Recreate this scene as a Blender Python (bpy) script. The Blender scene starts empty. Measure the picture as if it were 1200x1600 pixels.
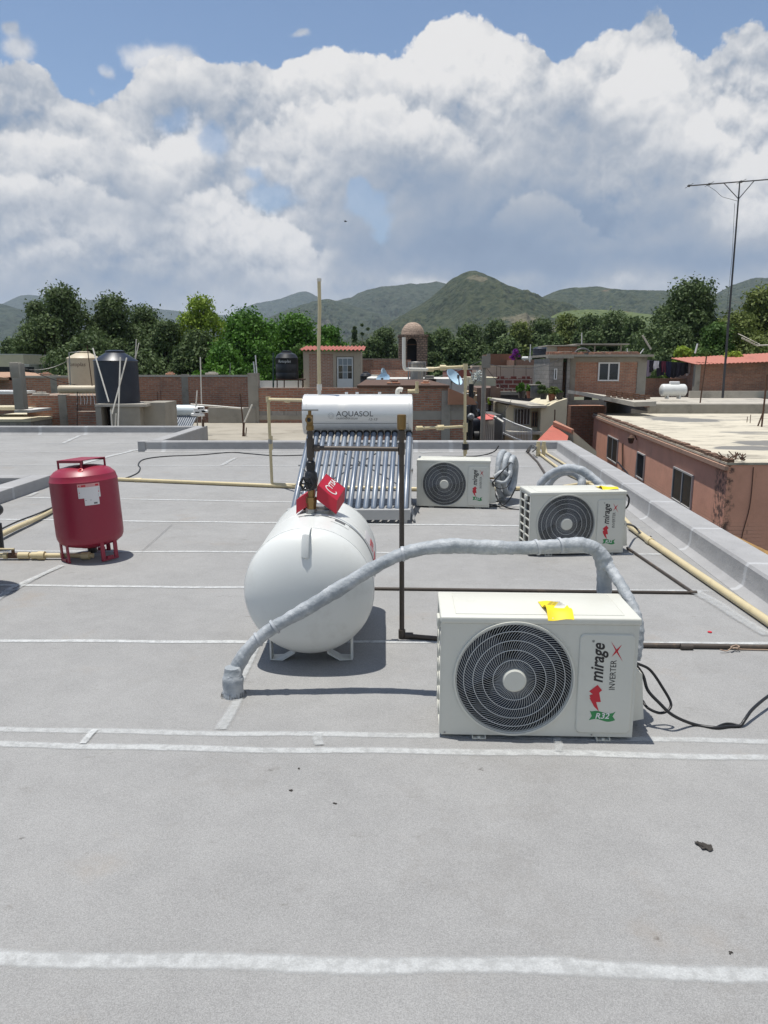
import bpy, bmesh, math, random
import numpy as np
from mathutils import Vector, Matrix, Euler
S = bpy.context.scene
COL = S.collection
random.seed(7)
R = math.radians
# ------------------------------------------------------------------ camera, sky, sun, exposure
F = 1150.0; PITCH = R(11.07); EYE = 1.6
CP, SP = math.cos(PITCH), math.sin(PITCH)
cam = bpy.data.cameras.new('camera'); camo = bpy.data.objects.new('camera', cam); COL.objects.link(camo)
camo.location = (0, 0, EYE); camo.rotation_euler = (R(90) - PITCH, 0, 0)
cam.sensor_width = 36; cam.lens = F / 1600 * 36; cam.clip_start = .05; cam.clip_end = 40000
S.camera = camo
S.view_settings.view_transform = 'Standard'; S.view_settings.look = 'None'
S.view_settings.exposure = 0.28; S.view_settings.gamma = 1.0

def ray(px, py):
    a = (px - 600) / F; b = (800 - py) / F
    return Vector((a, CP + b * SP, -SP + b * CP))
def G(px, py, z=0.0):            # where the sight line through a photo point meets the level z
    d = ray(px, py); t = (z - EYE) / d.z
    return Vector((d.x * t, d.y * t, z))
def At(px, py, Y):               # ... and where it reaches the distance Y
    d = ray(px, py); t = Y / d.y
    return Vector((d.x * t, Y, EYE + d.z * t))
def Zt(py, Y): return At(600, py, Y).z
def azel(px, py):
    d = ray(px, py).normalized()
    return math.degrees(math.atan2(d.x, d.y)), math.degrees(math.asin(d.z))

class NT:
    def __init__(s, tree): s.t = tree; s.n = tree.nodes; s.l = tree.links
    def put(s, sock, v):
        if v is None: return
        if isinstance(v, bpy.types.NodeSocket): s.l.new(v, sock)
        else:
            try: sock.default_value = v
            except Exception: sock.default_value = (v[0], v[1], v[2], 1)
    def m(s, op, a, b=None, c=None, clamp=False):
        n = s.n.new('ShaderNodeMath'); n.operation = op; n.use_clamp = clamp
        for i, v in enumerate((a, b, c)): s.put(n.inputs[i], v)
        return n.outputs[0]
    def v(s, op, a, b=None, c=None, scale=None):
        n = s.n.new('ShaderNodeVectorMath'); n.operation = op
        for i, q in enumerate((a, b, c)):
            if q is not None: s.put(n.inputs[i], q)
        if scale is not None: s.put(n.inputs['Scale'], scale)
        return n.outputs['Value'] if op in ('LENGTH', 'DOT_PRODUCT', 'DISTANCE') else n.outputs['Vector']
    def noise(s, vec, scale, detail=4, rough=.55, out=0, dim='3D'):
        n = s.n.new('ShaderNodeTexNoise'); n.noise_dimensions = dim
        if vec is not None: s.l.new(vec, n.inputs['Vector'])
        n.inputs['Scale'].default_value = scale; n.inputs['Detail'].default_value = detail; n.inputs['Roughness'].default_value = rough
        return n.outputs[out]
    def vor(s, vec, scale, detail=0, rough=.5, lac=2.0, feat='F1', out='Distance'):
        n = s.n.new('ShaderNodeTexVoronoi'); n.feature = feat
        if vec is not None: s.l.new(vec, n.inputs['Vector'])
        n.inputs['Scale'].default_value = scale; n.inputs['Detail'].default_value = detail
        n.inputs['Roughness'].default_value = rough; n.inputs['Lacunarity'].default_value = lac
        if detail: n.normalize = True
        return n.outputs[out]
    def ss(s, x, lo, hi):        # smoothstep
        n = s.n.new('ShaderNodeMapRange'); n.interpolation_type = 'SMOOTHSTEP'
        s.put(n.inputs[0], x); s.put(n.inputs[1], lo); s.put(n.inputs[2], hi)
        return n.outputs[0]
    def mix(s, f, a, b, mode='MIX'):
        n = s.n.new('ShaderNodeMix'); n.data_type = 'RGBA'; n.blend_type = mode
        s.put(n.inputs[0], f); s.put(n.inputs[6], a); s.put(n.inputs[7], b)
        return n.outputs[2]
    def ramp(s, x, stops, interp='LINEAR'):
        n = s.n.new('ShaderNodeValToRGB'); n.color_ramp.interpolation = interp
        e = n.color_ramp.elements
        while len(e) < len(stops): e.new(.5)
        for i, (p, c) in enumerate(stops):
            e[i].position = p; e[i].color = c if len(c) == 4 else (*c, 1)
        s.put(n.inputs[0], x)
        return n.outputs[0]
    def xyz(s, x, y, z=0.0):
        n = s.n.new('ShaderNodeCombineXYZ')
        for i, q in enumerate((x, y, z)): s.put(n.inputs[i], q)
        return n.outputs[0]
    def sep(s, v):
        n = s.n.new('ShaderNodeSeparateXYZ'); s.l.new(v, n.inputs[0]); return n.outputs

# sun: high, behind the scene and a little to the left
SUN = Vector((-.150, .045, 1)).normalized()
sl = bpy.data.lights.new('sun', 'SUN'); sl.energy = 4.3; sl.angle = R(.6); sl.color = (1, .965, .90)
so = bpy.data.objects.new('sun', sl); COL.objects.link(so)
so.rotation_euler = (-SUN).to_track_quat('-Z', 'Y').to_euler(); so.location = (0, 0, 30)

W = bpy.data.worlds.new('World'); S.world = W; W.use_nodes = True
def sky_world():
    t = W.node_tree; t.nodes.clear(); N = NT(t)
    out = t.nodes.new('ShaderNodeOutputWorld'); bg = t.nodes.new('ShaderNodeBackground')
    sk = t.nodes.new('ShaderNodeTexSky'); sk.sky_type = 'NISHITA'; sk.sun_disc = False
    sk.sun_elevation = math.asin(SUN.z); sk.sun_rotation = math.atan2(SUN.x, SUN.y) % (2 * math.pi)
    sk.altitude = 1900; sk.air_density = 1.25; sk.dust_density = 1.6; sk.ozone_density = 1.6
    D = t.nodes.new('ShaderNodeTexCoord').outputs['Generated']
    wn = N.v('SUBTRACT', N.noise(D, 7, 4, .55, 1), (.5, .5, .5))
    Dw = N.v('ADD', D, N.v('SCALE', wn, scale=.055))
    def chart(v):
        x, y, z = N.sep(v)
        az = N.m('MULTIPLY', N.m('ARCTAN2', x, y), 57.2958)
        el = N.m('MULTIPLY', N.m('ARCSINE', z), 57.2958)
        return az, el
    az, el = chart(Dw); A = N.xyz(az, el)
    # cumulus tops: edge elevation over azimuth
    prof = [(-60, 150), (0, 100), (60, 108), (110, 142), (190, 158), (205, 135), (300, 118), (330, 122), (420, 95), (470, 82), (525, 88), (560, 118), (620, 108), (680, 56), (730, 40), (800, 55), (850, 72), (878, 98), (910, 72), (960, 50), (1020, 36), (1045, 72), (1088, 108), (1130, 72), (1180, 52), (1250, 60)]
    fc = t.nodes.new('ShaderNodeFloatCurve'); cu = fc.mapping.curves[0]
    pts = [(-1.0, .35), ] ; pts = []
    for px, py in prof:
        a, e = azel(px, py); pts.append(((a + 60) / 120, e / 60))
    pts = [(0, .36), (.1, .42), (.17, .33)] + pts + [(.83, .4), (.92, .3), (1, .36)]
    while len(cu.points) < len(pts): cu.points.new(.5, .5)
    for p, (x, y) in zip(cu.points, pts): p.location = (x, y); p.handle_type = 'AUTO'
    fc.mapping.update()
    N.put(fc.inputs['Value'], N.m('DIVIDE', N.m('ADD', az, 60), 120))
    E = N.m('MULTIPLY', fc.outputs[0], 60)
    def Hf(v):
        q = N.vor(v, 7.0, 4, .44, 2.4)
        return N.m('SUBTRACT', 1, N.m('MULTIPLY', q, N.m('ADD', .35, q)))
    wn2 = N.v('SUBTRACT', N.noise(D, 26, 3, .6, 1), (.5, .5, .5))
    Dv = N.v('ADD', D, N.v('SCALE', wn2, scale=.02))
    H = Hf(Dv); H2 = Hf(N.v('ADD', Dv, (-.004, 0, .011)))
    fine = N.noise(D, 45, 5, .6)
    big = N.noise(Dw, 6.5, 3, .42)
    def blobs(lst):
        acc = None
        for (x, y, rx, ry, a) in lst:
            ca, ce = azel(x, y); k = 57.3 / 1150 * .93
            q = N.v('MULTIPLY', N.v('SUBTRACT', A, (ca, ce, 0)), (1 / (rx * k), 1 / (ry * k), 0))
            g = N.m('EXPONENT', N.m('MULTIPLY', N.v('DOT_PRODUCT', q, q), -1))
            acc = N.m('MULTIPLY_ADD', g, a, acc if acc is not None else 0.0)
        return acc
    d = N.m('SUBTRACT', E, el)
    d = N.m('ADD', d, N.m('MULTIPLY', N.m('SUBTRACT', H, .72), 7.0))
    d = N.m('ADD', d, N.m('MULTIPLY', N.m('SUBTRACT', fine, .5), 1.8))
    holes = blobs([(425, 308, 48, 30, 1.15), (330, 232, 36, 32, 1.0), (578, 332, 50, 36, 1.15), (262, 196, 34, 22, .95), (560, 305, 20, 20, .8), (400, 262, 20, 14, .7), (600, 370, 16, 22, .7)])
    alpha = N.ss(d, -.05, .32)
    hol = N.ss(N.m('ADD', holes, N.m('ADD', N.m('MULTIPLY', N.m('SUBTRACT', H, .7), -.7), N.m('MULTIPLY', N.m('SUBTRACT', fine, .5), 1.0))), .42, .95)
    alpha = N.m('MULTIPLY', alpha, N.m('SUBTRACT', 1, N.m('MULTIPLY', hol, .62)))
    # scattered scraps above the bank
    scr = blobs([(32, 70, 26, 20, 1.1), (18, 35, 14, 9, .8), (462, 47, 26, 7, .95), (170, 116, 16, 10, .7), (255, 100, 56, 26, 1.2), (145, 147, 12, 12, .7)])
    scr = N.ss(N.m('ADD', scr, N.m('ADD', N.m('MULTIPLY', N.m('SUBTRACT', H, .72), 1.2), N.m('MULTIPLY', N.m('SUBTRACT', fine, .5), .8))), .45, 1.0)
    alpha = N.m('MAXIMUM', alpha, N.m('MULTIPLY', scr, .85))
    lum = blobs([(700, 100, 120, 60, .34), (800, 110, 90, 50, .2), (560, 150, 180, 60, .2), (450, 120, 70, 40, .18), (960, 90, 80, 60, .36), (1020, 150, 60, 60, .2), (1160, 130, 90, 110, .36), (1130, 240, 50, 60, .22),
                 (250, 100, 70, 30, .3), (120, 190, 170, 60, .12), (275, 240, 55, 26, .3), (365, 335, 70, 40, .24), (440, 400, 70, 34, .16), (160, 390, 140, 40, .12), (20, 290, 90, 40, .12), (660, 225, 100, 34, .14), (965, 300, 46, 34, .18), (980, 438, 70, 14, .2), (660, 440, 90, 7, .2), (790, 435, 60, 9, .2), (1180, 330, 50, 30, .14), (480, 230, 90, 50, .08),
                 (680, 290, 100, 44, -.26), (860, 350, 190, 60, -.3), (1080, 300, 60, 90, -.22), (760, 400, 260, 44, -.26), (100, 325, 120, 24, -.13), (850, 190, 50, 50, -.1), (590, 385, 90, 50, -.2), (230, 445, 260, 30, -.25), (1080, 410, 200, 28, -.3), (730, 175, 50, 30, -.1), (940, 210, 60, 40, -.16), (420, 190, 70, 30, -.08), (540, 250, 60, 40, -.1), (1060, 190, 30, 60, -.1), (200, 300, 80, 40, -.06)])
    rel = N.m('SUBTRACT', H, H2)
    def ridge(prof2, width, amp, mask):
        f2 = t.nodes.new('ShaderNodeFloatCurve'); c2 = f2.mapping.curves[0]; q = []
        for px, py in prof2:
            a, e = azel(px, py); q.append((min(max((a + 60) / 120, 0), 1), max((e + 20) / 80, 0)))
        while len(c2.points) < len(q): c2.points.new(.5, .5)
        for p, (x, y) in zip(c2.points, q): p.location = (x, y); p.handle_type = 'VECTOR'
        f2.mapping.update(); N.put(f2.inputs['Value'], N.m('DIVIDE', N.m('ADD', az, 60), 120))
        f3 = t.nodes.new('ShaderNodeFloatCurve'); c3 = f3.mapping.curves[0]
        while len(c3.points) < len(mask): c3.points.new(.5, .5)
        for p, (px, v_) in zip(c3.points, mask): p.location = ((azel(px, 300)[0] + 60) / 120, v_); p.handle_type = 'AUTO_CLAMPED'
        f3.mapping.update(); N.put(f3.inputs['Value'], N.m('DIVIDE', N.m('ADD', az, 60), 120)); amp = N.m('MULTIPLY', f3.outputs[0], amp)
        dk = N.m('SUBTRACT', N.m('SUBTRACT', N.m('MULTIPLY', f2.outputs[0], 80), 20), el)
        dk = N.m('ADD', dk, N.m('MULTIPLY', N.m('SUBTRACT', H, .72), 6.5)); dk = N.m('ADD', dk, N.m('MULTIPLY', N.m('SUBTRACT', fine, .5), 1.8))
        up = N.ss(dk, -.1, .5); dn = N.m('SUBTRACT', 1, N.ss(dk, .3, width)); sh = N.m('MULTIPLY', N.m('SUBTRACT', 1, N.ss(dk, -.2, .3)), N.ss(dk, -3.2, -.2))
        return N.m('SUBTRACT', N.m('MULTIPLY', N.m('MULTIPLY', up, dn), amp), N.m('MULTIPLY', N.m('MULTIPLY', sh, amp), .35))
    r1 = ridge([(-400, 300), (-250, 330), (-100, 270), (0, 262), (60, 262), (120, 285), (190, 335), (250, 350), (302, 308), (350, 290), (400, 318), (440, 348), (490, 395), (560, 420), (700, 400), (785, 345), (830, 330), (880, 350), (930, 355), (1000, 385), (1060, 350), (1130, 300), (1250, 330), (1500, 300)], 4.5, .32,
        [(-400, 1), (100, 1), (190, .7), (235, .15), (280, .6), (320, 1), (440, 1), (500, .5), (560, 0), (740, 0), (800, .55), (940, .5), (1010, .1), (1100, .1), (1150, .7), (1500, .7)])
    r2 = ridge([(-400, 250), (-150, 200), (-60, 150), (0, 175), (70, 190), (130, 215), (190, 260), (232, 236), (262, 220), (305, 218), (345, 235), (390, 195), (470, 170), (540, 185), (610, 172), (680, 190), (740, 225), (800, 250), (870, 220), (925, 150), (985, 108), (1035, 96), (1075, 140), (1110, 180), (1150, 205), (1220, 230), (1400, 220), (1500, 200)], 5.0, .34,
        [(-400, .8), (80, .8), (150, .3), (190, .1), (225, .9), (290, 1), (335, .2), (370, .5), (470, .9), (680, .9), (745, .4), (800, 0), (880, 0), (925, .7), (1040, 1), (1075, .3), (1110, .7), (1200, .8), (1500, .8)])
    edge = N.m('SUBTRACT', 1, N.ss(d, 0.0, 7.0))
    base = N.m('ADD', N.m('ADD', .57, N.m('MULTIPLY', lum, .85)), N.m('MULTIPLY', N.m('SUBTRACT', big, .5), .6))
    relk = N.m('ADD', 1.1, N.m('MULTIPLY', lum, 2.6))
    relk = N.m('MULTIPLY', N.m('MAXIMUM', relk, .28), N.ss(el, 1, 8))
    L = N.m('ADD', base, N.m('MULTIPLY', N.m('MULTIPLY', rel, relk), 3.6))
    L = N.m('ADD', L, N.m('MULTIPLY', edge, .14)); L = N.m('ADD', L, N.m('ADD', r1, r2))
    L = N.m('ADD', L, N.m('MULTIPLY', N.m('SUBTRACT', fine, .5), .04))
    L = N.m('SUBTRACT', L, N.m('MULTIPLY', N.ss(L, .75, 1.4), .16))
    # paler, hazier air just above the horizon
    low = N.m('SUBTRACT', 1, N.ss(el, 1.0, 7.0))
    L = N.m('ADD', N.m('MULTIPLY', L, N.m('SUBTRACT', 1, N.m('MULTIPLY', low, .25))), N.m('MULTIPLY', low, .1))
    cc = N.ramp(L, [(0.0, (.14, .20, .31)), (.25, (.20, .265, .37)), (.5, (.345, .38, .435)), (.72, (.50, .515, .54)), (1.05 / 1.05, (.70, .69, .68))])
    skyc = N.v('SCALE', sk.outputs[0], scale=.100)
    col = N.mix(alpha, skyc, cc)
    # below the horizon: plain hazy tone
    col = N.mix(N.ss(el, -3, 0), (.25, .27, .27, 1), col)
    t.links.new(col, bg.inputs[0]); bg.inputs[1].default_value = 1.0
    t.links.new(bg.outputs[0], out.inputs[0])
sky_world()
W.cycles.sampling_method = 'MANUAL'; W.cycles.sample_map_resolution = 512

# ------------------------------------------------------------------ helpers
LAB = {}
def tag(o, label=None, cat=None, group=None, kind=None):
    if label: o['label'] = label
    if cat: o['category'] = cat
    if group: o['group'] = group
    if kind: o['kind'] = kind
    return o
def thing(name, loc, label, cat, group=None, rz=0, rot=None):
    o = bpy.data.objects.new(name, None); COL.objects.link(o)
    o.empty_display_size = .1
    o.location = loc; o.rotation_euler = rot if rot else (0, 0, rz)
    return tag(o, label, cat, group)
def copy_tree(o, parent=None):
    c = o.copy(); COL.objects.link(c); c.parent = parent
    for ch in list(o.children): copy_tree(ch, c)
    return c

class MB:
    """collects shapes and links them as one mesh object"""
    def __init__(s): s.V = []; s.Fc = []
    def add(s, verts, faces, M=None):
        k = len(s.V)
        s.V += [tuple(M @ Vector(v)) if M else tuple(v) for v in verts]
        s.Fc += [tuple(i + k for i in f) for f in faces]
        return s
    def box(s, x0, x1, y0, y1, z0, z1, M=None):
        return s.add([(x0, y0, z0), (x1, y0, z0), (x1, y1, z0), (x0, y1, z0), (x0, y0, z1), (x1, y0, z1), (x1, y1, z1), (x0, y1, z1)],
                     [(0, 3, 2, 1), (4, 5, 6, 7), (0, 1, 5, 4), (1, 2, 6, 5), (2, 3, 7, 6), (3, 0, 4, 7)], M)
    def rbox(s, x0, x1, y0, y1, z0, z1, r=.01, seg=2, M=None):
        bm = bmesh.new(); bmesh.ops.create_cube(bm, size=1)
        for v in bm.verts: v.co = Vector((x0 + (v.co.x + .5) * (x1 - x0), y0 + (v.co.y + .5) * (y1 - y0), z0 + (v.co.z + .5) * (z1 - z0)))
        bmesh.ops.bevel(bm, geom=bm.edges[:], offset=r, segments=seg, profile=.5, affect='EDGES')
        return s.bm(bm, M)
    def bm(s, bm, M=None):
        bm.verts.index_update()
        s.add([v.co.copy() for v in bm.verts], [[v.index for v in f.verts] for f in bm.faces], M); bm.free(); return s
    def tube(s, path, r, n=8, caps=True, flat=1.0, rf=None):
        P = [Vector(p) for p in path]; m = len(P)
        rs = r if isinstance(r, (list, tuple)) else [r] * m
        T = []
        for i in range(m):
            t = (P[min(i + 1, m - 1)] - P[max(i - 1, 0)]); T.append(t.normalized() if t.length > 1e-9 else Vector((0, 0, 1)))
        up = Vector((0, 0, 1)) if abs(T[0].z) < .9 else Vector((1, 0, 0))
        nrm = (up - T[0] * up.dot(T[0])).normalized()
        V = []; Fs = []
        for i in range(m):
            nrm = nrm - T[i] * nrm.dot(T[i]); nrm.normalize(); b = T[i].cross(nrm)
            for k in range(n):
                a = 2 * math.pi * k / n
                V.append(P[i] + (nrm * math.cos(a) + b * math.sin(a) * flat) * (rs[i] * (rf(i, a) if rf else 1)))
        for i in range(m - 1):
            for k in range(n):
                k2 = (k + 1) % n; Fs.append((i * n + k, i * n + k2, (i + 1) * n + k2, (i + 1) * n + k))
        if caps: Fs.append(tuple(reversed(range(n)))); Fs.append(tuple(range((m - 1) * n, m * n)))
        return s.add(V, Fs)
    def cyl(s, p0, p1, r, n=16, r2=None): return s.tube([p0, p1], [r, r if r2 is None else r2], n)
    def lathe(s, prof, n=32, M=None):    # prof: (r, z)
        V = []; Fs = []
        for (r, z) in prof:
            for k in range(n):
                a = 2 * math.pi * k / n; V.append((max(r, 1e-5) * math.cos(a), max(r, 1e-5) * math.sin(a), z))
        for i in range(len(prof) - 1):
            for k in range(n):
                k2 = (k + 1) % n; Fs.append((i * n + k, i * n + k2, (i + 1) * n + k2, (i + 1) * n + k))
        Fs.append(tuple(reversed(range(n)))); Fs.append(tuple(range((len(prof) - 1) * n, len(prof) * n)))
        return s.add(V, Fs, M)
    def prism(s, poly, y0, y1, M=None):  # poly in x,z extruded along y
        n = len(poly)
        V = [(x, y0, z) for x, z in poly] + [(x, y1, z) for x, z in poly]
        Fs = [tuple(range(n)), tuple(reversed(range(n, 2 * n)))] + [(i, i + n, (i + 1) % n + n, (i + 1) % n) for i in range(n)]
        return s.add(V, Fs, M)
    def sweep(s, prof, pts, closed=False):   # prof: (offset to the right of travel, z) swept along level points
        P = [Vector((p[0], p[1], 0)) for p in pts]; m = len(P); V = []; n = len(prof)
        for i in range(m):
            a = (P[i] - P[i - 1]).normalized() if i > 0 else (P[1] - P[0]).normalized()
            b = (P[i + 1] - P[i]).normalized() if i < m - 1 else a
            na = Vector((a.y, -a.x, 0)); nb = Vector((b.y, -b.x, 0)); q = (na + nb)
            q = q / max(q.dot(na), .2) if q.length > 1e-6 else na
            for (o, z) in prof: V.append(P[i] + q * o + Vector((0, 0, z)))
        Fs = []
        for i in range(m - 1):
            for k in range(n):
                k2 = (k + 1) % n; Fs.append((i * n + k, i * n + k2, (i + 1) * n + k2, (i + 1) * n + k))
        Fs.append(tuple(reversed(range(n)))); Fs.append(tuple(range((m - 1) * n, m * n)))
        return s.add(V, Fs)
    def text(s, body, size, M, ext=.0004, shear=0, bold=0, width=None, space=1.0, align='CENTER'):
        c = bpy.data.curves.new('t', 'FONT'); c.body = body; c.size = size; c.shear = shear; c.offset = bold; c.extrude = ext
        c.space_character = space; c.align_x = align; c.align_y = 'CENTER'; c.resolution_u = 4
        o = bpy.data.objects.new('t', c); COL.objects.link(o); bpy.context.view_layer.update()
        me = o.to_mesh()
        V = [v.co.copy() for v in me.vertices]; Fs = [list(p.vertices) for p in me.polygons]
        if width and V:
            xs = [v.x for v in V]; k = width / (max(xs) - min(xs)); cx = (max(xs) + min(xs)) / 2
            for v in V: v.x = (v.x - cx) * k
        o.to_mesh_clear(); bpy.data.objects.remove(o); bpy.data.curves.remove(c)
        return s.add(V, Fs, M)
    def warp(s, fn): s.V = [tuple(fn(Vector(v))) for v in s.V]; return s
    def build(s, name, mat, parent=None, smooth=.6, fix=True):
        me = bpy.data.meshes.new(name)
        org = ORG.get(parent.name, Vector()) if parent else Vector()
        me.from_pydata([(v[0] - org.x, v[1] - org.y, v[2] - org.z) for v in s.V], [], s.Fc)
        if fix:
            bm = bmesh.new(); bm.from_mesh(me); bmesh.ops.recalc_face_normals(bm, faces=bm.faces); bm.to_mesh(me); bm.free()
        if smooth:
            me.polygons.foreach_set('use_smooth', [True] * len(me.polygons)); me.set_sharp_from_angle(angle=smooth)
        me.materials.append(mat); me.update()
        o = bpy.data.objects.new(name, me); COL.objects.link(o)
        if parent:
            o.parent = parent
            if parent.name in ORG: ORG[o.name] = org
        return o
ORG = {}
def wthing(name, loc, label, cat, group=None):   # a thing whose parts are given in world coordinates
    o = thing(name, loc, label, cat, group); ORG[o.name] = Vector(loc); return o

def smooth_path(pts, k=6):
    P = [Vector(p) for p in pts]; out = []
    for i in range(len(P) - 1):
        p0 = P[max(i - 1, 0)]; p1 = P[i]; p2 = P[i + 1]; p3 = P[min(i + 2, len(P) - 1)]
        for j in range(k):
            t = j / k
            out.append(.5 * ((2 * p1) + (p2 - p0) * t + (2 * p0 - 5 * p1 + 4 * p2 - p3) * t * t + (3 * p1 - p0 - 3 * p2 + p3) * t ** 3))
    out.append(P[-1]); return out

# ------------------------------------------------------------------ materials
def newmat(name):
    m = bpy.data.materials.new(name); m.use_nodes = True; t = m.node_tree
    return m, NT(t), t.nodes['Principled BSDF']
def geopos(N): return N.n.new('ShaderNodeNewGeometry').outputs['Position']
def objpos(N): return N.n.new('ShaderNodeTexCoord').outputs['Object']
def bump(N, bs, h, dist=.01, strength=.5):
    b = N.n.new('ShaderNodeBump'); b.inputs['Distance'].default_value = dist; b.inputs['Strength'].default_value = strength
    N.l.new(h, b.inputs['Height']); N.l.new(b.outputs[0], bs.inputs['Normal'])
def M(name, c, rough=.6, var=.18, scale=6, metal=0, bmp=0, bs=60, dirt=0, spec=.5, dirtc=(.12, .10, .08), dscale=3):
    m, N, b = newmat(name); p = objpos(N)
    n = N.noise(p, scale, 5, .6)
    f = N.m('ADD', 1 - var, N.m('MULTIPLY', n, 2 * var))
    col = N.v('SCALE', N.xyz(*c), scale=f)
    if dirt:
        dn = N.ss(N.noise(p, dscale, 6, .65), .52, .72)
        col = N.mix(N.m('MULTIPLY', dn, dirt), col, (*dirtc, 1))
        rr = N.m('ADD', rough, N.m('MULTIPLY', dn, .15)); N.put(b.inputs['Roughness'], rr)
    else: b.inputs['Roughness'].default_value = rough
    N.l.new(col, b.inputs['Base Color'])
    b.inputs['Metallic'].default_value = metal; b.inputs['Specular IOR Level'].default_value = spec
    if bmp: bump(N, b, N.noise(p, bs, 4, .6), bmp, .6)
    return m
def brickmat(name, c1, c2, mortar, bw=.26, rh=.078, ms=.013, stain=.4, stainc=(.13, .11, .10), wob=.012):
    m, N, b = newmat(name); p = geopos(N)
    x, y, z = N.sep(p)
    v = N.xyz(N.m('ADD', x, y), z, 0)
    v = N.v('ADD', v, N.v('SCALE', N.v('SUBTRACT', N.noise(p, 5, 3, .6, 1), (.5, .5, .5)), scale=wob * 2.2))
    bt = N.n.new('ShaderNodeTexBrick'); N.l.new(v, bt.inputs['Vector'])
    bt.inputs['Color1'].default_value = (*c1, 1); bt.inputs['Color2'].default_value = (*c2, 1); bt.inputs['Mortar'].default_value = (*mortar, 1)
    bt.inputs['Scale'].default_value = 1; bt.inputs['Brick Width'].default_value = bw; bt.inputs['Row Height'].default_value = rh
    bt.inputs['Mortar Size'].default_value = ms; bt.inputs['Mortar Smooth'].default_value = .3; bt.inputs['Bias'].default_value = -.1
    n = N.noise(p, 1.6, 6, .65); n2 = N.noise(p, 9, 4, .6)
    col = N.v('SCALE', bt.outputs[0], scale=N.m('ADD', .62, N.m('MULTIPLY', n2, .76)))
    col = N.mix(N.m('MULTIPLY', N.ss(n, .45, .72), stain), col, (*stainc, 1))
    n3 = N.noise(p, .9, 6, .7)
    col = N.mix(N.m('MULTIPLY', N.ss(n3, .56, .68), stain * .7), col, (*mortar, 1))
    N.l.new(col, b.inputs['Base Color']); b.inputs['Roughness'].default_value = .9; b.inputs['Specular IOR Level'].default_value = .2
    bump(N, b, N.m('SUBTRACT', n2, bt.outputs['Fac']), .012, .6)
    return m
# ------------------------------------------------------------------ palette
TER = M('terrace_concrete', (.33, .30, .245), .9, .3, 1.2, dirt=.8, dirtc=(.16, .14, .11), dscale=.5, spec=.2)
CONC = M('raw_concrete', (.30, .28, .24), .92, .25, 2.5, bmp=.01, dirt=.6, dirtc=(.09, .085, .075), dscale=1.1, spec=.2)
CONL = M('pale_concrete', (.42, .39, .335), .92, .2, 2.5, dirt=.5, dirtc=(.14, .13, .11), dscale=1.3, spec=.2)
BR1 = brickmat('red_brick', (.38, .165, .10), (.46, .23, .145), (.38, .32, .26))
BR2 = brickmat('dark_brick', (.31, .14, .09), (.39, .19, .125), (.30, .25, .20), stain=.5)
BR3 = brickmat('maroon_block', (.13, .045, .04), (.17, .06, .05), (.30, .25, .22), bw=.42, rh=.21, ms=.03, stain=.1)
BLK = brickmat('grey_block', (.24, .23, .21), (.30, .28, .255), (.20, .19, .17), bw=.42, rh=.21, ms=.015, stain=.4)
CREAM = M('cream_plaster', (.58, .52, .38), .9, .15, 2, dirt=.5, dirtc=(.22, .19, .14), dscale=.8, spec=.2)
WPL = M('white_plaster', (.55, .53, .49), .85, .12, 2, dirt=.4, dirtc=(.25, .23, .2), dscale=.8, spec=.2)
REDT = M('red_roof_sheet', (.34, .10, .07), .7, .2, 3, dirt=.5, dirtc=(.12, .06, .05), dscale=1.5)
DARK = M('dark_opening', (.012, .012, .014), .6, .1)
GLASS = M('window_glass', (.02, .024, .028), .08, .2, 3, spec=.8)
WMET = M('white_frame', (.70, .70, .69), .45, .05)
BLKP = M('black_plastic', (.014, .015, .018), .42, .2, 4, dirt=.3, dirtc=(.05, .045, .04), dscale=2)
BLUP = M('blue_black_plastic', (.012, .018, .032), .4, .2, 4, dirt=.3, dirtc=(.05, .05, .055), dscale=2)
BEIP = M('beige_plastic', (.50, .43, .31), .5, .08, 3, dirt=.3, dirtc=(.3, .25, .19), dscale=2)
PVC = M('cream_pvc', (.56, .47, .28), .4, .12, 8, dirt=.35, dirtc=(.32, .25, .15), dscale=12)
PVCW = M('white_pvc', (.66, .63, .56), .4, .1, 8, dirt=.3, dirtc=(.4, .36, .3), dscale=10)
STEEL = M('galvanised_steel', (.32, .32, .31), .45, .15, 12, metal=.7)
RUST = M('rusty_steel', (.10, .055, .035), .8, .35, 14, metal=.2)
DPIPE = M('weathered_gas_pipe', (.075, .062, .052), .55, .3, 9, metal=.3, dirt=.5, dirtc=(.22, .16, .11), dscale=10)
BRASS = M('brass', (.25, .16, .065), .42, .2, 20, metal=.8)
CABLE = M('black_cable', (.010, .010, .011), .42, .1)
DIRT = M('dirt_crumb', (.04, .035, .03), .95, .3)

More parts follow.
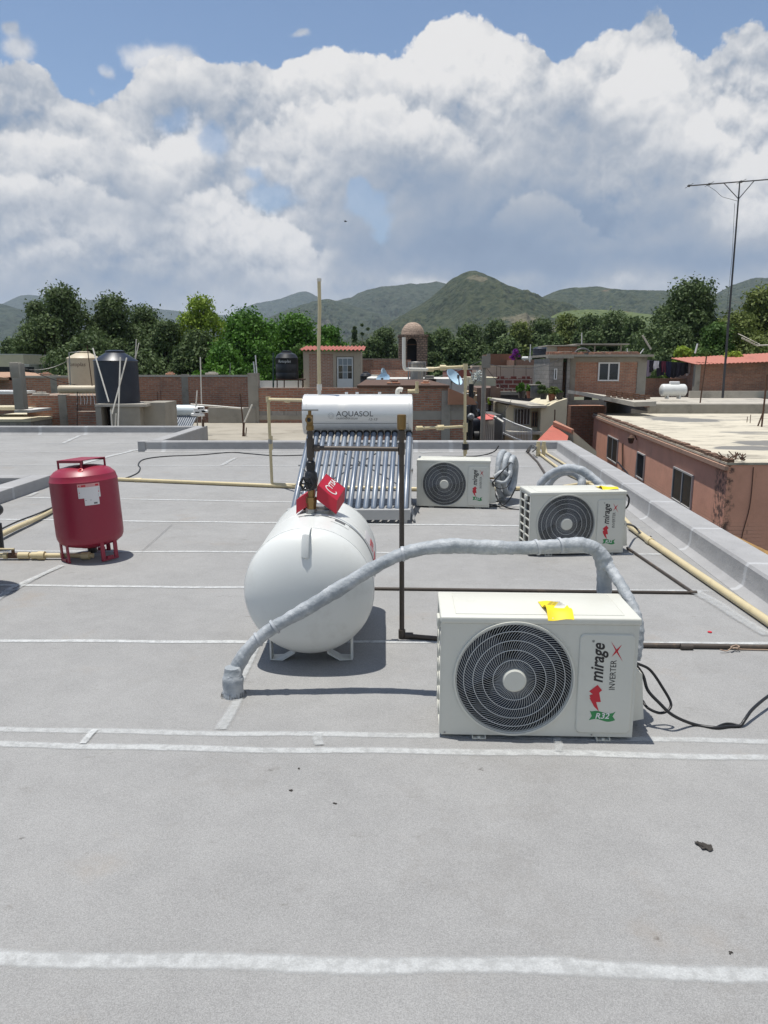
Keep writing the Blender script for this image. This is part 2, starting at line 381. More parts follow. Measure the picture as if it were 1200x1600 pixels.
# ------------------------------------------------------------------ our roof: granulated membrane with painted laps
def membrane():
    m, N, b = newmat('granulated_membrane'); p = geopos(N)
    x, y, z = N.sep(p)
    flat = N.xyz(x, y, 0)
    wob = N.v('SCALE', N.v('SUBTRACT', N.noise(flat, 2.2, 3, .6, 1), (.5, .5, .5)), scale=.05)
    wob2 = N.v('SCALE', N.v('SUBTRACT', N.noise(flat, 28, 3, .6, 1), (.5, .5, .5)), scale=.02)
    q = N.v('ADD', N.v('ADD', flat, wob), wob2); q = N.v('MULTIPLY', q, (1, 1, 0))
    grain = N.noise(p, 290, 3, .7); grain2 = N.vor(p, 330, out='Color'); g2 = N.sep(grain2)[0]
    blot = N.noise(flat, 1.1, 6, .62); blot2 = N.noise(flat, 6, 5, .65)
    val = N.m('ADD', .58, N.m('MULTIPLY', blot, .34)); val = N.m('ADD', val, N.m('MULTIPLY', blot2, .22))
    val = N.m('ADD', val, N.m('MULTIPLY', N.m('SUBTRACT', grain, .5), .8)); val = N.m('ADD', val, N.m('MULTIPLY', N.m('SUBTRACT', g2, .5), .26))
    col = N.v('SCALE', (.318, .315, .308), scale=val)
    # footprints and scuffs of dirt
    st = N.v('MULTIPLY', flat, (1, 2.2, 1))
    sc = N.m('MULTIPLY', N.ss(N.noise(st, 3.1, 7, .72), .60, .72), N.ss(N.noise(flat, 9, 4, .7), .42, .62))
    col = N.mix(N.m('MULTIPLY', sc, .7), col, (.13, .12, .105, 1))
    sp = N.m('SUBTRACT', 1, N.ss(N.vor(N.v('ADD', flat, N.v('SCALE', wob2, scale=3)), 3.4), .0, .045))
    col = N.mix(N.m('MULTIPLY', sp, .8), col, (.07, .062, .055, 1))
    wm = N.noise(N.v('ADD', flat, (7, 3, 0)), .45, 7, .62); wr = N.m('SUBTRACT', 1, N.ss(N.m('ABSOLUTE', N.m('SUBTRACT', wm, .56)), .0, .014)); col = N.mix(N.m('MULTIPLY', wr, .10), col, (.17, .155, .135, 1)); col = N.mix(N.m('MULTIPLY', N.ss(wm, .52, .75), .16), col, (.20, .185, .165, 1))
    tan = N.ss(N.noise(flat, 1.7, 5, .6), .58, .75)
    col = N.mix(N.m('MULTIPLY', tan, .30), col, (.27, .22, .17, 1))
    N.l.new(col, b.inputs['Base Color']); b.inputs['Roughness'].default_value = .88; b.inputs['Specular IOR Level'].default_value = .25
    hh = N.m('ADD', N.m('MULTIPLY', grain, .0022), N.m('MULTIPLY', blot2, .006))
    hh = N.m('ADD', hh, N.m('MULTIPLY', blot, .03))
    bump(N, b, hh, 1.0, .7)
    return m
MEM = membrane()
def membrane_edge():
    m, N, b = newmat('parapet_membrane'); p = geopos(N); x, y, z = N.sep(p)
    n = N.noise(p, 2.2, 6, .65); g = N.noise(p, 180, 3, .7)
    col = N.v('SCALE', (.305, .303, .302), scale=N.m('ADD', .45, N.m('ADD', N.m('MULTIPLY', n, .62), N.m('MULTIPLY', g, .45))))
    w = N.m('MULTIPLY', N.m('SUBTRACT', N.noise(p, 9, 4, .6), .5), .05)
    lt = None
    for (px, py) in ((1167, 880), (1080, 825), (1017, 783), (970, 755), (940, 734), (905, 712)):
        yy = G(px, py, .2).y
        k = N.m('SUBTRACT', 1, N.ss(N.m('ABSOLUTE', N.m('SUBTRACT', N.m('ADD', y, w), yy)), .01 + yy * .0006, .03 + yy * .001))
        lt = k if lt is None else N.m('MAXIMUM', lt, k)
    for (px) in (650, 705, 800, 130, 58, 255):
        xx = G(px, 690, .2).x if px > 200 else G(px, 667, .2).x
        k = N.m('SUBTRACT', 1, N.ss(N.m('ABSOLUTE', N.m('SUBTRACT', N.m('ADD', x, w), xx)), .02, .06))
        k = N.m('MULTIPLY', k, N.ss(y, 13.6, 14.0)); k = N.m('MULTIPLY', k, .8)
        lt = N.m('MAXIMUM', lt, k)
    sm = N.ss(N.noise(p, 3.3, 5, .6), .58, .7)
    col = N.mix(N.m('MULTIPLY', sm, .35), col, (.36, .37, .38, 1))
    dk = N.ss(N.noise(N.v('MULTIPLY', p, (1, 1, 4)), 4.5, 6, .7), .60, .74)
    col = N.mix(N.m('MULTIPLY', dk, .4), col, (.13, .13, .135, 1))
    col = N.mix(N.m('MULTIPLY', lt, .55), col, (.48, .49, .50, 1))
    N.l.new(col, b.inputs['Base Color']); b.inputs['Roughness'].default_value = .85
    bump(N, b, N.m('ADD', N.m('MULTIPLY', g, .002), N.m('MULTIPLY', n, .03)), 1.0, .6)
    return m
MEME = membrane_edge()

XI = lambda y: 2.65 + .079 * (y - 5.2)          # inner top line of the right parapet
YB, YL, XW = 14.3, 18.05, -4.62                 # back parapet, left wing back, wing right side
roof = wthing('roof_building', (0, 7, -6.5), 'flat grey roof underfoot with painted white laps and low parapets', 'building')
d = MB()
def quad(x0, x1, y0, y1, n=1, right=False):
    d.add([(x0, y0, 0), (XI(y0) + .1 if right else x1, y0, 0), (XI(y1) + .1 if right else x1, y1, 0), (x0, y1, 0)], [(0, 1, 2, 3)])
quad(-14, 0, -4, 6.5, right=True); quad(-14, -8, 6.5, 9.8); quad(-4.88, 0, 6.5, 9.8, right=True); quad(-14, 0, 9.8, YB, right=True); quad(-14, XW, YB, YL)
d.build('roof_deck', MEM, roof, smooth=None)

def seam_mat(dark=False):
    m, N, b = newmat('dark_scratch' if dark else 'white_lap_coating'); p = geopos(N)
    uv = N.sep(N.n.new('ShaderNodeUVMap').outputs[0]); x, y, z = N.sep(p); flat = N.xyz(x, y, 0)
    w = N.m('SUBTRACT', N.noise(flat, 14, 5, .7), .5)
    e = N.m('ABSOLUTE', N.m('SUBTRACT', uv[1], .5))
    e = N.m('ADD', e, N.m('MULTIPLY', w, .20))
    e = N.m('ADD', e, N.m('MULTIPLY', N.m('SUBTRACT', N.noise(flat, 1.7, 3, .6), .5), .22))
    grain = N.noise(p, 210, 3, .7)
    k = N.m('SUBTRACT', 1, N.ss(e, .15, .34))
    k = N.m('MULTIPLY', k, N.ss(N.m('MINIMUM', uv[0], N.m('SUBTRACT', 1, uv[0])), 0, .03))
    k = N.m('MULTIPLY', k, N.m('ADD', .62, N.m('MULTIPLY', N.ss(N.noise(flat, 19, 5, .7), .34, .6), .38)))
    at = N.n.new('ShaderNodeAttribute'); at.attribute_name = 'strength'
    k = N.m('MULTIPLY', k, at.outputs['Fac'])
    k = N.m('MULTIPLY', k, N.m('ADD', .72, N.m('MULTIPLY', grain, .56)), clamp=True)
    c = (.10, .10, .10) if dark else (.50, .51, .505)
    col = N.v('SCALE', c, scale=N.m('ADD', .82, N.m('MULTIPLY', grain, .36)))
    N.l.new(col, b.inputs['Base Color']); N.l.new(k, b.inputs['Alpha']); b.inputs['Roughness'].default_value = .8
    bump(N, b, grain, .003, .5)
    return m
SEAM = seam_mat(); SCR = seam_mat(True)
segs = []; EXT = 1.2
def seam_line(x0, y0, x1, y1, w, s=1.0, ext=True, z=0):
    a = G(x0, y0); c = G(x1, y1)
    if ext: dd = (c - a); a = a - dd * EXT; c = c + dd * EXT
    segs.append((a, c, w, s))
seam_line(0, 1493, 1200, 1524, .026, .78); seam_line(0, 1140, 1200, 1158, .020, .75); seam_line(0, 1164, 1200, 1184, .022, .8)
seam_line(0, 1002, 680, 1004, .020, .95); seam_line(0, 915, 1080, 924, .020, .95); seam_line(0, 861, 1000, 866, .022, .85); seam_line(0, 812, 640, 820, .024, .9)
seam_line(0, 777, 640, 788, .026, .85); seam_line(200, 748, 640, 754, .02, .4); seam_line(0, 727, 640, 729, .03, .55); seam_line(0, 706, 640, 708, .03, .5); seam_line(0, 693, 200, 693, .04, .5)
for s in ((345, 1142, 372, 1088, .026, .6), (372, 1080, 402, 1005, .02, .7), (150, 1141, 130, 1164, .014, .9), (498, 1146, 500, 1166, .02, .6), (868, 1152, 872, 1176, .016, .5),
          (12, 924, 98, 884, .022, .8), (95, 884, 20, 925, .012, .5), (-40, 960, 20, 922, .03, .6), (120, 727, 210, 704, .045, .75), (205, 705, 232, 702, .07, .8), (60, 770, 45, 776, .03, .6), (0, 779, 28, 770, .02, .6),
          (100, 693, 124, 681, .04, .7), (345, 728, 368, 716, .03, .6), (222, 863, 270, 820, .006, -.35), (1083, 925, 1200, 996, .04, .45), (655, 707, 690, 706, .14, .5)):
    seam_line(*s, ext=False)

rs_ = random.Random(5)
def clipseg(a, c):
    n = 400; ok = [a.lerp(c, k / n) for k in range(n + 1)]
    ok = [q for q in ok if -13.8 < q.x < XI(q.y) - .10 and q.y > -3.8 and not (q.x < -4.61 and 6.3 < q.y < 10.1)]
    return (ok[0], ok[-1]) if len(ok) > 1 else None
for i, (a, c, w, s) in enumerate(segs):
    cs = clipseg(a, c)
    if not cs: continue
    a, c = cs
    dv = c - a; Ls = dv.length; dn = dv / Ls; nn = Vector((-dn.y, dn.x, 0)); n = max(4, int(Ls / .12)); hw = w * 2.1
    zz = .0015 + .0004 * i
    V = []; Fs = []; ph = rs_.random() * 6
    for k in range(n + 1):
        q = a + dn * (Ls * k / n) + nn * (math.sin(k * .9 + ph) * .22 + math.sin(k * .31 + ph) * .3) * w * (1 if s > 0 else 1.5); q.z = zz
        V += [q - nn * hw, q + nn * hw]
    for k in range(n): Fs.append((2 * k, 2 * k + 2, 2 * k + 3, 2 * k + 1))
    me = bpy.data.meshes.new('seam'); ro = Vector((0, 7, -6.5)); me.from_pydata([tuple(v - ro) for v in V], [], Fs)
    uvl = me.uv_layers.new(name='UVMap'); 
    for p_ in me.polygons:
        for li in p_.loop_indices: vi = me.loops[li].vertex_index; uvl.data[li].uv = ((vi // 2) / n, vi % 2)
    at = me.attributes.new('strength', 'FLOAT', 'POINT'); at.data.foreach_set('value', [abs(s)] * len(V))
    me.materials.append(SEAM if s > 0 else SCR); o = bpy.data.objects.new('seam' if s > 0 else 'scratch', me); COL.objects.link(o); o.parent = roof
def parapet(pts, prof, name='parapet', mat=MEME):
    b = MB(); b.sweep(prof, pts); b.build(name, mat, roof, smooth=.5)
hp = .2
# profile: offset to the right of travel; travel leaves the roof on the left
PR = [(-.10, -.02), (-.10, .003), (-.055, .010), (-.02, .035), (-.008, .07), (-.003, hp - .02), (.012, hp), (.27, hp - .006), (.285, hp - .03), (.285, -6.5), (.0, -6.5), (0, -.02)]
PRB = [(-.10, -.02), (-.10, .004), (-.05, .015), (-.015, .05), (-.005, hp - .02), (.01, hp), (.24, hp - .004), (.25, hp - .03), (.25, -6.5), (0, -6.5), (0, -.02)]
parapet([(XI(-4), -4), (XI(4), 4), (XI(9), 9), (XI(YB) - .0, YB - .003)], PR)
parapet([(XI(YB) + .283, YB), (0, YB + .02), (XW - .02, YB)], [(o * -1 if False else o, z) for o, z in PRB])
parapet([(XW - .02, YB + .0), (XW - .16, YB)], [(-.03, -.01), (-.03, hp), (.245, hp), (.245, -.01)])
parapet([(XW, YB + .262), (XW, YL - .003)], PRB)
parapet([(XW + .248, YL), (-14, YL)], PRB)
# light well on the left with a raised kerb
kb = MB(); hk = .15
def kerb(x0, x1, y0, y1): kb.rbox(x0, x1, y0, y1, -.3, hk, .015, 2)
kerb(-4.88, -4.6, 6.2, 10.1); kerb(-8.3, -4.882, 9.82, 10.1); kerb(-8.3, -4.882, 6.2, 6.48)
kb.build('kerb', MEME, roof)
w = MB(); w.box(-8, -4.9, 6.49, 6.5, -5, -.02); w.box(-8, -4.9, 9.8, 9.81, -5, -.02); w.box(-4.9, -4.89, 6.5, 9.8, -5, -.02); w.box(-8.01, -8, 6.5, 9.8, -5, -.02); w.box(-8, -4.9, 6.5, 9.8, -5.05, -5)
w.build('light_well', CONC, roof, smooth=None)

# ------------------------------------------------------------------ lettering helper frame: x right, y up on a wall facing the viewer (-Y)
def face_m(x, z, y, rot=0):
    return Matrix.Translation((x, y, z)) @ Matrix.Rotation(R(90), 4, 'X') @ Matrix.Rotation(R(rot), 4, 'Z')

# ------------------------------------------------------------------ outdoor air conditioning units
ACW = M('ivory_painted_steel', (.60, .595, .53), .38, .05, 3, dirt=.22, dirtc=(.42, .40, .35), dscale=7, spec=.45)
ACG = M('grille_wire', (.55, .56, .545), .4, .08, 8)
FANM = M('fan_blade', (.022, .030, .050), .38, .2, 3)
COIL = M('condenser_coil', (.055, .050, .045), .6, .4, 30, metal=.4)
INKB = M('black_ink', (.018, .016, .017), .5, .1); INKR = M('red_ink', (.50, .015, .03), .45, .1); INKG = M('green_ink', (.03, .23, .07), .5, .1); INKW = M('white_ink', (.72, .72, .70), .5, .05); INKS = M('grey_ink', (.10, .10, .10), .5, .05)
YEL = M('yellow_paper', (.80, .60, .01), .55, .06, 10)
UW, UH, UD, UZ = .84, .541, .35, .016
FC = (.315, .262); FR = .252
def make_ac():
    t = thing('air_conditioner', (0, 0, 0), None, 'air conditioner')
    zb, zt = UZ, UZ + UH - .03
    b = MB()
    # front sheet with the round fan opening
    n = 96; V = []; cx, cz = FC[0], UZ + FC[1]
    x0, x1, z0, z1 = .004, UW - .004, zb, zt
    def rim(a):
        dx, dz = math.cos(a), math.sin(a); ts = []
        if dx > 1e-9: ts.append((x1 - cx) / dx)
        if dx < -1e-9: ts.append((x0 - cx) / dx)
        if dz > 1e-9: ts.append((z1 - cz) / dz)
        if dz < -1e-9: ts.append((z0 - cz) / dz)
        k = min(ts); return cx + dx * k, cz + dz * k
    angs = sorted([2 * math.pi * k / n for k in range(n)] + [math.atan2(z - cz, x - cx) % (2 * math.pi) for x in (x0, x1) for z in (z0, z1)])
    n = len(angs)
    for a in angs:
        ca, sa = math.cos(a), math.sin(a); px, pz = rim(a)
        V += [(px, 0, pz), (cx + ca * (FR + .012), 0, cz + sa * (FR + .012)), (cx + ca * (FR + .009), -.010, cz + sa * (FR + .009)), (cx + ca * (FR + .001), -.010, cz + sa * (FR + .001)), (cx + ca * (FR - .004), .012, cz + sa * (FR - .004))]
    Fs = []
    for i in range(n):
        j = (i + 1) % n
        for k in range(4): Fs.append((i * 5 + k, j * 5 + k, j * 5 + k + 1, i * 5 + k + 1))
    b.add(V, Fs)
    b.box(.004, UW - .004, .001, .02, zb - .001, zb + .012); b.box(UW - .016, UW - .003, 0.002, UD, zb, zt); b.box(.004, UW - .004, UD - .012, UD, zb, zt)
    b.box(.004, UW - .004, .0, UD, zb - .002, zb)     # base pan
    # left side: vertical and level bars over the coil
    for y in (.001, .165, UD - .03): b.box(-.004, .010, y, y + .026, zb, zt)
    for k in range(8): z = zb + k * (zt - zb - .012) / 7; b.box(-.003, .009, .006, UD - .006, z, z + .011)
    # grab lug at the upper left
    b.rbox(-.016, .006, .10, .17, zt - .055, zt - .01, .006)
    b.build('casing', ACW, t)
    l = MB(); l.rbox(-.006, UW + .004, -.006, UD + .004, zt, zt + .032, .008, 3)
    l.rbox(.06, UW - .06, .03, UD - .03, zt + .030, zt + .0345, .004, 2); l.build('top_cover', ACW, t)
    c = MB(); c.box(.012, .03, .02, UD - .02, zb + .004, zt - .004); c.box(.03, .62, UD - .05, UD - .02, zb + .004, zt - .004)
    c.build('condenser_coil', COIL, t)
    p = MB(); p.box(.60, .61, .01, UD - .02, zb, zt)
    p.cyl((cx, .12, cz), (cx, UD - .06, cz), .035, 16); p.build('fan_motor', BLKP, t)
    p = MB(); p.box(.032, .60, UD - .056, UD - .052, zb + .004, zt - .004); p.box(.032, .60, .004, .02, zb + .011, zb + .012); p.lathe([(FR - .002, -.010), (FR - .001, -.13)], 64, Matrix.Translation((cx, 0, cz)) @ Matrix.Rotation(R(90), 4, 'X')); p.Fc = p.Fc[:-2]; p.build('fan_box', M('fan_shade', (.02, .022, .026), .7), t, smooth=None)  # shade inside the fan opening is put into the dark colour of this liner
    f = MB(); f.cyl((cx, .085, cz), (cx, .12, cz), .06, 24)
    for k in range(3):
        V = []; Fs = []; a0 = k * 2 * math.pi / 3 + .5; nr, na = 6, 8
        for i in range(nr + 1):
            r = .05 + (FR - .015 - .05) * i / nr
            for j in range(na + 1):
                a = a0 + (j / na - .5) * (1.55 - .2 * (i / nr)) + .35 * (i / nr) ** 1.5
                V.append((cx + math.cos(a) * r, .10 - .05 * (j / na - .5) * (1 + i / nr * .6), cz + math.sin(a) * r))
        for i in range(nr):
            for j in range(na): q = i * (na + 1) + j; Fs.append((q, q + 1, q + na + 2, q + na + 1))
        f.add(V, Fs)
    f.build('fan', FANM, t, smooth=1.2)
    g = MB()
    for r in (.092, .136, .178, .218, .249):
        g.tube([(cx + math.cos(2 * math.pi * k / 72) * r, -.004 - .010 * (1 - (r / .25) ** 2), cz + math.sin(2 * math.pi * k / 72) * r) for k in range(73)], .0017, 5, False)
    def spoke(a, r0, r1, tw, m, w=.00095):
        P = []
        for k in range(m + 1):
            u = k / m; r = r0 + (r1 - r0) * u; aa = a + tw * (u ** 1.3)
            P.append((cx + math.cos(aa) * r, -.002 - .010 * (1 - (r / .25) ** 2), cz + math.sin(aa) * r))
        g.tube(P, w, 4, False)
    for k in range(68): spoke(2 * math.pi * k / 68, .048, .136, -.30, 4)
    for k in range(104): spoke(2 * math.pi * k / 104, .136, .252, -.42, 6)
    gr = g.build('fan_grille', ACG, t)
    h = MB(); h.lathe([(.0, -.024), (.044, -.024), (.051, -.019), (.051, -.008), (0, -.008)], 32, Matrix.Translation((cx, 0, cz)) @ Matrix.Rotation(R(90), 4, 'X') @ Matrix.Scale(-1, 4, (0, 0, 1)))
    h.build('hub_cap', ACW, gr)
    # raised service panel with rounded corners
    def rr(xa, xb, za, zb_, r, k=6):
        P = []
        for (qx, qz, s0) in ((xb - r, zb_ - r, 0), (xa + r, zb_ - r, 90), (xa + r, za + r, 180), (xb - r, za + r, 270)):
            for i in range(k + 1): a = R(s0 + 90 * i / k); P.append((qx + r * math.cos(a), qz + r * math.sin(a)))
        return P
    s = MB(); A_ = rr(.588, .822, UZ + .018, UZ + .472, .022); B_ = rr(.592, .818, UZ + .022, UZ + .468, .02); C_ = rr(.598, .812, UZ + .028, UZ + .462, .016)
    m_ = len(A_); V = [(x, .002, z) for x, z in A_] + [(x, -.004, z) for x, z in A_] + [(x, -.008, z) for x, z in B_] + [(x, -.0085, z) for x, z in C_]
    Fs = [(k * m_ + i, k * m_ + (i + 1) % m_, (k + 1) * m_ + (i + 1) % m_, (k + 1) * m_ + i) for k in range(3) for i in range(m_)] + [tuple(range(3 * m_, 4 * m_))]
    s.add(V, Fs); sp = s.build('service_panel', ACW, t)
    yF = -.0090
    x = MB(); x.text('mirage', .078, face_m(.668, UZ + .345, yF, 90), shear=.30, bold=.0016, width=.180); x.text('®', .014, face_m(.645, UZ + .442, yF, 90)); x.build('brand_lettering', INKB, sp, smooth=None)
    x = MB()
    for k, (w0, w1) in enumerate(((.0, .36), (.30, .70), (.62, 1.0))):   # folded ribbon emblem, three leaning bars
        z0_, z1_ = UZ + .118 + w0 * .125, UZ + .118 + w1 * .125
        zq = UZ + .122
        if k == 0: q = [(.684, zq), (.666, zq + .055), (.640, zq + .062), (.662, zq + .022)]
        elif k == 1: q = [(.690, zq + .044), (.680, zq + .088), (.640, zq + .074), (.652, zq + .042)]
        else: q = [(.692, zq + .098), (.672, zq + .122), (.638, zq + .092), (.664, zq + .070)]
        x.add([(a, yF - .0004 * (k + 1), c) for a, c in q] + [(a, -.007, c) for a, c in q], [(0, 1, 2, 3), (0, 4, 5, 1), (1, 5, 6, 2), (2, 6, 7, 3), (3, 7, 4, 0)])
    x.build('red_emblem', INKR, sp, smooth=None)
    x = MB(); x.text('INVERTER', .036, face_m(.735, UZ + .290, yF, 90), width=.135); x.build('type_lettering', INKB, sp, smooth=None)
    x = MB()
    for (xa, za, xb, zb2, w_) in ((.718, UZ + .442, .772, UZ + .352, .0035), (.724, UZ + .372, .764, UZ + .428, .005)):
        dv = Vector((xb - xa, 0, zb2 - za)).normalized(); nn = Vector((-dv.z, 0, dv.x)) * w_
        mid = Vector(((xa + xb) / 2, yF - .0006, (za + zb2) / 2)); a_ = Vector((xa, yF - .0006, za)); c_ = Vector((xb, yF - .0006, zb2))
        x.add([a_, mid + nn, c_, mid - nn], [(0, 1, 2, 3)])
    x.build('red_cross_mark', INKR, sp, smooth=None)
    x = MB(); top = []; bot = []
    for k in range(13):
        u = k / 12; xx = .645 + u * .108; wv = .006 * math.sin(u * 6.28)
        top.append((xx, UZ + .118 + wv)); bot.append((xx, UZ + .080 + wv))
    pl = [(.645, UZ + .124), (.655, UZ + .100), (.643, UZ + .080)] + bot[1:-1] + [(.756, UZ + .082), (.744, UZ + .100), (.756, UZ + .122)] + top[::-1][1:-1]
    x.add([(a, yF - .0002, c) for a, c in pl], [tuple(range(len(pl)))]); rb = x.build('green_ribbon_mark', INKG, sp, smooth=None)
    x = MB(); x.text('R32', .036, face_m(.700, UZ + .100, yF - .0012, 0), shear=.2, bold=.0006, width=.060); x.build('white_lettering', INKW, rb, smooth=None)
    for xx in (.14, .68):
        f = MB(); f.box(xx, xx + .06, -.014, UD + .02, 0, .003); f.box(xx, xx + .004, -.012, UD + .018, 0.003, UZ - .003); f.box(xx + .056, xx + .06, -.012, UD + .018, .003, UZ - .003); f.cyl((xx + .03, -.008, .003), (xx + .03, -.008, .010), .007, 8)
        f.build('foot', ACW, t)
    v = MB(); v.add([(UW - .003, .08, UZ + .03), (UW + .075, .10, UZ + .035), (UW + .075, .30, UZ + .035), (UW - .003, .32, UZ + .03), (UW - .003, .08, UZ + .29), (UW + .055, .10, UZ + .25), (UW + .055, .30, UZ + .25), (UW - .003, .32, UZ + .29)],
                    [(0, 1, 5, 4), (1, 2, 6, 5), (2, 3, 7, 6), (4, 5, 6, 7), (0, 3, 2, 1), (0, 4, 7, 3)]); v.build('valve_cover', ACW, t, smooth=None)
    v = MB()
    for z in (.31,): v.cyl((UW - .003, .2, UZ + z), (UW + .05, .2, UZ + z), .011, 10)
    v.build('service_valve', BRASS, t)
    for k in (0, 2, 4): v = MB(); v.cyl((.02 + k * .16, -.002, UZ + .008), (.02 + k * .16, -.0045, UZ + .008), .004, 8); v.build('screw', STEEL, t)
    return t
ac1 = make_ac(); ac2 = copy_tree(ac1); ac3 = copy_tree(ac1)
# dark fan box behind the grille
gq = 'air conditioning outdoor units on the grey roof'
tag(ac1, 'nearest and largest ivory outdoor unit, yellow paper curled on its top', group=gq)
tag(ac2, 'ivory outdoor unit beside the right parapet, partly behind the long grey hose', group=gq)
tag(ac3, 'farthest ivory outdoor unit between the solar water heater and the coiled hose', group=gq)
ac1.location = (.247, 2.995, 0.003); ac1.rotation_euler.z = -.035
ac2.location = (1.255, 6.18, 0.003); ac2.rotation_euler.z = .085
ac3.location = (.385, 8.47, .003); ac3.rotation_euler.z = -.13
def ac_pt(o, x, y, z):
    a = o.rotation_euler.z; return Vector((o.location.x + x * math.cos(a) - y * math.sin(a), o.location.y + x * math.sin(a) + y * math.cos(a), z))

def paper(o, x0, x1, y0, y1, curl, label, hang=.0):
    b = MB(); nx, ny = 10, 14; V = []; Fs = []; top = UZ + UH + .006
    for th in (0, .0006):
        for j in range(ny + 1):
            for i in range(nx + 1):
                u, w_ = i / nx, j / ny
                y = y1 + (y0 - y1) * w_; z = top + .003 + th + .004 * math.sin(u * 5 + w_ * 4)
                if w_ > .45: z += curl * math.sin((w_ - .45) / .55 * math.pi) * (1.2 - .7 * u)
                if w_ > .8: z -= hang * (w_ - .8) / .2
                p = ac_pt(o, x0 + (x1 - x0) * u + .015 * w_ * (.5 - u) , y, z); V.append(p)
    m_ = (nx + 1) * (ny + 1)
    for L_ in (0, m_):
        for j in range(ny):
            for i in range(nx): q = L_ + j * (nx + 1) + i; Fs.append((q, q + 1, q + nx + 2, q + nx + 1))
    b.add(V, Fs); p0 = b.build('paper_label', YEL, None, smooth=1.0, fix=False); 
    tag(p0, label, 'label'); return p0
pl1 = paper(ac1, .44, .565, -.012, .20, .026, 'curled yellow printed sheet on top of the nearest outdoor unit', .012)
x = MB()
for k in range(7):
    q = [ac_pt(ac1, .455 + (random.random() * .004), .19 - k * .0075, UZ + UH + .0125), ac_pt(ac1, .535 + random.random() * .018, .19 - k * .0075, UZ + UH + .0125)]
    x.box(q[0].x, q[1].x, q[0].y, q[0].y + .0016, q[0].z, q[0].z + .0004)
x.build('printed_lines', INKS, pl1, smooth=None)
paper(ac2, .64, .80, .06, .22, .022, 'yellow paper lying on top of the outdoor unit by the right parapet')
# ------------------------------------------------------------------ big white gas tank
TKW = M('tank_enamel', (.64, .65, .625), .33, .04, 2.5, dirt=.35, dirtc=(.44, .43, .39), dscale=4, spec=.5)
REDE = M('red_enamel', (.46, .016, .035), .38, .08, 4, dirt=.15, dirtc=(.2, .03, .03), dscale=6)
tx, ty0, ty1, tr, tc = -.405, 3.83, 4.72, .35, .415
gt = wthing('gas_tank', (tx, 4.3, 0), 'large white horizontal gas tank with opened red valve hood on top', 'gas tank')
b = MB(); prof = []
for k in range(13):
    a = k / 12 * math.pi / 2; prof.append((tr * math.sin(a) ** .86, -.165 * math.cos(a)))
prof += [(tr, .004), (tr * 1.0, .445), (tr + .0022, .447), (tr + .0022, .462), (tr, .464), (tr, ty1 - ty0)]
for k in range(1, 13):
    a = k / 12 * math.pi / 2; prof.append((tr * math.cos(a), (ty1 - ty0) + .19 * math.sin(a)))
b.lathe(prof, 72, Matrix.Translation((tx, ty0, tc)) @ Matrix.Rotation(R(-90), 4, 'X'))
shell = b.build('tank_shell', TKW, gt, smooth=.5)
for yy in (3.90, 4.62):
    for sx in (-1, 1):
        f = MB(); xx = tx + sx * .17; zt_ = tc - math.sqrt(tr * tr - .17 * .17) + .02
        f.tube([(xx + sx * .055, yy, zt_ + .05), (xx + sx * .055, yy, .006), (xx - sx * .01, yy, .006), (xx - sx * .075, yy, .045), (xx - sx * .09, yy, zt_ - .03)], .009, 6, flat=5)
        f.build('foot', TKW, gt)
f = MB(); f.tube([(tx + .002, 3.83, tc + tr + .002), (tx + .001, 3.76, tc + tr + .006), (tx - .001, 3.715, tc + tr - .012), (tx - .003, 3.69, tc + tr - .07), (tx - .004, 3.685, tc + tr - .125), (tx - .004, 3.70, tc + tr - .135)], .0055, 4, flat=3.4); f.build('lifting_lug', TKW, gt)
# data plate and stickers follow the shell
def on_shell(mb, fn_off=.0012):
    def fw(v):     # v.x = angle from top (rad, to the right), v.y = along the axis, v.z = lift
        r = tr + fn_off + v.z; return Vector((tx + math.sin(v.x) * r, v.y, tc + math.cos(v.x) * r))
    return mb.warp(fw)
def gridbox(a0, a1, y0, y1, th=.001, n=8):
    m_ = MB()
    for k in range(n):
        m_.box(a0 + (a1 - a0) * k / n, a0 + (a1 - a0) * (k + 1) / n, y0, y1, 0, th)
    return m_
on_shell(gridbox(.30, .62, 4.07, 4.20)).build('plate_backing', TKW, shell); on_shell(gridbox(.36, .54, 4.11, 4.16, .001), .003).build('data_plate', INKS, shell)
st = on_shell(gridbox(.98, 1.32, 4.24, 4.48)).build('sticker', M('sticker_white', (.62, .60, .60), .4), shell)
q = MB(); q.text('CYTSA', .09, Matrix.Translation((1.22, 4.37, .001)) @ Matrix.Rotation(R(90), 4, 'Z') @ Matrix.Scale(2.2, 4, (0, 1, 0)), shear=.2, bold=.001, width=.20); on_shell(q, .003).build('sticker_lettering', INKR, st, smooth=None)
on_shell(gridbox(1.38, 1.56, 4.20, 4.46, .001, 4)).build('red_sticker', INKR, shell)
for yy, nm in ((ty0 + .004, 'front'), (ty1 - .01, 'rear')):
    q = MB(); q.tube([(tx + math.sin(a * .1309) * (tr + .0005), yy, tc + math.cos(a * .1309) * (tr + .0005)) for a in range(49)], .0035, 6, False); q.build('weld_seam', TKW, gt)
q = MB(); q.tube([(tx + math.sin(a) * (tr + .003), ty0 + .33 + .0 * a, tc + math.cos(a) * (tr + .003)) for a in [(-.25 + .06 * k) for k in range(32)]], .0022, 5); q.build('strap_wire', INKS, gt)
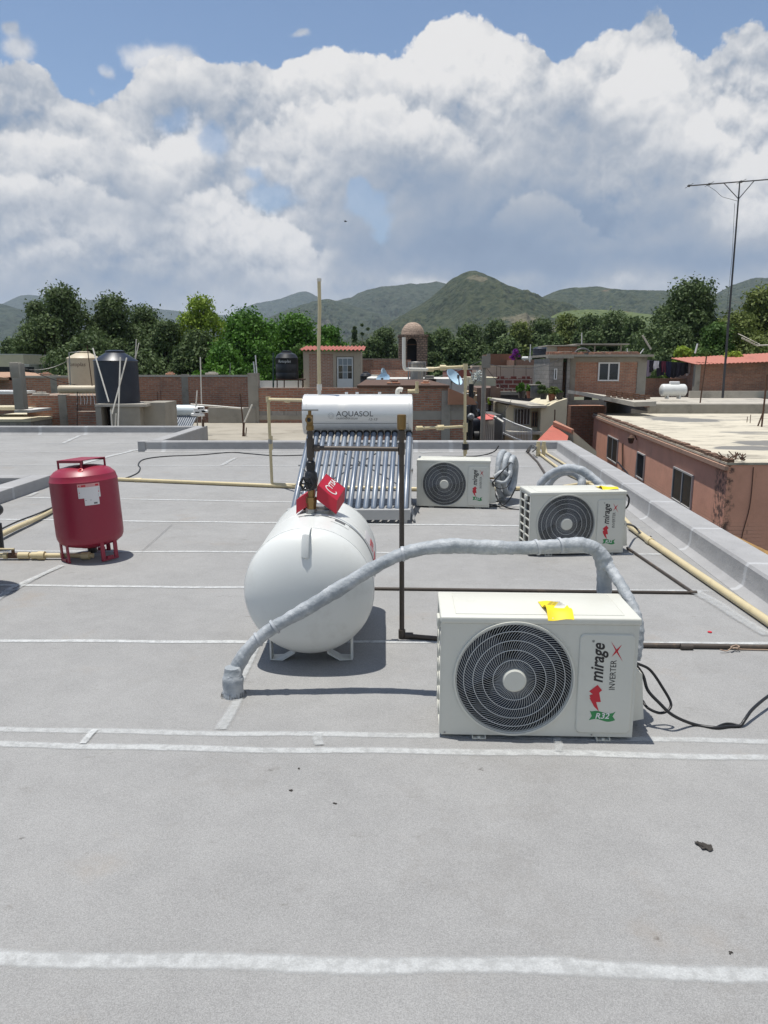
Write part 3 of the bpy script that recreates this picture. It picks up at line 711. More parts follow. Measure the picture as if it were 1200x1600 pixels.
def hood2(o_, u, v, w, logo=False):
    o_, u, v, w = map(Vector, (o_, u, v, w)); b = MB(); c8 = [o_ + u * i + v * j + w * k for k in (0, 1) for j in (0, 1) for i in (0, 1)]
    for f in ((0, 1, 3, 2), (0, 1, 5, 4), (1, 3, 7, 5), (3, 2, 6, 7), (2, 0, 4, 6)):
        q = [c8[i] for i in f]; n_ = (q[1] - q[0]).cross(q[3] - q[0]).normalized() * .003; ctr = sum(c8, Vector()) / 8
        if n_.dot(ctr - q[0]) < 0: n_ = -n_
        b.add(q + [p + n_ for p in q], [(0, 1, 2, 3), (7, 6, 5, 4), (0, 4, 5, 1), (1, 5, 6, 2), (2, 6, 7, 3), (3, 7, 4, 0)])
    h_ = b.build('valve_hood', REDE, gt, smooth=None)
    if logo:
        un, vn = u.normalized(), v.normalized(); nn = un.cross(vn).normalized(); nn = nn if nn.z > 0 else -nn; q = MB()
        Mx = Matrix((( *vn, 0), ( *(-un), 0), ( *nn, 0), (0, 0, 0, 1))).transposed(); Mx.translation = o_ + u * .5 + v * .5 + nn * .0012
        Lv = v.length
        q.text('YTSA', .052, Mx @ Matrix.Translation((.028, .006, 0)), shear=.1, bold=.001, width=.098)
        P = [(-.030 + .026 * math.cos(R(50 + 260 * k / 18)), -.008 + .042 * math.sin(R(50 + 260 * k / 18))) for k in range(19)]
        for k in range(18):
            (xa, ya), (xb, yb) = P[k], P[k + 1]; f_ = lambda x, y: (-.030 + (x + .030) * .72, -.008 + (y + .008) * .82)
            q.add([Mx @ Vector((*P[k], .0006)), Mx @ Vector((*P[k + 1], .0006)), Mx @ Vector((*f_(xb, yb), .0006)), Mx @ Vector((*f_(xa, ya), .0006))], [(0, 1, 2, 3)])
        q.build('hood_lettering', INKW, h_, smooth=None, fix=False)
zt = tc + tr
hood2(At(496, 759, 4.24), (.112, .015, -.090), (.040, .15, .050), (-.004, -.02, -.078), True)
hood2(At(463, 781, 4.26), (.080, .0, .052), (.02, .14, .006), (-.002, -.005, -.082))
b = MB(); b.lathe([(.10, -.03), (.10, .012), (.088, .014), (.088, -.02)], 28, Matrix.Translation((tx + .02, 4.33, zt))); b.rbox(tx - .03, tx + .09, 4.30, 4.42, zt - .01, zt + .03, .008); b.build('valve_well', STEEL, gt)
# valve stack
vx, vy = tx - .02, 4.24
vz = lambda py: At(487, py, vy).z
b = MB(); b.tube([(vx, vy, zt - .01), (vx, vy, zt + .025)], .034, 6); b.build('reducer', STEEL, gt)
b = MB(); b.cyl((vx, vy, zt + .02), (vx, vy, zt + .065), .028, 6); b.cyl((vx, vy, zt + .06), (vx, vy, zt + .095), .032, 6); b.cyl((vx, vy, zt + .09), (vx, vy, zt + .14), .020, 16); b.build('brass_fitting', BRASS, gt)
b = MB(); b.lathe([(.018, zt + .135), (.034, zt + .15), (.040, zt + .19), (.036, zt + .235), (.024, zt + .25), (.027, zt + .265), (.027, zt + .30), (.018, zt + .31)], 20, Matrix.Translation((vx, vy, 0)))
b.cyl((vx, vy, zt + .195), (vx - .015, vy - .075, zt + .185), .012, 10); va = b.build('globe_valve', BLKP, gt)
b = MB(); hc = Vector((vx - .018, vy - .082, zt + .185)); ax = Vector((-.18, -.98, .05)).normalized(); e1 = ax.cross(Vector((0, 0, 1))).normalized(); e2 = ax.cross(e1)
b.tube([hc + (e1 * math.cos(k * .2618) + e2 * math.sin(k * .2618)) * (.036 + .004 * math.cos(k * .2618 * 6)) for k in range(25)], .007, 7, False)
for k in range(3):
    a = k * math.pi / 3; dd = (e1 * math.cos(a) + e2 * math.sin(a)) * .036; b.tube([hc - dd, hc + dd], .0045, 6)
b.build('handwheel', CABLE, va)

# ------------------------------------------------------------------ gas riser line: from the valve over to the tall pole
gl = wthing('gas_line', (vx, vy, zt + .31), 'dark gas pipe rising from the tank valve with a level arm to the bare pole', 'pipe')
zc = vz(700); zt2 = vz(662)
b = MB(); b.cyl((vx, vy, zt + .30), (vx, vy, zt2 - .02), .0155, 12)
b.cyl((vx, vy, zc - .055), (vx, vy, zc + .055), .023, 12); b.cyl((vx, vy, zt + .33), (vx, vy, zt + .38), .021, 8); b.build('riser', DPIPE, gl)
px_, py_ = .100, 4.21
b = MB(); b.cyl((vx, vy, zc), (px_ - .02, py_, zc - .004), .0135, 12); b.cyl((vx + .02, vy, zc), (vx + .055, vy, zc), .021, 10); b.cyl((vx + .30, vy - .005, zc - .002), (vx + .34, vy - .006, zc - .002), .016, 10); b.build('level_arm', DPIPE, gl)
b = MB(); b.lathe([(.017, 0), (.022, .003), (.022, .03), (.017, .033)], 16, Matrix.Translation((vx, vy, zt2 - .04))); b.cyl((vx, vy, zt2 - .01), (vx, vy, zt2 + .05), .019, 12); b.cyl((vx, vy, zt2 + .025), (vx - .002, vy - .05, zt2 + .025), .020, 14)
b.cyl((vx, vy, zt2 + .05), (vx, vy, zt2 + .075), .010, 10); lf = b.build('filling_valve', BRASS, gl)
b = MB(); b.cyl((vx - .001, vy - .047, zt2 + .025), (vx - .002, vy - .0515, zt2 + .025), .012, 12); b.build('valve_bore', DARK, lf)
b = MB(); b.rbox(vx - .045, vx + .05, vy - .008, vy + .008, zt2 + .073, zt2 + .083, .003); b.build('lever', STEEL, lf)
pole = wthing('gas_pole', (px_, py_, 0), 'tall dark upright gas pipe capped with a brass sleeve in front of the solar heater', 'pipe')
ptop = At(624, 672, py_).z; pcap = At(624, 648, py_).z
b = MB(); b.cyl((px_ + .008, py_, .03), (px_, py_, ptop), .0148, 12); b.cyl((px_, py_, zc - .035), (px_, py_, zc + .03), .020, 12); b.cyl((px_, py_, ptop - .05), (px_, py_, ptop - .003), .022, 12); b.build('pole_pipe', DPIPE, pole)
b = MB(); b.lathe([(.017, ptop), (.025, ptop + .005), (.0262, ptop + .05), (.0255, pcap), (.019, pcap + .002)], 16, Matrix.Translation((px_, py_, 0))); b.build('brass_sleeve', BRASS, pole)
def ground_pipe(name, pts, r, mat, label, cat='pipe', group=None, joints=(), jm=None, k=1):
    P = [Vector(p) for p in pts]; b = MB(); b.tube(smooth_path(P, k) if k > 1 else P, r, 10)
    o = b.build(name, mat); tag(o, label, cat, group)
    if joints:
        for (c, d_, l, rr) in joints:
            c = Vector(c); d_ = Vector(d_).normalized(); j = MB(); j.cyl(c - d_ * l / 2, c + d_ * l / 2, rr, 14); jo = j.build('coupling', jm or mat, None); jo.parent = o
    return o
gy = G(628, 1003, .016)
a_ = G(1200, 1011, .016); e_ = Vector((2.9, a_.y - .02, .016))
ground_pipe('floor_gas_pipe', [(px_ + .008, py_, .05), (px_ + .008, py_, .022), (px_ + .03, py_, .016), (.6, gy.y - .01, .016), tuple(a_)] , .0145, DPIPE, 'dark gas pipe on the roof running right from the pole foot behind the nearest unit',
            joints=[((px_ + .008, py_, .03), (0, 0, 1), .05, .021), ((px_ + .05, py_ - .001, .0165), (1, 0, 0), .05, .021), ((1.75, a_.y + .004, .016), (1, 0, 0), .07, .018)])
p1, p2, p3 = G(545, 919, .012), G(1083, 926, .012), G(980, 856, .012)
ground_pipe('floor_gas_pipe', [p1, p2 - Vector((.015, 0, 0)), p2 + Vector((0, .012, 0)), p3], .0115, DPIPE, 'thin dark pipe across the roof that bends back towards the unit by the right parapet',
            joints=[(p2, (1, 0, 0), .05, .016)])

# ------------------------------------------------------------------ insulated hoses
HOSE = None
def hosemat():
    m, N, b = newmat('painted_hose_wrap'); p = objpos(N)
    n = N.noise(p, 9, 5, .65); n2 = N.noise(N.v('MULTIPLY', p, (1, 1, 1)), 55, 4, .7)
    col = N.mix(N.ss(n, .35, .7), (.26, .285, .305, 1), (.45, .47, .485, 1))
    col = N.mix(N.m('MULTIPLY', N.ss(n2, .55, .72), .5), col, (.52, .54, .55, 1))
    N.l.new(col, b.inputs['Base Color']); b.inputs['Roughness'].default_value = .55
    bump(N, b, N.m('ADD', N.m('MULTIPLY', n2, .5), n), .012, .8)
    return m
HOSE = hosemat()
def hose_mesh(path, r, seed=0, k=10, turns=.05, amp=.07):
    P = smooth_path(path, k); rnd = random.Random(seed); b = MB()
    n = 16; rs = []; L_ = 0
    for i in range(len(P)):
        if i: L_ += (P[i] - P[i - 1]).length
        rs.append(r * (1 + amp * math.sin(L_ * 9 + seed) + amp * .6 * math.sin(L_ * 31 + seed * 2) + (rnd.random() - .5) * amp * .9))
    cum = [0]
    for i in range(1, len(P)): cum.append(cum[-1] + (P[i] - P[i - 1]).length)
    b.tube(P, rs, 20, rf=lambda i, a: 1 + .085 * (((cum[i] / .075 + a / 6.2832) % 1) - .5) + .02 * math.sin(a * 3 + cum[i] * 7))
    return b
HP = [(366, 1086, 3.455), (366, 1062, 3.46), (372, 1040, 3.46), (392, 1010, 3.465), (425, 982, 3.475), (475, 953, 3.485), (535, 917, 3.50), (590, 884, 3.50), (640, 862, 3.48), (700, 853, 3.455), (760, 855, 3.45), (820, 856, 3.45), (880, 852, 3.45), (912, 852, 3.45), (935, 862, 3.45), (948, 882, 3.44)]
hose = wthing('insulated_hose', (-.75, 3.45, 0), 'long thick grey wrapped hose arching from a roof collar to the nearest unit', 'hose')
pth = [At(x, y, Y) for x, y, Y in HP]; pth[0] = G(366, 1087, 0.0)
n_ = len(pth)
b = hose_mesh(pth, .034, 1, 16)
b.tube(smooth_path([At(946, 878, 3.44), At(958, 895, 3.40), At(975, 922, 3.32), At(990, 952, 3.24), At(997, 978, 3.19), At(996, 1005, 3.17), At(992, 1030, 3.16)], 8), [.026 + .002 * math.sin(i * 1.7) for i in range(49)], 14)
b.tube(smooth_path([At(938, 866, 3.46), At(944, 890, 3.47), At(944, 915, 3.48), At(944, 950, 3.48), At(943, 990, 3.47)], 6), [.037 + .002 * math.sin(i * 2.1) for i in range(25)], 14)
b.build('hose_wrap', HOSE, hose, smooth=1.2)
b = MB(); c0 = G(365, 1087, 0)
prof = [(.052, -.01), (.054, .02), (.050, .03), (.051, .06), (.053, .085), (.049, .10), (.045, .104), (.043, .13), (.036, .15)]
b.lathe(prof, 22, Matrix.Translation((c0.x, c0.y, 0)))
b.warp(lambda v: v + Vector((math.sin(v.z * 140 + v.x * 60), math.cos(v.z * 110 + v.y * 70), 0)) * .0022)
b.build('roof_collar', HOSE, hose, smooth=1.2)
b = MB(); rr_ = random.Random(4)
for k in range(26):
    a = rr_.random() * 6.28; r0 = .056; pz = .012 + rr_.random() * .02
    b.tube([(c0.x + math.cos(a) * r0, c0.y + math.sin(a) * r0, pz), (c0.x + math.cos(a) * r0 * 1.12, c0.y + math.sin(a) * r0 * 1.12, pz - .02)], .0016, 3)
o = b.build('torn_mesh', INKS, hose); o['kind'] = 'stuff'
TAPE = M('tape', (.38, .40, .42), .5, .2, 20)
PP = smooth_path(pth, 10)
for i0 in (12, 34, 41, 78, 113, 119):
    b = MB(); dd = (PP[i0 + 1] - PP[i0]).normalized(); dq = (dd + Vector((.1, .2, .15 if i0 % 2 else -.2))).normalized(); b.cyl(PP[i0] - dq * .006, PP[i0] + dq * .006, .0375 + .001 * (i0 % 3), 16); b.build('tape_band', TAPE, hose)

# coil of spare hose beside the farthest unit
coil = wthing('coiled_hose', (1.5, 8.8, 0), 'grey hose wound into an upright coil beside the farthest unit', 'hose')
cc = At(791, 742, 8.85); e1 = Vector((.42, .9, 0)).normalized(); nn_ = Vector((.9, -.42, 0))
P = []
for k in range(0, 97):
    a = -1.9 + k * 2 * math.pi / 36; f = 1 - .11 * (k / 36)
    P.append(cc + e1 * math.cos(a) * .27 * f + Vector((0, 0, 1)) * (math.sin(a) * .292 * f) + nn_ * (-.09 + .065 * k / 36))
b = MB(); b.tube(P, [.036 + .003 * math.sin(k * .9) for k in range(len(P))], 10)
b.build('hose_wrap', HOSE, coil, smooth=1.2)
b = MB(); st_ = ac_pt(ac3, UW + .05, .2, UZ + .33)
b.tube(smooth_path([st_, st_ + Vector((.10, .02, .06)), st_ + Vector((.2, .1, .0)), P[-1]], 6), .024, 10); b.tube(smooth_path([st_ - Vector((0, 0, .04)), st_ + Vector((.14, .0, -.05)), P[-6]], 6), .02, 10); b.build('hose_tail', HOSE, coil, smooth=1.2)
h2 = wthing('insulated_hose', (1.6, 7.6, 0), 'pair of grey wrapped hoses arching up behind the unit by the right parapet', 'hose')
b = hose_mesh([At(840, 775, 7.3), At(846, 755, 7.25), At(862, 740, 7.2), At(884, 732, 7.1), At(905, 734, 7.0), At(920, 742, 6.95), At(938, 757, 6.85), At(950, 775, 6.75)], .040, 3)
b.tube(smooth_path([At(852, 775, 7.5), At(860, 752, 7.5), At(876, 739, 7.45), At(895, 738, 7.4), At(908, 748, 7.35), At(908, 765, 7.3), At(908, 800, 7.3)], 6), .040, 12)
b.build('hose_wrap', HOSE, h2, smooth=1.2)
h3 = tag(hose_mesh([At(842, 757, 8.2), At(856, 742, 8.1), At(878, 734, 8.0), At(900, 741, 7.9), At(912, 755, 7.8)], .03, 8).build('insulated_hose', HOSE, None, smooth=1.2), 'thinner grey hose arching just behind the pair at the unit by the right parapet', 'hose')

# ------------------------------------------------------------------ cables
def cable(pts, r, label, k=6, mat=None, name='power_cable'):
    b = MB(); b.tube(smooth_path(pts, k), r, 7); return tag(b.build(name, mat or CABLE, None, smooth=1.2), label, 'cable')
s0 = ac_pt(ac1, UW + .02, .14, .34)
cable([s0 + Vector((-.03, .01, .03)), s0 + Vector((.01, 0, -.03)), At(1015, 1046, 3.12), At(1035, 1074, 3.12), At(1048, 1098, 3.10), At(1044, 1110, 3.08), At(1030, 1114, 3.08), At(1012, 1106, 3.10), At(1004, 1095, 3.14)], .0065, 'black cable looping beside the valve cover of the nearest unit')
cable([s0 + Vector((-.03, .015, .01)), At(1003, 1052, 3.14), At(1012, 1078, 3.11), At(1030, 1098, 3.08), At(1052, 1118, 3.06), G(1085, 1132, .007), G(1118, 1137, .007), G(1138, 1135, .007), G(1156, 1134, .008), G(1164, 1124, .03), G(1176, 1108, .05), G(1200, 1088, .06), G(1240, 1062, .06)], .0075, 'black power cable from the nearest unit out to the right edge')
cable([G(1118, 1137, .006), G(1132, 1131, .006), G(1146, 1131, .006), G(1158, 1135, .006)], .005, 'short loose loop of cable at the bend of the near power cable')
s3 = ac_pt(ac3, UW + .03, .05, .30)
cable([s3, s3 + Vector((.10, 0, .12)), s3 + Vector((.2, .05, .22))], .008, 'black cord tied up to the hose coil')
cable([s3, G(775, 775, .12), G(785, 789, .05), G(800, 795, .008), G(830, 797, .008), G(870, 796, .008)], .009, 'black cable from the farthest unit running behind the right hand unit')
cable([G(770, 790, .01), G(785, 790, .02), G(797, 779, .08), G(806, 762, .2)], .008, 'black cord rising from the roof into the hose coil')
cable([s3, s3 + Vector((.07, 0, -.07)), s3 + Vector((.17, .02, -.05)), s3 + Vector((.22, .05, .02))], .006, 'thin looped cord by the farthest unit')
s2 = ac_pt(ac2, UW + .01, .06, .26)
cable([ac_pt(ac2, UW + .006, .03, .53), ac_pt(ac2, UW + .035, .03, .49), ac_pt(ac2, UW + .03, .03, .43), ac_pt(ac2, UW + .006, .03, .40)], .008, 'short black loop at the top corner of the right hand unit', 4)
cable([s2, G(990, 822, .12), G(1002, 834, .05), G(1013, 842, .03), G(1017, 838, .06)], .010, 'black cable from the right hand unit to the cream pipe')
cable([G(187, 750, .01), G(205, 744, .008), G(216, 738, .008), G(219, 731, .008), G(216, 726, .008), G(222, 719, .008), G(240, 715, .008), G(270, 712.5, .008), G(310, 711, .008), G(360, 707, .008), G(390, 709, .008), G(430, 712, .008), G(480, 711, .008)], .011, 'long black cable wavering across the roof on the left', 8)
cable([G(690, 713.5, .01), G(740, 713, .01), G(760, 710, .01), G(773, 705, .10), G(779, 697, .21)], .012, 'black cable climbing over the back parapet')

# ------------------------------------------------------------------ cream water pipes
def cj(b, p, d_, l=.07, r=.03):
    p = Vector(p); d_ = Vector(d_).normalized(); b.cyl(p - d_ * l / 2, p + d_ * l / 2, r, 12)
def pvc(name, pts, r, label, joints=(), mat=None, k=1, group=None):
    o = wthing(name, tuple(pts[0]), label, 'pipe', group)
    b = MB(); b.tube(smooth_path(pts, k) if k > 1 else pts, r, 10); b.build('pipe_run', mat or PVC, o, smooth=1.0)
    for (p, d_, l, rr) in joints:
        j = MB(); cj(j, p, d_, l, rr); j.build('coupling', mat or PVC, o)
    return o
R1 = [G(984, 822, .035), G(1015, 845, .032), G(1085, 893, .03), G(1200, 971, .03), G(1290, 1035, .03)]
R1 = [ (p if i == 0 else p) for i, p in enumerate(R1)]
pvc('water_pipe', R1, .029, 'thick cream pipe lying along the right parapet towards the viewer', [(R1[1], R1[2] - R1[1], .1, .035)])
R2 = [G(841, 697, .12), G(843, 709, .03), G(880, 737, .03), G(930, 760, .03), G(984, 820, .03)]
pvc('water_pipe', R2, .022, 'cream pipe running from the far corner of the roof to the right hand unit', [(R2[1], (0, 0, 1), .08, .03)])
R3 = [G(852, 697, .1), G(854, 708, .03), G(890, 730, .03), G(925, 750, .03)]
pvc('water_pipe', R3, .018, 'second cream pipe close beside the one in the far roof corner')
for xx, lab in ((843, 'left of two cream pipe ends standing at the far roof corner'), (852, 'right of two cream pipe ends standing at the far roof corner')):
    a_ = At(xx, 710, 13.4); a_.z = .02; b = MB(); b.cyl((a_.x, 13.55, .0), (a_.x, 13.55, At(xx, 690, 13.55).z), .035, 10); b.cyl((a_.x, 13.55, .12), (a_.x, 13.55, .2), .045, 10); tag(b.build('pipe_stub', PVC), lab, 'pipe')
ground_pipe('floor_gas_pipe', [G(830, 697, .1), G(824, 706, .015), G(840, 722, .015), G(853, 742, .015)], .018, DPIPE, 'thin dark pipe by the far right corner of the roof')
cable([G(822, 706, .02), G(826, 700, .12), G(832, 695, .22), G(838, 700, .18), G(832, 706, .05)], .012, 'tangle of grey wire at the far right corner', mat=INKS, name='wire')
cable([G(826, 707, .02), G(829, 699, .16), G(834, 699, .16)], .010, 'stiff wire hook at the far right corner', mat=INKS, name='wire')
H1 = [G(165, 748, .03), G(300, 753.5, .03), G(455, 760, .03), G(700, 765, .03), G(880, 762, .03)]
pvc('water_pipe', H1, .026, 'long cream pipe lying level across the middle of the roof', [(G(216, 750, .03), (1, 0, 0), .1, .032), (G(690, 763, .03), (1, 0, 0), .1, .034)])
pvc('water_pipe', [G(880, 760, .05), G(905, 756, .05), G(930, 752, .05)], .02, 'short cream pipe behind the hoses of the right hand unit', )
# left riser to the solar heater
LY = 9.9; bx = At(425, 757, LY); a0 = At(419, 624, LY)
tl = At(472, 626, 8.9)
pv1 = [G(462, 758, .05), Vector((bx.x + .03, LY, .05)), Vector((bx.x, LY, .07)), Vector((a0.x, LY, a0.z - .01)), Vector((a0.x + .02, LY - .01, a0.z)), Vector((tl.x + .05, 9.0, tl.z))]
pvc('water_pipe', pv1, .021, 'cream upright pipe feeding the left end of the solar heater tank',
    [(Vector((a0.x, LY, a0.z)), (0, 0, 1), .07, .032), (Vector((a0.x + .3, LY - .35, a0.z - .0)).lerp(Vector((a0.x + .3, 9.5, a0.z)), .0), (1, -1.6, 0), .08, .030), (Vector((bx.x, LY, .68)), (0, 0, 1), .05, .028), (Vector((bx.x, LY, .60)), (0, 0, 1), .16, .026)])
b = MB(); b.cyl((bx.x - .005, LY, .60), (bx.x - .005, LY, .66), .030, 12); tag(b.build('pipe_clamp', STEEL), 'metal union on the left cream upright pipe', 'pipe fitting')
# right riser
RY = 9.9; tp = At(727, 573, RY); bt = At(727, 712, RY)
pr = [Vector((bt.x, RY, .02)), Vector((tp.x, RY, tp.z - .02)), Vector((tp.x - .02, RY, tp.z)), At(692, 574.5, RY), At(667, 577.5, RY)]
rt = pvc('water_pipe', pr, .019, 'tall cream upright pipe behind the farthest unit with a level arm on top',
    [(Vector((tp.x, RY, tp.z)), (0, 0, 1), .08, .034), (At(692, 574.5, RY), (1, 0, 0), .08, .036), (At(672, 577, RY), (1, 0, 0), .1, .03), (At(727, 668, RY), (0, 0, 1), .12, .032), (At(727, 700, RY), (0, 0, 1), .16, .027)], PVC)
b = MB(); b.tube([At(727, 666, RY), At(690, 668, 9.6), At(655, 669, 9.2)], .017, 10); cj(b, At(688, 668, 9.6), (1, .3, 0), .09, .034); cj(b, At(655, 669, 9.2), (1, .3, 0), .08, .028); b.build('lower_arm', PVC, rt)
b = MB(); b.cyl((bt.x, RY, .52), (bt.x, RY, .60), .045, 12); b.build('rubber_coupling', BLKP, rt)
# vents on the heater tank
v1 = wthing('vent_pipe', tuple(At(499, 612, 8.85)), 'tall thin cream vent pipe standing on the left of the solar heater tank', 'pipe')
b = MB(); b.tube([At(499, 614, 8.85), At(498, 545, 8.85), At(499.5, 480, 8.85), At(498.5, 438, 8.85)], .0205, 10); b.build('pipe_run', PVC, v1)
b = MB(); b.cyl(At(498.5, 440, 8.85), At(498.5, 435, 8.85), .026, 10); cj(b, At(499, 605, 8.85), (0, 0, 1), .07, .03); cj(b, At(499, 613, 8.85), (0, 0, 1), .06, .022); b.build('vent_cap', PVCW, v1)
v2 = wthing('vent_pipe', tuple(At(621, 612, 8.95)), 'white pipe rising from the solar heater tank in front of the bell tower', 'pipe')
b = MB(); b.tube(smooth_path([At(631, 527, 8.95), At(631, 560, 8.95), At(631.5, 573, 8.95), At(634, 577, 8.97), At(640, 577, 9.0), At(667, 577.5, 9.5)], 4), .021, 10); b.build('pipe_run', PVCW, v2)
b = MB(); b.tube(smooth_path([At(621, 617, 8.95), At(621.5, 611, 8.95), At(624, 608.5, 8.95), At(629, 609.5, 8.95)], 4), .028, 10); b.build('elbow', PVCW, v2)
v3 = pvc('vent_pipe', [At(637, 611, 9.3), At(651, 611, 9.3), At(651.5, 609, 9.3), At(651.5, 596, 9.3)], .020, 'short cream elbow pipe above the right end of the heater tank', [(At(651, 610.5, 9.3), (0, 0, 1), .06, .028)])

# ------------------------------------------------------------------ solar water heater
sh = wthing('solar_water_heater', (-.34, 8.2, 0), 'silver solar water heater with a row of blue grey glass tubes behind the gas tank', 'solar heater')
STL = M('brushed_tank', (.66, .66, .64), .36, .08, 2, metal=.45, dirt=.2, dirtc=(.38, .37, .34), dscale=3)
FRM = M('zinc_frame', (.42, .42, .41), .5, .1, 6, metal=.4)
def tubem():
    m, N, b = newmat('glass_tube'); p = objpos(N)
    col = N.mix(N.ss(N.noise(p, 3, 4, .6), .35, .7), (.11, .14, .19, 1), (.20, .235, .28, 1))
    N.l.new(col, b.inputs['Base Color']); b.inputs['Roughness'].default_value = .34; b.inputs['Coat Weight'].default_value = .25; b.inputs['Coat Roughness'].default_value = .2
    b.inputs['Specular IOR Level'].default_value = .5
    return m
TUBE = tubem()
hy, hr = 8.86, .238
zc2 = (Zt(616, hy - .05) + Zt(680, hy - .12)) / 2 + .005
zc2 = Zt(616, hy) - hr
xl, xr = At(472, 640, hy - .15).x, At(645, 640, hy - .15).x
b = MB(); Mx = Matrix.Translation((xl, hy, zc2)) @ Matrix.Rotation(R(90), 4, 'Y')
Lh = xr - xl
b.lathe([(.0, .0), (hr * .8, 0), (hr - .012, .004), (hr, .016), (hr, .045), (hr + .004, .047), (hr + .004, .056), (hr, .058), (hr, Lh - .05), (hr + .004, Lh - .048), (hr + .004, Lh - .04), (hr, Lh - .038), (hr, Lh - .012), (hr - .012, Lh - .002), (hr * .8, Lh), (0, Lh)], 56, Mx)
tank = b.build('storage_tank', STL, sh, smooth=.5)
# band seam under the lettering
def on_tank(v): 
    a = v.y / hr; r = hr + .001 + v.z; return Vector((v.x, hy - math.cos(a) * r, zc2 + math.sin(a) * r))
def flat_strip(x0, x1, a0, a1, th=.001, n=6):
    m_ = MB()
    for k in range(n): m_.box(x0, x1, (a0 + (a1 - a0) * k / n) * hr, (a0 + (a1 - a0) * (k + 1) / n) * hr, 0, th)
    return m_
flat_strip(xl + .06, xr - .055, -.40, -.385, .0015, 1).warp(on_tank).build('seam', INKS, tank)
flat_strip(xl + .06, xr - .055, -.95, -.40, .0012).warp(on_tank).build('lower_band', STL, tank)
xc = lambda px: At(px, 640, hy - hr).x
T2 = lambda x, s: Matrix.Translation((x, s, .0015))
q = MB(); q.text('AQUASOL', .085, T2(xc(554), .018), bold=.0006, width=xc(584) - xc(526)); q.warp(on_tank).build('brand_lettering', INKS, tank, smooth=None)
q = MB(); q.text('CALENTADOR SOLAR', .030, T2(xc(542), -.034), width=xc(560) - xc(526)); q.text('12-15', .040, T2(xc(583), -.044), shear=.3, width=xc(590) - xc(576)); q.warp(on_tank).build('small_lettering', INKS, tank, smooth=None)
q = MB()
for k in range(10):
    a0 = k * .628
    for rr_0, rr_1 in ((.030, .036), (.016, .022)):
        q.add([(xc(517) + math.cos(a) * r, math.sin(a) * r, .001) for r, a in ((rr_0, a0), (rr_1, a0), (rr_1, a0 + .45), (rr_0, a0 + .45))], [(0, 1, 2, 3)])
q.warp(on_tank).build('sun_mark', M('faint_ink', (.38, .38, .38), .4), tank, smooth=None, fix=False)
q = MB(); q.box(xc(478), xc(487), -.052, -.030, 0, .001); q.box(xc(479), xc(486), .0, .008, 0, .001); q.box(xc(480), xc(484), .014, .018, 0, .001); q.warp(on_tank).build('small_sticker', INKS, tank, smooth=None)
b = MB()
for xx in (540, 557, 593): b.cyl((xc(xx), hy, zc2 + hr - .005), (xc(xx), hy, zc2 + hr + .025), .018, 10)
b.build('tank_port', WMET, tank)
xb0, xb1 = G(457, 800, .1).x, G(636, 800, .1).x
xt0, xt1 = xc(480) + .02, xc(640)
ybot, zbot = 7.62, .135; ytop, ztop = 8.72, zc2 - hr + .035
for k in range(15):
    u = k / 14; p0 = Vector((xb0 + .02 + (xb1 - xb0 - .04) * u, ybot, zbot)); p1 = Vector((xt0 + (xt1 - xt0) * u, ytop, ztop))
    b = MB(); b.tube([p0, p0.lerp(p1, .02), p0.lerp(p1, .5), p1], [.016, .031, .031, .031], 14); o = b.build('vacuum_tube', TUBE, sh, smooth=1.0)
    b = MB(); dd = (p1 - p0).normalized(); b.tube([p1 - dd * .03 , p1 - dd * .004], .041, 14); b.build('rubber_seal', CABLE, o)
b = MB()
dd = Vector((0, ytop - ybot, ztop - zbot)).normalized(); up = Vector((0, -dd.z, dd.y))
for (xa, xb_) in ((xb0 - .015, xt0 - .03), (xb1 + .02, xt1 + .03)):
    for off in (0,): b.tube([Vector((xa, ybot - .03, zbot - .06)), Vector((xb_, ytop, ztop - .06))], .016, 4)
b.build('side_rail', FRM, sh, smooth=None)
b = MB(); b.box(xb0 - .045, xb1 + .03, ybot - .06, ybot + .03, .075, .145); b.box(xb0 - .045, xb1 + .03, ybot - .075, ybot - .06, .04, .145); b.build('bottom_rail', FRM, sh, smooth=None)
b = MB()
for f in (.30, .62, .92):
    p = Vector((0, ybot, zbot - .04)).lerp(Vector((0, ytop, ztop - .04)), f); b.box(xb0 + .0, xb1, p.y - .02, p.y + .02, p.z - .03, p.z - .015)
b.build('cross_rail', FRM, sh, smooth=None)
for xx in (xt0 - .02, xt1 + .02):
    b = MB(); b.tube([(xx, hy + .25, .0), (xx, hy + .03, zc2 - hr + .02)], .015, 4); b.tube([(xx, hy - .05, zc2 - hr + .02), (xx, hy - .05, .0)], .015, 4); b.tube([(xx, ybot - .04, .03), (xx, hy + .25, .03)], .014, 4)
    b.tube([(xx, hy + .2, .2), (xx, ybot + .5, .5)], .01, 4); b.build('leg', FRM, sh, smooth=None)
b = MB()
b.tube([(xt0, hy + .22, .1), (xt1, hy + .03, zc2 - hr)], .008, 4); b.tube([(xt1, hy + .22, .1), (xt0, hy + .03, zc2 - hr)], .008, 4); b.build('brace', FRM, sh, smooth=None)
for k in range(2):
    b = MB(); xx = (xb0 + .0, xb1 - .06)[k]; b.box(xx, xx + .06, ybot - .07, ybot + .02, 0, .074); b.build('foot', FRM, sh, smooth=None)

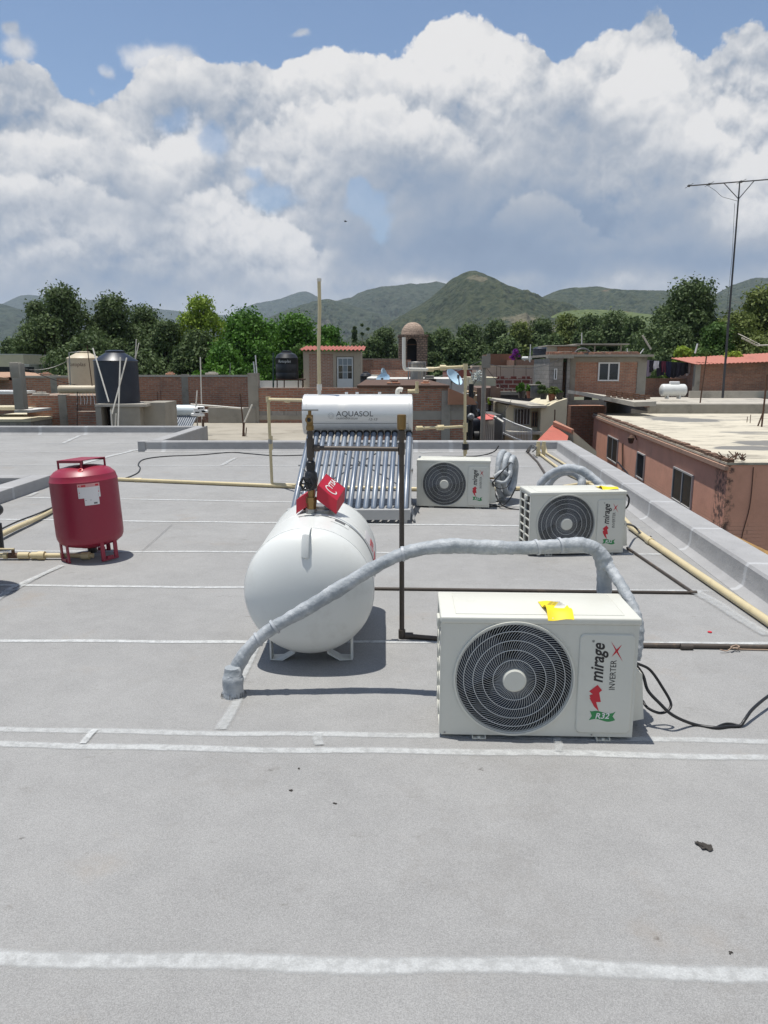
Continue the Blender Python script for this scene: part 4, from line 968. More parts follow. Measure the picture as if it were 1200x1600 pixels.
# ------------------------------------------------------------------ red pressure tank, leaning a little
REDT2 = M('maroon_enamel', (.25, .012, .036), .42, .06, 3, dirt=.12, dirtc=(.16, .03, .03), dscale=8, spec=.55)
rc = G(146, 870, 0); rtk = thing('pressure_tank', (rc.x, rc.y, 0), 'upright maroon red pressure tank on strap legs with white labels', 'pressure tank', rot=(R(-1.0), R(-3.0), R(4)))
rt_r, z0, z1 = .272, .105, .80
prof = [(0, z0 - .012), (.09, z0 - .010), (.10, z0 + .0), (.16, z0 + .010), (.22, z0 + .028), (.255, z0 + .055), (.268, z0 + .085), (rt_r, z0 + .12), (rt_r, z0 + .30), (rt_r, z1 - .135), (rt_r + .001, z1 - .13), (rt_r + .001, z1 - .122), (rt_r - .002, z1 - .118), (.258, z1 - .075), (.225, z1 - .043), (.18, z1 - .020), (.11, z1 - .005), (0, z1)]
b = MB(); b.lathe(prof, 64); rsh = b.build('tank_shell', REDT2, rtk, smooth=.45)
for a in (222, 322, 90):
    b = MB(); Mx = Matrix.Rotation(R(a), 4, 'Z')
    for s in (-1, 1):
        b.box(.230, .242, s * .062 - .017, s * .062 + .017, .012, z0 + .12, Mx)
    b.box(.226, .246, -.079, .079, .0, .012, Mx); b.box(.222, .248, -.03, .03, .012, .034, Mx)
    b.build('leg', REDT2, rtk, smooth=None)
b = MB(); Mx = Matrix.Rotation(R(-28), 4, 'Z')
zz = z1 + .045; w = .135; t_ = .013
b.box(-w, w, -w, w, zz, zz + .006, Mx)
for sx in (-1, 1):
    for sy in (-1, 1): b.box(sx * w - .012 * (sx > 0), sx * w + .012 * (sx < 0), sy * w - .012 * (sy > 0), sy * w + .012 * (sy < 0), z1 - .04, zz, Mx)
for s in (-1, 1):
    b.box(-w + .012, w - .012, s * w - .012 * (s > 0), s * w + .012 * (s < 0), zz - .016, zz, Mx)
b.build('top_bracket', REDT2, rtk, smooth=None)
b = MB(); b.lathe([(.02, 0), (.022, .012), (.012, .014), (.010, 0)], 16, Matrix.Translation((.05, -.19, z1 - .035)) @ Matrix.Rotation(R(40), 4, 'X')); b.build('air_valve', INKR, rtk)
def on_red(v):
    a = v.x / rt_r - 1.42; r = rt_r + .0012 + v.z; return Vector((math.cos(a) * r, math.sin(a) * r, v.y))
LBL = M('label_white', (.68, .66, .66), .45, .04); LBP = M('label_pink', (.62, .30, .30), .45, .04)
def lstrip(x0, x1, zz0, zz1, th, mat, nm, par):
    m_ = MB()
    for k in range(6): m_.box(x0 + (x1 - x0) * k / 6, x0 + (x1 - x0) * (k + 1) / 6, zz0, zz1, 0, th)
    return m_.warp(on_red).build(nm, mat, par)
lb = lstrip(-.008, .165, .548, .665, .0008, LBL, 'label', rsh); lstrip(-.008, .165, .637, .665, .0014, LBP, 'label_header', lb)
lb2 = lstrip(.035, .150, .487, .548, .0008, LBL, 'label', rsh)
m_ = MB()
for k in range(4): m_.box(.0, .155, .622 - k * .008, .6245 - k * .008, 0, .0016)
for k in range(3): m_.box(.0, .15, .575 - k * .008, .5775 - k * .008, 0, .0016)
m_.box(.105, .132, .495, .508, 0, .0016); m_.box(.04, .09, .528, .531, 0, .0016)
m_.warp(on_red).build('small_print', INKS, lb, smooth=None)
m_ = MB(); m_.box(.0, .01, .645, .655, 0, .002); m_.box(.02, .055, .642, .657, 0, .002); m_.box(.13, .155, .642, .657, 0, .002); m_.box(.0, .155, .588, .600, 0, .0018); m_.warp(on_red).build('red_print', INKR, lb, smooth=None)
b = MB(); b.cyl((0, 0, .04), (0, 0, z0), .04, 12); b.build('outlet', CABLE, rtk)

# pipe and fittings under the red tank
pp = [G(146, 868, .035), G(95, 868, .035), G(60, 868, .035), G(-10, 868, .035), G(-60, 868, .035)]
wp = wthing('water_pipe', tuple(pp[0]), 'cream pipe with unions and a brass ball valve leading left from under the red tank', 'pipe')
b = MB(); b.tube(pp, .021, 12); b.build('pipe_run', PVC, wp)
for px0, px1, r in ((60, 70, .037), (29, 46, .030), (6, 12, .028), (50, 60, .031), (128, 140, .034)):
    b = MB(); b.cyl(G(px0, 868, .037), G(px1, 868, .037), r, 14); b.build('union', PVC, wp)
b = MB(); b.cyl(G(14, 868, .037), G(29, 868, .037), .026, 12); b.cyl(G(21, 868, .04), G(21, 868, .04) + Vector((0, 0, .05)), .014, 10); b.build('ball_valve', RUST, wp)
b = MB(); a_ = G(21, 868, .04) + Vector((0, 0, .05)); b.box(a_.x - .16, a_.x + .01, a_.y - .012, a_.y + .012, a_.z, a_.z + .012); b.build('lever', PVC, wp)
yp = [G(92, 790, .035), G(82, 797, .035), G(55, 811, .04), G(30, 822, .045), G(0, 836, .05), G(-60, 866, .05)]
pvc('water_pipe', yp, .027, 'cream pipe slanting down to the left from behind the red tank', k=3)
cable([p + Vector((-.0, -.03, .015)) for p in yp[1:]], .010, 'black cable tied beneath the slanting cream pipe on the left')
cable([yp[1] + Vector((0, .02, .03)), yp[2] + Vector((-.01, .05, .04)), yp[3] + Vector((-.03, .03, .04)), yp[4] + Vector((-.02, .02, .04)), yp[5] + Vector((0, .0, .04))], .009, 'black cable riding above the slanting cream pipe on the left')
# unseen vessel added past the left edge to cast its shadow; black valve handle
fv = wthing('shadow_tank', (-3.19, 5.2, 0), 'dark upright vessel out of view past the left edge, added to cast a shadow on the roof', 'filter tank')
b = MB(); b.lathe([(0, 0), (.27, 0), (.30, .03), (.31, .1), (.31, 1.35), (.29, 1.45), (.2, 1.53), (.06, 1.57), (.06, 1.62), (0, 1.62)], 40, Matrix.Translation((-3.19, 5.2, 0))); b.build('vessel', BLUP, fv)
b = MB(); a_ = At(-6, 797, 6.4); b.lathe([(0, -.03), (.05, -.03), (.055, 0), (.05, .03), (0, .03)], 20, Matrix.Translation(a_) @ Matrix.Rotation(R(90), 4, 'X')); b.cyl(a_ + Vector((0, 0, -.04)), a_ + Vector((.0, 0, -.12)), .02, 10); b.cyl(a_ + Vector((0.005, 0, -.12)), (a_.x + .005, a_.y, .0), .03, 10)
tag(b.build('water_valve', BLKP), 'black round valve handle at the left edge above the pipes', 'valve')

# crumbs and scraps on the roof
rr_ = random.Random(11); 
for i, (px, py, s, lab) in enumerate(((1102, 1322, .028, 'black ragged scrap lying on the bare roof at the right'), (524, 1255, .008, 'small dark crumb on the roof in front of the gas tank'), (457, 1234, .011, 'dark twig-like crumb on the open roof left of centre'), (467, 1200, .009, 'dark crumb near the double white line on the roof'), (1140, 1488, .008, 'tiny dark scrap by the nearest white line'))):
    c = G(px, py, .004); b = MB()
    for k in range(5 if s > .02 else 2):
        bm = bmesh.new(); bmesh.ops.create_icosphere(bm, subdivisions=2, radius=1)
        for v in bm.verts:
            q = v.co; w_ = 1 + .45 * math.sin(q.x * 5 + k * 2.1 + i) * math.cos(q.y * 6 + k) + .25 * math.sin(q.x * 13 + q.y * 11)
            v.co = Vector((q.x * s * .62 * w_, q.y * s * .34 * w_, (q.z + .8) * s * .16 * w_ + .001))
        b.bm(bm, Matrix.Translation((c.x + (rr_.random() - .5) * s * 1.3, c.y + (rr_.random() - .5) * s * .9, 0)) @ Matrix.Rotation(rr_.random() * 3, 4, 'Z'))
    tag(b.build('roof_scrap', DIRT), lab, 'scrap')
c = G(1109, 988, .002); b = MB(); b.lathe([(0, 0), (.012, 0), (.014, .004), (.006, .008), (0, .008)], 7, Matrix.Translation(c)); tag(b.build('bottle_cap', INKR), 'small red scrap on the roof right of the nearest unit', 'scrap')
cable([G(1125, 1015, .02), G(1135, 1017, .012), G(1143, 1013, .02), G(1155, 1011, .03), G(1150, 1008, .03), G(1142, 1012, .03), G(1160, 1014.5, .008), G(1210, 1015.5, .008)], .0035, 'frayed pale wire lying against the dark floor pipe at right', mat=M('bare_wire', (.35, .25, .18), .5), name='wire')
# ------------------------------------------------------------------ neighbours' roofs: plain builders that take photo edges at a real distance
def X_(px, Y, py=620): return At(px, py, Y).x
GZ = -6.5
def block(b, px0, px1, ytop, ybot, Y, depth, inset=0):
    """box whose front face stands at Y; ybot None = down to the street"""
    b.box(X_(px0, Y), X_(px1, Y), Y + inset, Y + depth, GZ if ybot is None else Zt(ybot, Y), Zt(ytop, Y)); return b
def bld(px0, px1, ytop, Y, depth, mat, label, ybot=None, name='brick_wall', cat='wall', col=(), cap=0, roofmat=None):
    x0, x1 = X_(px0, Y), X_(px1, Y); zt_ = Zt(ytop, Y); zb_ = GZ if ybot is None else Zt(ybot, Y)
    t = wthing(name, ((x0 + x1) / 2, Y + depth / 2, zb_), label, cat)
    b = MB(); b.box(x0, x1, Y, Y + depth, zb_, zt_ - (.08 if cap else 0)); b.build('wall', mat, t, smooth=None)
    if cap:
        b = MB(); b.box(x0 - .03, x1 + .03, Y - .03, Y + depth + .03, zt_ - .079, zt_); b.build('roof_slab' if depth > 1.5 else 'coping', roofmat or CONC, t, smooth=None)
    for c in col:
        b = MB(); w_ = .26; xc_ = X_(c, Y); b.box(xc_ - w_ / 2, xc_ + w_ / 2, Y - .02, Y + min(depth, .3), zb_, zt_ + .03); b.build('column', CONC, t, smooth=None)
    return t
def wpart(t, name, mat, px0, px1, y0, y1, Y, dep=.1, out=.01):
    b = MB(); b.box(X_(px0, Y), X_(px1, Y), Y - out, Y + dep - out, Zt(y1, Y), Zt(y0, Y)); return b.build(name, mat, t, smooth=None)
def window(t, px0, px1, y0, y1, Y, frame=WMET, mull=1, fr=.045):
    x0, x1, z0, z1 = X_(px0, Y), X_(px1, Y), Zt(y1, Y), Zt(y0, Y); b = MB()
    b.box(x0, x0 + fr, Y - .06, Y - .003, z0, z1); b.box(x1 - fr, x1, Y - .06, Y - .003, z0, z1); b.box(x0 + fr, x1 - fr, Y - .06, Y - .003, z0, z0 + fr); b.box(x0 + fr, x1 - fr, Y - .06, Y - .003, z1 - fr, z1)
    for k in range(mull): xm = x0 + (x1 - x0) * (k + 1) / (mull + 1); b.box(xm - fr / 2, xm + fr / 2, Y - .055, Y - .003, z0 + fr, z1 - fr)
    o = b.build('window', frame, t, smooth=None)
    b = MB(); b.box(x0 + fr, x1 - fr, Y - .02, Y - .004, z0 + fr, z1 - fr); b.build('pane', GLASS, o, smooth=None); return o
def tinaco(px, ytop, ybase, r, Y, mat, label, text=None, tmat=None, cone=False):
    x = X_(px, Y); zb_ = Zt(ybase, Y); zt_ = Zt(ytop, Y); h = zt_ - zb_
    t = wthing('water_tank', (x, Y, zb_), label, 'water tank')
    if cone: prof = [(0, 0), (r, 0), (r * 1.0, h * .1), (r, h * .78), (r * 1.03, h * .80), (r * 1.0, h * .815), (r * .38, h * .965), (0, h * .965)]
    else: prof = [(0, 0), (r * .97, 0), (r, h * .04), (r, h * .2), (r * .985, h * .22), (r, h * .24), (r, h * .5), (r * .985, h * .52), (r, h * .54), (r, h * .72), (r * 1.02, h * .74), (r * .97, h * .77), (r * .8, h * .87), (r * .5, h * .93), (r * .42, h * .94), (0, h * .94)]
    b = MB(); b.lathe([(q, z + zb_) for q, z in prof], 40, Matrix.Translation((x, Y, 0))); sh_ = b.build('tank_body', mat, t, smooth=.5)
    b = MB(); b.lathe([(0, zb_ + h * .93), (r * .44, zb_ + h * .93), (r * .44, zb_ + h * .985), (r * .3, zb_ + h), (0, zb_ + h)], 24, Matrix.Translation((x, Y, 0))); b.build('lid', mat, t)
    if text:
        q = MB(); q.text(text, r * .34, Matrix.Identity(4), shear=.2, width=r * 1.15)
        q.warp(lambda v: Vector((x + math.sin(v.x / r - .1) * (r + .004 + v.z), Y - math.cos(v.x / r - .1) * (r + .004 + v.z), zb_ + h * .62 + v.y))).build('lettering', tmat, sh_, smooth=None)
    return t
def rod(name, p0, p1, r, mat, label, cat='rod', n=6):
    b = MB(); b.tube([p0, p1], r, n); return tag(b.build(name, mat), label, cat)

# street-level ground far below
b = MB(); n = 24
b.add([(-9000, -900, GZ), (9000, -900, GZ), (9000, 7900, GZ), (-9000, 7900, GZ)], [(0, 1, 2, 3)])
gm, N, bs_ = newmat('dry_green_land'); p = geopos(N)
c = N.mix(N.ss(N.noise(p, .004, 7, .6), .42, .6), (.06, .085, .04, 1), (.15, .13, .09, 1)); c = N.mix(N.ss(N.noise(p, .03, 5, .7), .5, .6), c, (.035, .055, .025, 1))
N.l.new(c, bs_.inputs['Base Color']); bs_.inputs['Roughness'].default_value = .95
tag(b.build('ground', gm, None, smooth=None), kind='structure')
b = MB(); b.box(3.9, 9, -6, 60, GZ, GZ + .01); b.box(2.0, 40, 60, 66, GZ, GZ + .012)
tag(b.build('road', M('asphalt', (.055, .055, .055), .9, .2, 1), None, smooth=None), kind='structure')

# --- concrete terrace straight behind our roof and its brick wall
t = wthing('terrace_building', (-1.5, 19.5, GZ), 'neighbouring house with bare cream terrace and striped brick rear wall', 'building')
yb, yf = 25.0, 14.9; tz = -.22
x0, x1 = X_(306, yb), X_(600, yb)
b = MB(); b.box(x0 - .8, x1, yf, yb, GZ, tz - .12); b.build('wall', BR2, t, smooth=None)
b = MB(); b.box(x0 - .82, x1 + .02, yf - .02, yb, tz - .119, tz); b.build('terrace_floor', TER, t, smooth=None)
xs = X_(399, yb)
b = MB(); b.box(xs, x1, yb + .003, yb + .25, tz, Zt(656, yb)); b.build('rear_wall', BR2, t, smooth=None)
b = MB(); b.box(xs, x1, yb + .003, yb + .25, Zt(642, yb), Zt(606, yb) ); b.build('rear_wall', BR2, t, smooth=None)
b = MB(); b.box(xs, x1, yb - .01, yb + .25, Zt(656, yb), Zt(649, yb)); b.build('concrete_band', CONC, t, smooth=None)
b = MB(); b.box(xs, x1, yb + .003, yb + .25, Zt(649, yb), Zt(642, yb)); b.build('rear_wall', BLK, t, smooth=None)
b = MB(); b.box(x0 + .4, xs, yb - .06, yb + .2, tz, Zt(637, yb)); b.build('block_wall', CONC, t, smooth=None)
for c in (396,): wpart(t, 'column', CONC, c - 8, c + 8, 583 if c < 500 else 610, 664, yb, .4, .03)
BRN = brickmat('small_brick', (.30, .135, .085), (.38, .185, .12), (.28, .24, .19), bw=.17, rh=.050, ms=.010, stain=.55, wob=.016)
Yn = 16.2; t2 = wthing('brick_building', (X_(640, Yn), Yn + 4, GZ), 'striped brick building standing right behind the solar heater and the back parapet', 'building')
b = MB(); b.box(X_(560, Yn), X_(700, Yn), Yn, Yn + 8, Zt(642, Yn), Zt(606, Yn)); b.box(X_(560, Yn), X_(726, Yn), Yn, Yn + 8, GZ, Zt(656, Yn)); b.build('brick_wall', BRN, t2, smooth=None)
b = MB(); b.box(X_(560, Yn), X_(726, Yn), Yn - .012, Yn + 8, Zt(656, Yn) + .001, Zt(642, Yn) - .001); b.build('concrete_band', CONC, t2, smooth=None)
b = MB(); b.box(X_(700, Yn), X_(726, Yn), Yn + .003, Yn + 8, Zt(642, Yn), Zt(622, Yn)); b.build('grey_block_end', BLK, t2, smooth=None)
b = MB(); b.box(X_(690, Yn), X_(704, Yn), Yn - .03, Yn + .3, Zt(690, Yn), Zt(610, Yn)); b.build('column', CONC, t2, smooth=None)
b = MB(); b.box(X_(560, Yn) - .03, X_(702, Yn), Yn - .05, Yn + 8.0, Zt(606, Yn) + .001, Zt(602, Yn)); b.build('roof_edge', RUST, t2, smooth=None)
# stair-like sloping brick at the right end
b = MB(); b.prism([(X_(700, 16.1), Zt(606, 16.1)), (X_(738, 16.1), Zt(622, 16.1)), (X_(745, 16.1), Zt(632, 16.1)), (X_(700, 16.1), Zt(632, 16.1))], 16.0, 16.15); b.build('stair_flank', M('terracotta', (.30, .15, .09), .85, .2, 3, dirt=.3), t2, smooth=None)
# white terrace edge behind it with the round cage and dishes
t = bld(575, 728, 592, 29, 6, WPL, 'pale low parapet behind the striped brick wall, right of the brick hut', name='pale_building', cat='building')
b = MB(); b.box(X_(575, 29), X_(655, 29), 34.5, 34.7, Zt(604, 34), Zt(578, 34)); b.build('rear_wall', BR2, t, smooth=None); b = MB(); b.box(X_(580, 30), X_(650, 30), 36, 36.2, Zt(604, 36), Zt(562, 36)); b.build('rear_wall', BR2, t, smooth=None)
cg = wthing('round_cage', (X_(651, 27.5), 27.5, Zt(598, 27.5)), 'round glass and wire stair cage on the pale parapet before the bell tower', 'cage')
cx, cy, z0, z1, r = X_(651, 27.5), 27.5, Zt(599, 27.5), Zt(566, 27.5), .32
for z in (z0, z0 + .08, z1 - .06, z1):
    b = MB(); b.tube([(cx + math.cos(a * .2618) * r, cy + math.sin(a * .2618) * r, z) for a in range(25)], .016, 5, False); b.build('hoop', STEEL, cg)
for k in range(16):
    a = k * math.pi / 8; b = MB(); b.tube([(cx + math.cos(a) * r, cy + math.sin(a) * r, z0), (cx + math.cos(a) * r, cy + math.sin(a) * r, z1)], .011, 4); b.build('upright', STEEL, cg)
b = MB(); b.lathe([(.2, z0), (.22, z0 + .1), (.22, z1 - .1), (.2, z1)], 20, Matrix.Translation((cx, cy, 0))); b.build('inner_drum', CONL, cg)
def dish(px, py, Y, r, label, yaw, tilt):
    c = At(px, py, Y); t = wthing('satellite_dish', tuple(c), label, 'satellite dish'); Mx = Matrix.Translation(c) @ Matrix.Rotation(yaw, 4, 'Z') @ Matrix.Rotation(tilt, 4, 'X')
    b = MB(); b.lathe([(0.001, .0), (r * .4, .02), (r * .8, .08), (r, .13), (r, .145), (r * .8, .095), (r * .4, .035), (0.001, .015)], 28, Mx); b.build('reflector', M('pale_blue_dish', (.42, .58, .70), .5, .05), t)
    a_ = Mx @ Vector((0, -r * .98, .13)); f_ = Mx @ Vector((0, -r * .1, r * .9)); b = MB(); b.tube([a_, f_], .02, 5); b.cyl(f_, f_ + Vector((0, 0, -.12)), .04, 8); b.build('feed_arm', INKS, t)
    b = MB(); b.tube([c, c + Vector((0, .15, -.1)), c + Vector((0, .15, -1.2))], .03, 6); b.build('mast', STEEL, t); return t
dish(706, 593, 24, .32, 'pale blue satellite dish on a post right of the round cage', R(50), R(52))
dish(600, 596, 25.5, .24, 'small pale blue dish tilted beside the white roof cap near the brick hut', R(-20), R(50))
dish(596, 586, 27, .22, 'blue dish seen nearly edge on beside the brick hut', R(70), R(70))
tinaco(585, 587, 602, .28, 28, PVCW, 'small white domed cap on the roof right of the hut')
# tower
TS = brickmat('rough_stone', (.34, .23, .17), (.22, .15, .115), (.14, .11, .09), bw=.24, rh=.15, ms=.03, stain=.5, wob=.09)
TD = brickmat('dome_stone', (.42, .32, .25), (.34, .26, .20), (.26, .20, .16), bw=.2, rh=.12, ms=.02, stain=.25, wob=.08)
Y = 50; tw = wthing('bell_tower', (X_(644.5, Y), Y + 1, GZ), 'small stone bell tower with a round dome and dark arched opening', 'tower')
xa, xb, za = X_(623, Y), X_(667, Y), Zt(526, Y); xm = (xa + xb) / 2; hw = (xb - xa) / 2
zb_ = Zt(572, Y); aw = X_(653, Y) - X_(638, Y); zs = Zt(536, Y)
poly = [(xa, zb_), (xm - aw / 2 - .08, zb_), (xm - aw / 2 - .08, zs)] + [(xm - .08 - aw / 2 * math.cos(R(a)), zs + aw / 2 * math.sin(R(a))) for a in range(15, 180, 15)] + [(xm - .08 + aw / 2, zs), (xm - .08 + aw / 2, zb_), (xb, zb_), (xb, za), (xa, za)]
b = MB(); b.prism(poly, Y, Y + .3); b.box(xa, xa + .3, Y + .301, Y + 2 * hw - .3, zb_, za); b.box(xb - .3, xb, Y + .301, Y + 2 * hw - .3, zb_, za); b.box(xa, xb, Y + 2 * hw - .299, Y + 2 * hw, zb_, za); b.box(xa, xb, Y, Y + 2 * hw, GZ, zb_ - .002)
b.build('tower_walls', TS, tw, smooth=None)
b = MB(); b.box(xa - .06, xb + .06, Y - .06, Y + 2 * hw + .06, za + .002, za + .14); b.build('cornice', TS, tw, smooth=None)
b = MB(); rD = (X_(663, Y) - X_(627, Y)) / 2; b.lathe([(rD * 1.03, za + .142), (rD, za + .2)] + [(rD * math.cos(R(a)), za + .2 + rD * math.sin(R(a)) * 1.02) for a in range(10, 90, 10)] + [(0, za + .2 + rD * 1.02)], 32, Matrix.Translation((xm, Y + hw, 0))); b.build('dome', TD, tw, smooth=1.0)
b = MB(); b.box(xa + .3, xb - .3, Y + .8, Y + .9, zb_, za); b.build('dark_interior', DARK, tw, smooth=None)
b = MB(); b.box(xm - aw / 2 - .08, xm + aw / 2 - .08, Y + .1, Y + .16, Zt(539, Y), Zt(537.5, Y)); b.build('bell_beam', RUST, tw, smooth=None)

# --- left side
t = bld(216, 397, 586, 30, .2, BR1, 'long red brick wall on the left with pale coping and grey column', col=(290, 394), cap=1, roofmat=CONL)
t = bld(35, 152, 587, 31, .2, BR1, 'rough red brick wall beside the grey post at the far left', col=(86,), cap=1, roofmat=CONL)
t = bld(40, 152, 618, 24.5, 3, BR2, 'lower dark brick wall in front, under the horizontal cream cylinder', col=(97,), cap=0)
t = bld(-60, 44, 655, 23, 6, BLK, 'low block wall at the far left edge below pale slabs', name='block_wall', cap=1, roofmat=CREAM)
for (a_, c_, y_, Y, m_, lab) in ((-40, 26, 612, 27, WMET, 'bright white sheet roof scrap at the far left'), (-40, 45, 637, 24, CREAM, 'pale slab lying beside the grey post at the far left'), (20, 44, 641, 22.6, WPL, 'white concrete foot around the grey post')):
    b = MB(); b.box(X_(a_, Y), X_(c_, Y), Y, Y + 1.5, Zt(y_ + 4, Y), Zt(y_, Y)); b.rbox(X_(a_, Y), X_(c_, Y) - .3, Y + .1, Y + .9, Zt(y_, Y), Zt(y_ - 1.5, Y), .01); tag(b.build('roof_sheet', m_, None, smooth=None), lab, 'slab')
t = bld(-60, 17, 589, 33, 6, BR2, 'small brick house at the left edge under a tan sloping roof', name='brick_house', cat='house')
b = MB(); Y = 33; b.prism([(X_(-60, Y), Zt(582, Y)), (X_(17, Y), Zt(590, Y)), (X_(17, Y), Zt(594, Y)), (X_(-60, Y), Zt(594, Y))], Y - .3, Y + 6); b.build('roof', M('tan_roof', (.36, .22, .14), .8, .15, 2), t, smooth=None)
b = MB(); Y = 22.4; b.rbox(X_(21, Y), X_(36, Y) , Y, Y + .28, Zt(640, Y), Zt(568, Y), .01); b.rbox(X_(19, Y), X_(33, Y), Y - .01, Y + .25, Zt(590, Y), Zt(566, Y), .02)
tag(b.build('concrete_post', CONC), 'rough grey concrete post at the far left with a broken top', 'post')
tinaco(135, 549, 603, .56, 27, BEIP, 'beige conical water tank behind the dark blue tank', 'Rotoplas', M('brown_ink', (.12, .08, .06), .5), cone=True)
tinaco(184.5, 547, 632, .60, 21.4, BLUP, 'large blue black water tank on a grey concrete stand', cone=True)
Y = 20.6; t = wthing('tank_stand', (X_(197, Y), Y + .8, GZ), 'grey concrete stand under the blue black water tank', 'stand')
b = MB(); b.box(X_(147, Y), X_(228, Y), Y, Y + 1.7, Zt(635.5, Y), Zt(631.5, Y)); b.build('slab', CONL, t, smooth=None)
b = MB(); b.box(X_(147, Y), X_(156, Y), Y + .02, Y + 1.6, -2, Zt(636, Y)); b.box(X_(170, Y) , X_(250, Y) - .6, Y + .05, Y + 1.6, -2, Zt(636, Y)); b.box(X_(250, Y) - .599, X_(250, Y), Y + .4, Y + 1.6, -2, Zt(630, Y)); b.build('wall', CONC, t, smooth=None)
b = MB(); b.box(X_(156, Y), X_(170, Y), Y + .5, Y + .6, -2, Zt(637, Y)); b.build('niche', DARK, t, smooth=None)
t = bld(119, 148, 643, 22.5, .3, BR2, 'short sloping brick piece left of the tank stand')
# poles leaning on the tank
for (x0, y0, Y0, x1, y1, Y1, lab) in ((145, 544, 20.6, 170, 628, 20.2, 'white tube leaning left against the blue black tank'), (198, 559, 20.2, 175, 647, 19.8, 'white tube leaning right in front of the blue black tank, crossing the upright one'), (188, 558, 20.1, 184.5, 667, 19.7, 'upright white tube in front of the blue black tank'),
    (213, 530, 21.9, 211, 566, 22.0, 'thin upright stick behind the blue black tank'), (217, 536, 21.8, 210, 568, 21.9, 'thin leaning stick behind the blue black tank'), (181, 646, 19.9, 180, 667, 19.9, 'short brownish stick below the tank between two white tubes'), (173, 640, 19.8, 175, 667, 19.8, 'lower piece of white tube beside the tank stand')):
    rod('leaning_tube', At(x0, y0, Y0), At(x1, y1, Y1), .020 if 'thin' not in lab else .014, PVCW, lab, 'tube')
b = MB(); Y = 24; b.tube([At(110, 602, Y), At(108, 551, Y), At(124, 550, Y)], .02, 6); tag(b.build('bent_pipe', STEEL), 'thin pipe frame rising left of the beige tank', 'pipe')
rod('thin_rod', At(136, 540, 23), At(144, 603, 23), .013, RUST, 'dark rod standing in front of the beige tank')
# old solar heater cylinder
Y = 23.5; t = wthing('old_heater_tank', (X_(120, Y), Y, Zt(616, Y)), 'cream horizontal cylinder on the dark brick wall left of the tanks', 'tank')
b = MB(); c0, c1 = At(92, 608.5, Y), At(150, 608.5, Y); rr = .128; b.lathe([(0, 0), (rr * .9, .0), (rr, .02), (rr, .1), (rr + .004, .105), (rr + .004, .12), (rr, .125), (rr, c1.x - c0.x - .02), (rr * .9, c1.x - c0.x), (0, c1.x - c0.x)], 28, Matrix.Translation(c0) @ Matrix.Rotation(R(90), 4, 'Y')); b.build('cylinder', BEIP, t)
b = MB(); b.cyl(c1, c1 + Vector((.05, 0, 0)), .09, 14); b.build('end_cap', BLKP, t)
for k in range(7):
    xx = 118 + k * 5.2; b = MB(); b.tube(smooth_path([At(xx, 614, Y - .1), At(xx + 3, 622, Y - .1), At(xx + 2 + k % 3, 632, Y - .15)], 4), .008, 4); b.build('loose_wire', WMET, t)
b = MB(); b.tube([At(121, 612, Y - .14), At(120.5, 667, Y - .14)], .012, 4); b.build('drop_wire', CABLE, t)
# second solar heater, behind our roof on the left
t = wthing('solar_water_heater', (X_(285, 23), 23, -1), 'small distant solar heater with a bluish tank beyond the left roof', 'solar heater')
Y = 23.2; c0, c1 = At(257, 642, Y), At(312, 642, Y); L_ = c1.x - c0.x
b = MB(); b.lathe([(0, 0), (.17, 0), (.185, .02), (.185, L_ - .02), (.17, L_), (0, L_)], 32, Matrix.Translation(c0) @ Matrix.Rotation(R(90), 4, 'Y')); b.build('storage_tank', M('bluish_tank', (.62, .70, .74), .4, .1, 2), t)
for k in range(15):
    xx = c0.x + .08 + (L_ - .16) * k / 14; b = MB(); b.cyl((xx, Y - .1, c0.z - .14), (xx - .32, Y - 1.2, c0.z - 1.15), .03, 8); b.build('vacuum_tube', TUBE, t)
b = MB(); b.tube([(c1.x - .1, Y, c0.z), (c1.x - .1, Y + .1, -1.2)], .02, 4); b.tube([(c0.x + .1, Y, c0.z), (c0.x + .1, Y + .1, -1.2)], .02, 4); b.build('leg', STEEL, t)
t = bld(220, 312, 690, 22, 3.5, CONC, 'low grey roof carrying the small distant solar heater', name='low_roof', cat='building')
# reinforcing bars sticking up near the terrace
rr_ = random.Random(3)
for i, (x0, y0, x1, y1, Y, r, mt, lab) in enumerate(((313, 558, 316, 672, 21, .016, PVCW, 'tall white tube standing at the left of the bare terrace'), (308, 610, 305, 650, 20.5, .018, PVCW, 'short white stick leaning beside the tall white tube'), (375, 615, 382, 682, 20, .018, RUST, 'dark bar at the middle of the terrace'), (394, 632, 381, 662, 20.2, .020, PVCW, 'pale stick slanting from the terrace bars'), (381, 660, 380, 683, 20, .03, RUST, 'rusty stub at the foot of the terrace bars'), (385, 668, 384, 682, 20.1, .014, RUST, 'thin rusty stub right of the terrace bars'),
        (317, 655, 318, 689, 18, .03, RUST, 'rusty bundle of bars right behind the wing parapet'), (312, 672, 317, 689, 18.2, .015, RUST, 'thin rusty bar leaning behind the wing parapet'), (246, 612, 247, 636, 26, .012, RUST, 'first thin rusty bar left of the small solar heater'), (251, 610, 252, 634, 26, .012, RUST, 'second thin rusty bar left of the small solar heater'), (258, 628, 262, 636, 25, .03, INKS, 'dark stub above the small solar heater'), (360, 567, 359, 587, 32, .014, STEEL, 'thin upright on the brick wall below the green trees'))):
    rod('reinforcing_bar', At(x0, y0, Y), At(x1, y1, Y), r, mt, lab, 'bar')
b = MB(); b.tube([At(298, 632, 20.5), At(340, 635, 20.6), At(380, 638.5, 20.8)], .025, 6); tag(b.build('fallen_tube', PVCW), 'white tube lying level along the grey block wall of the terrace', 'tube')
b = MB()
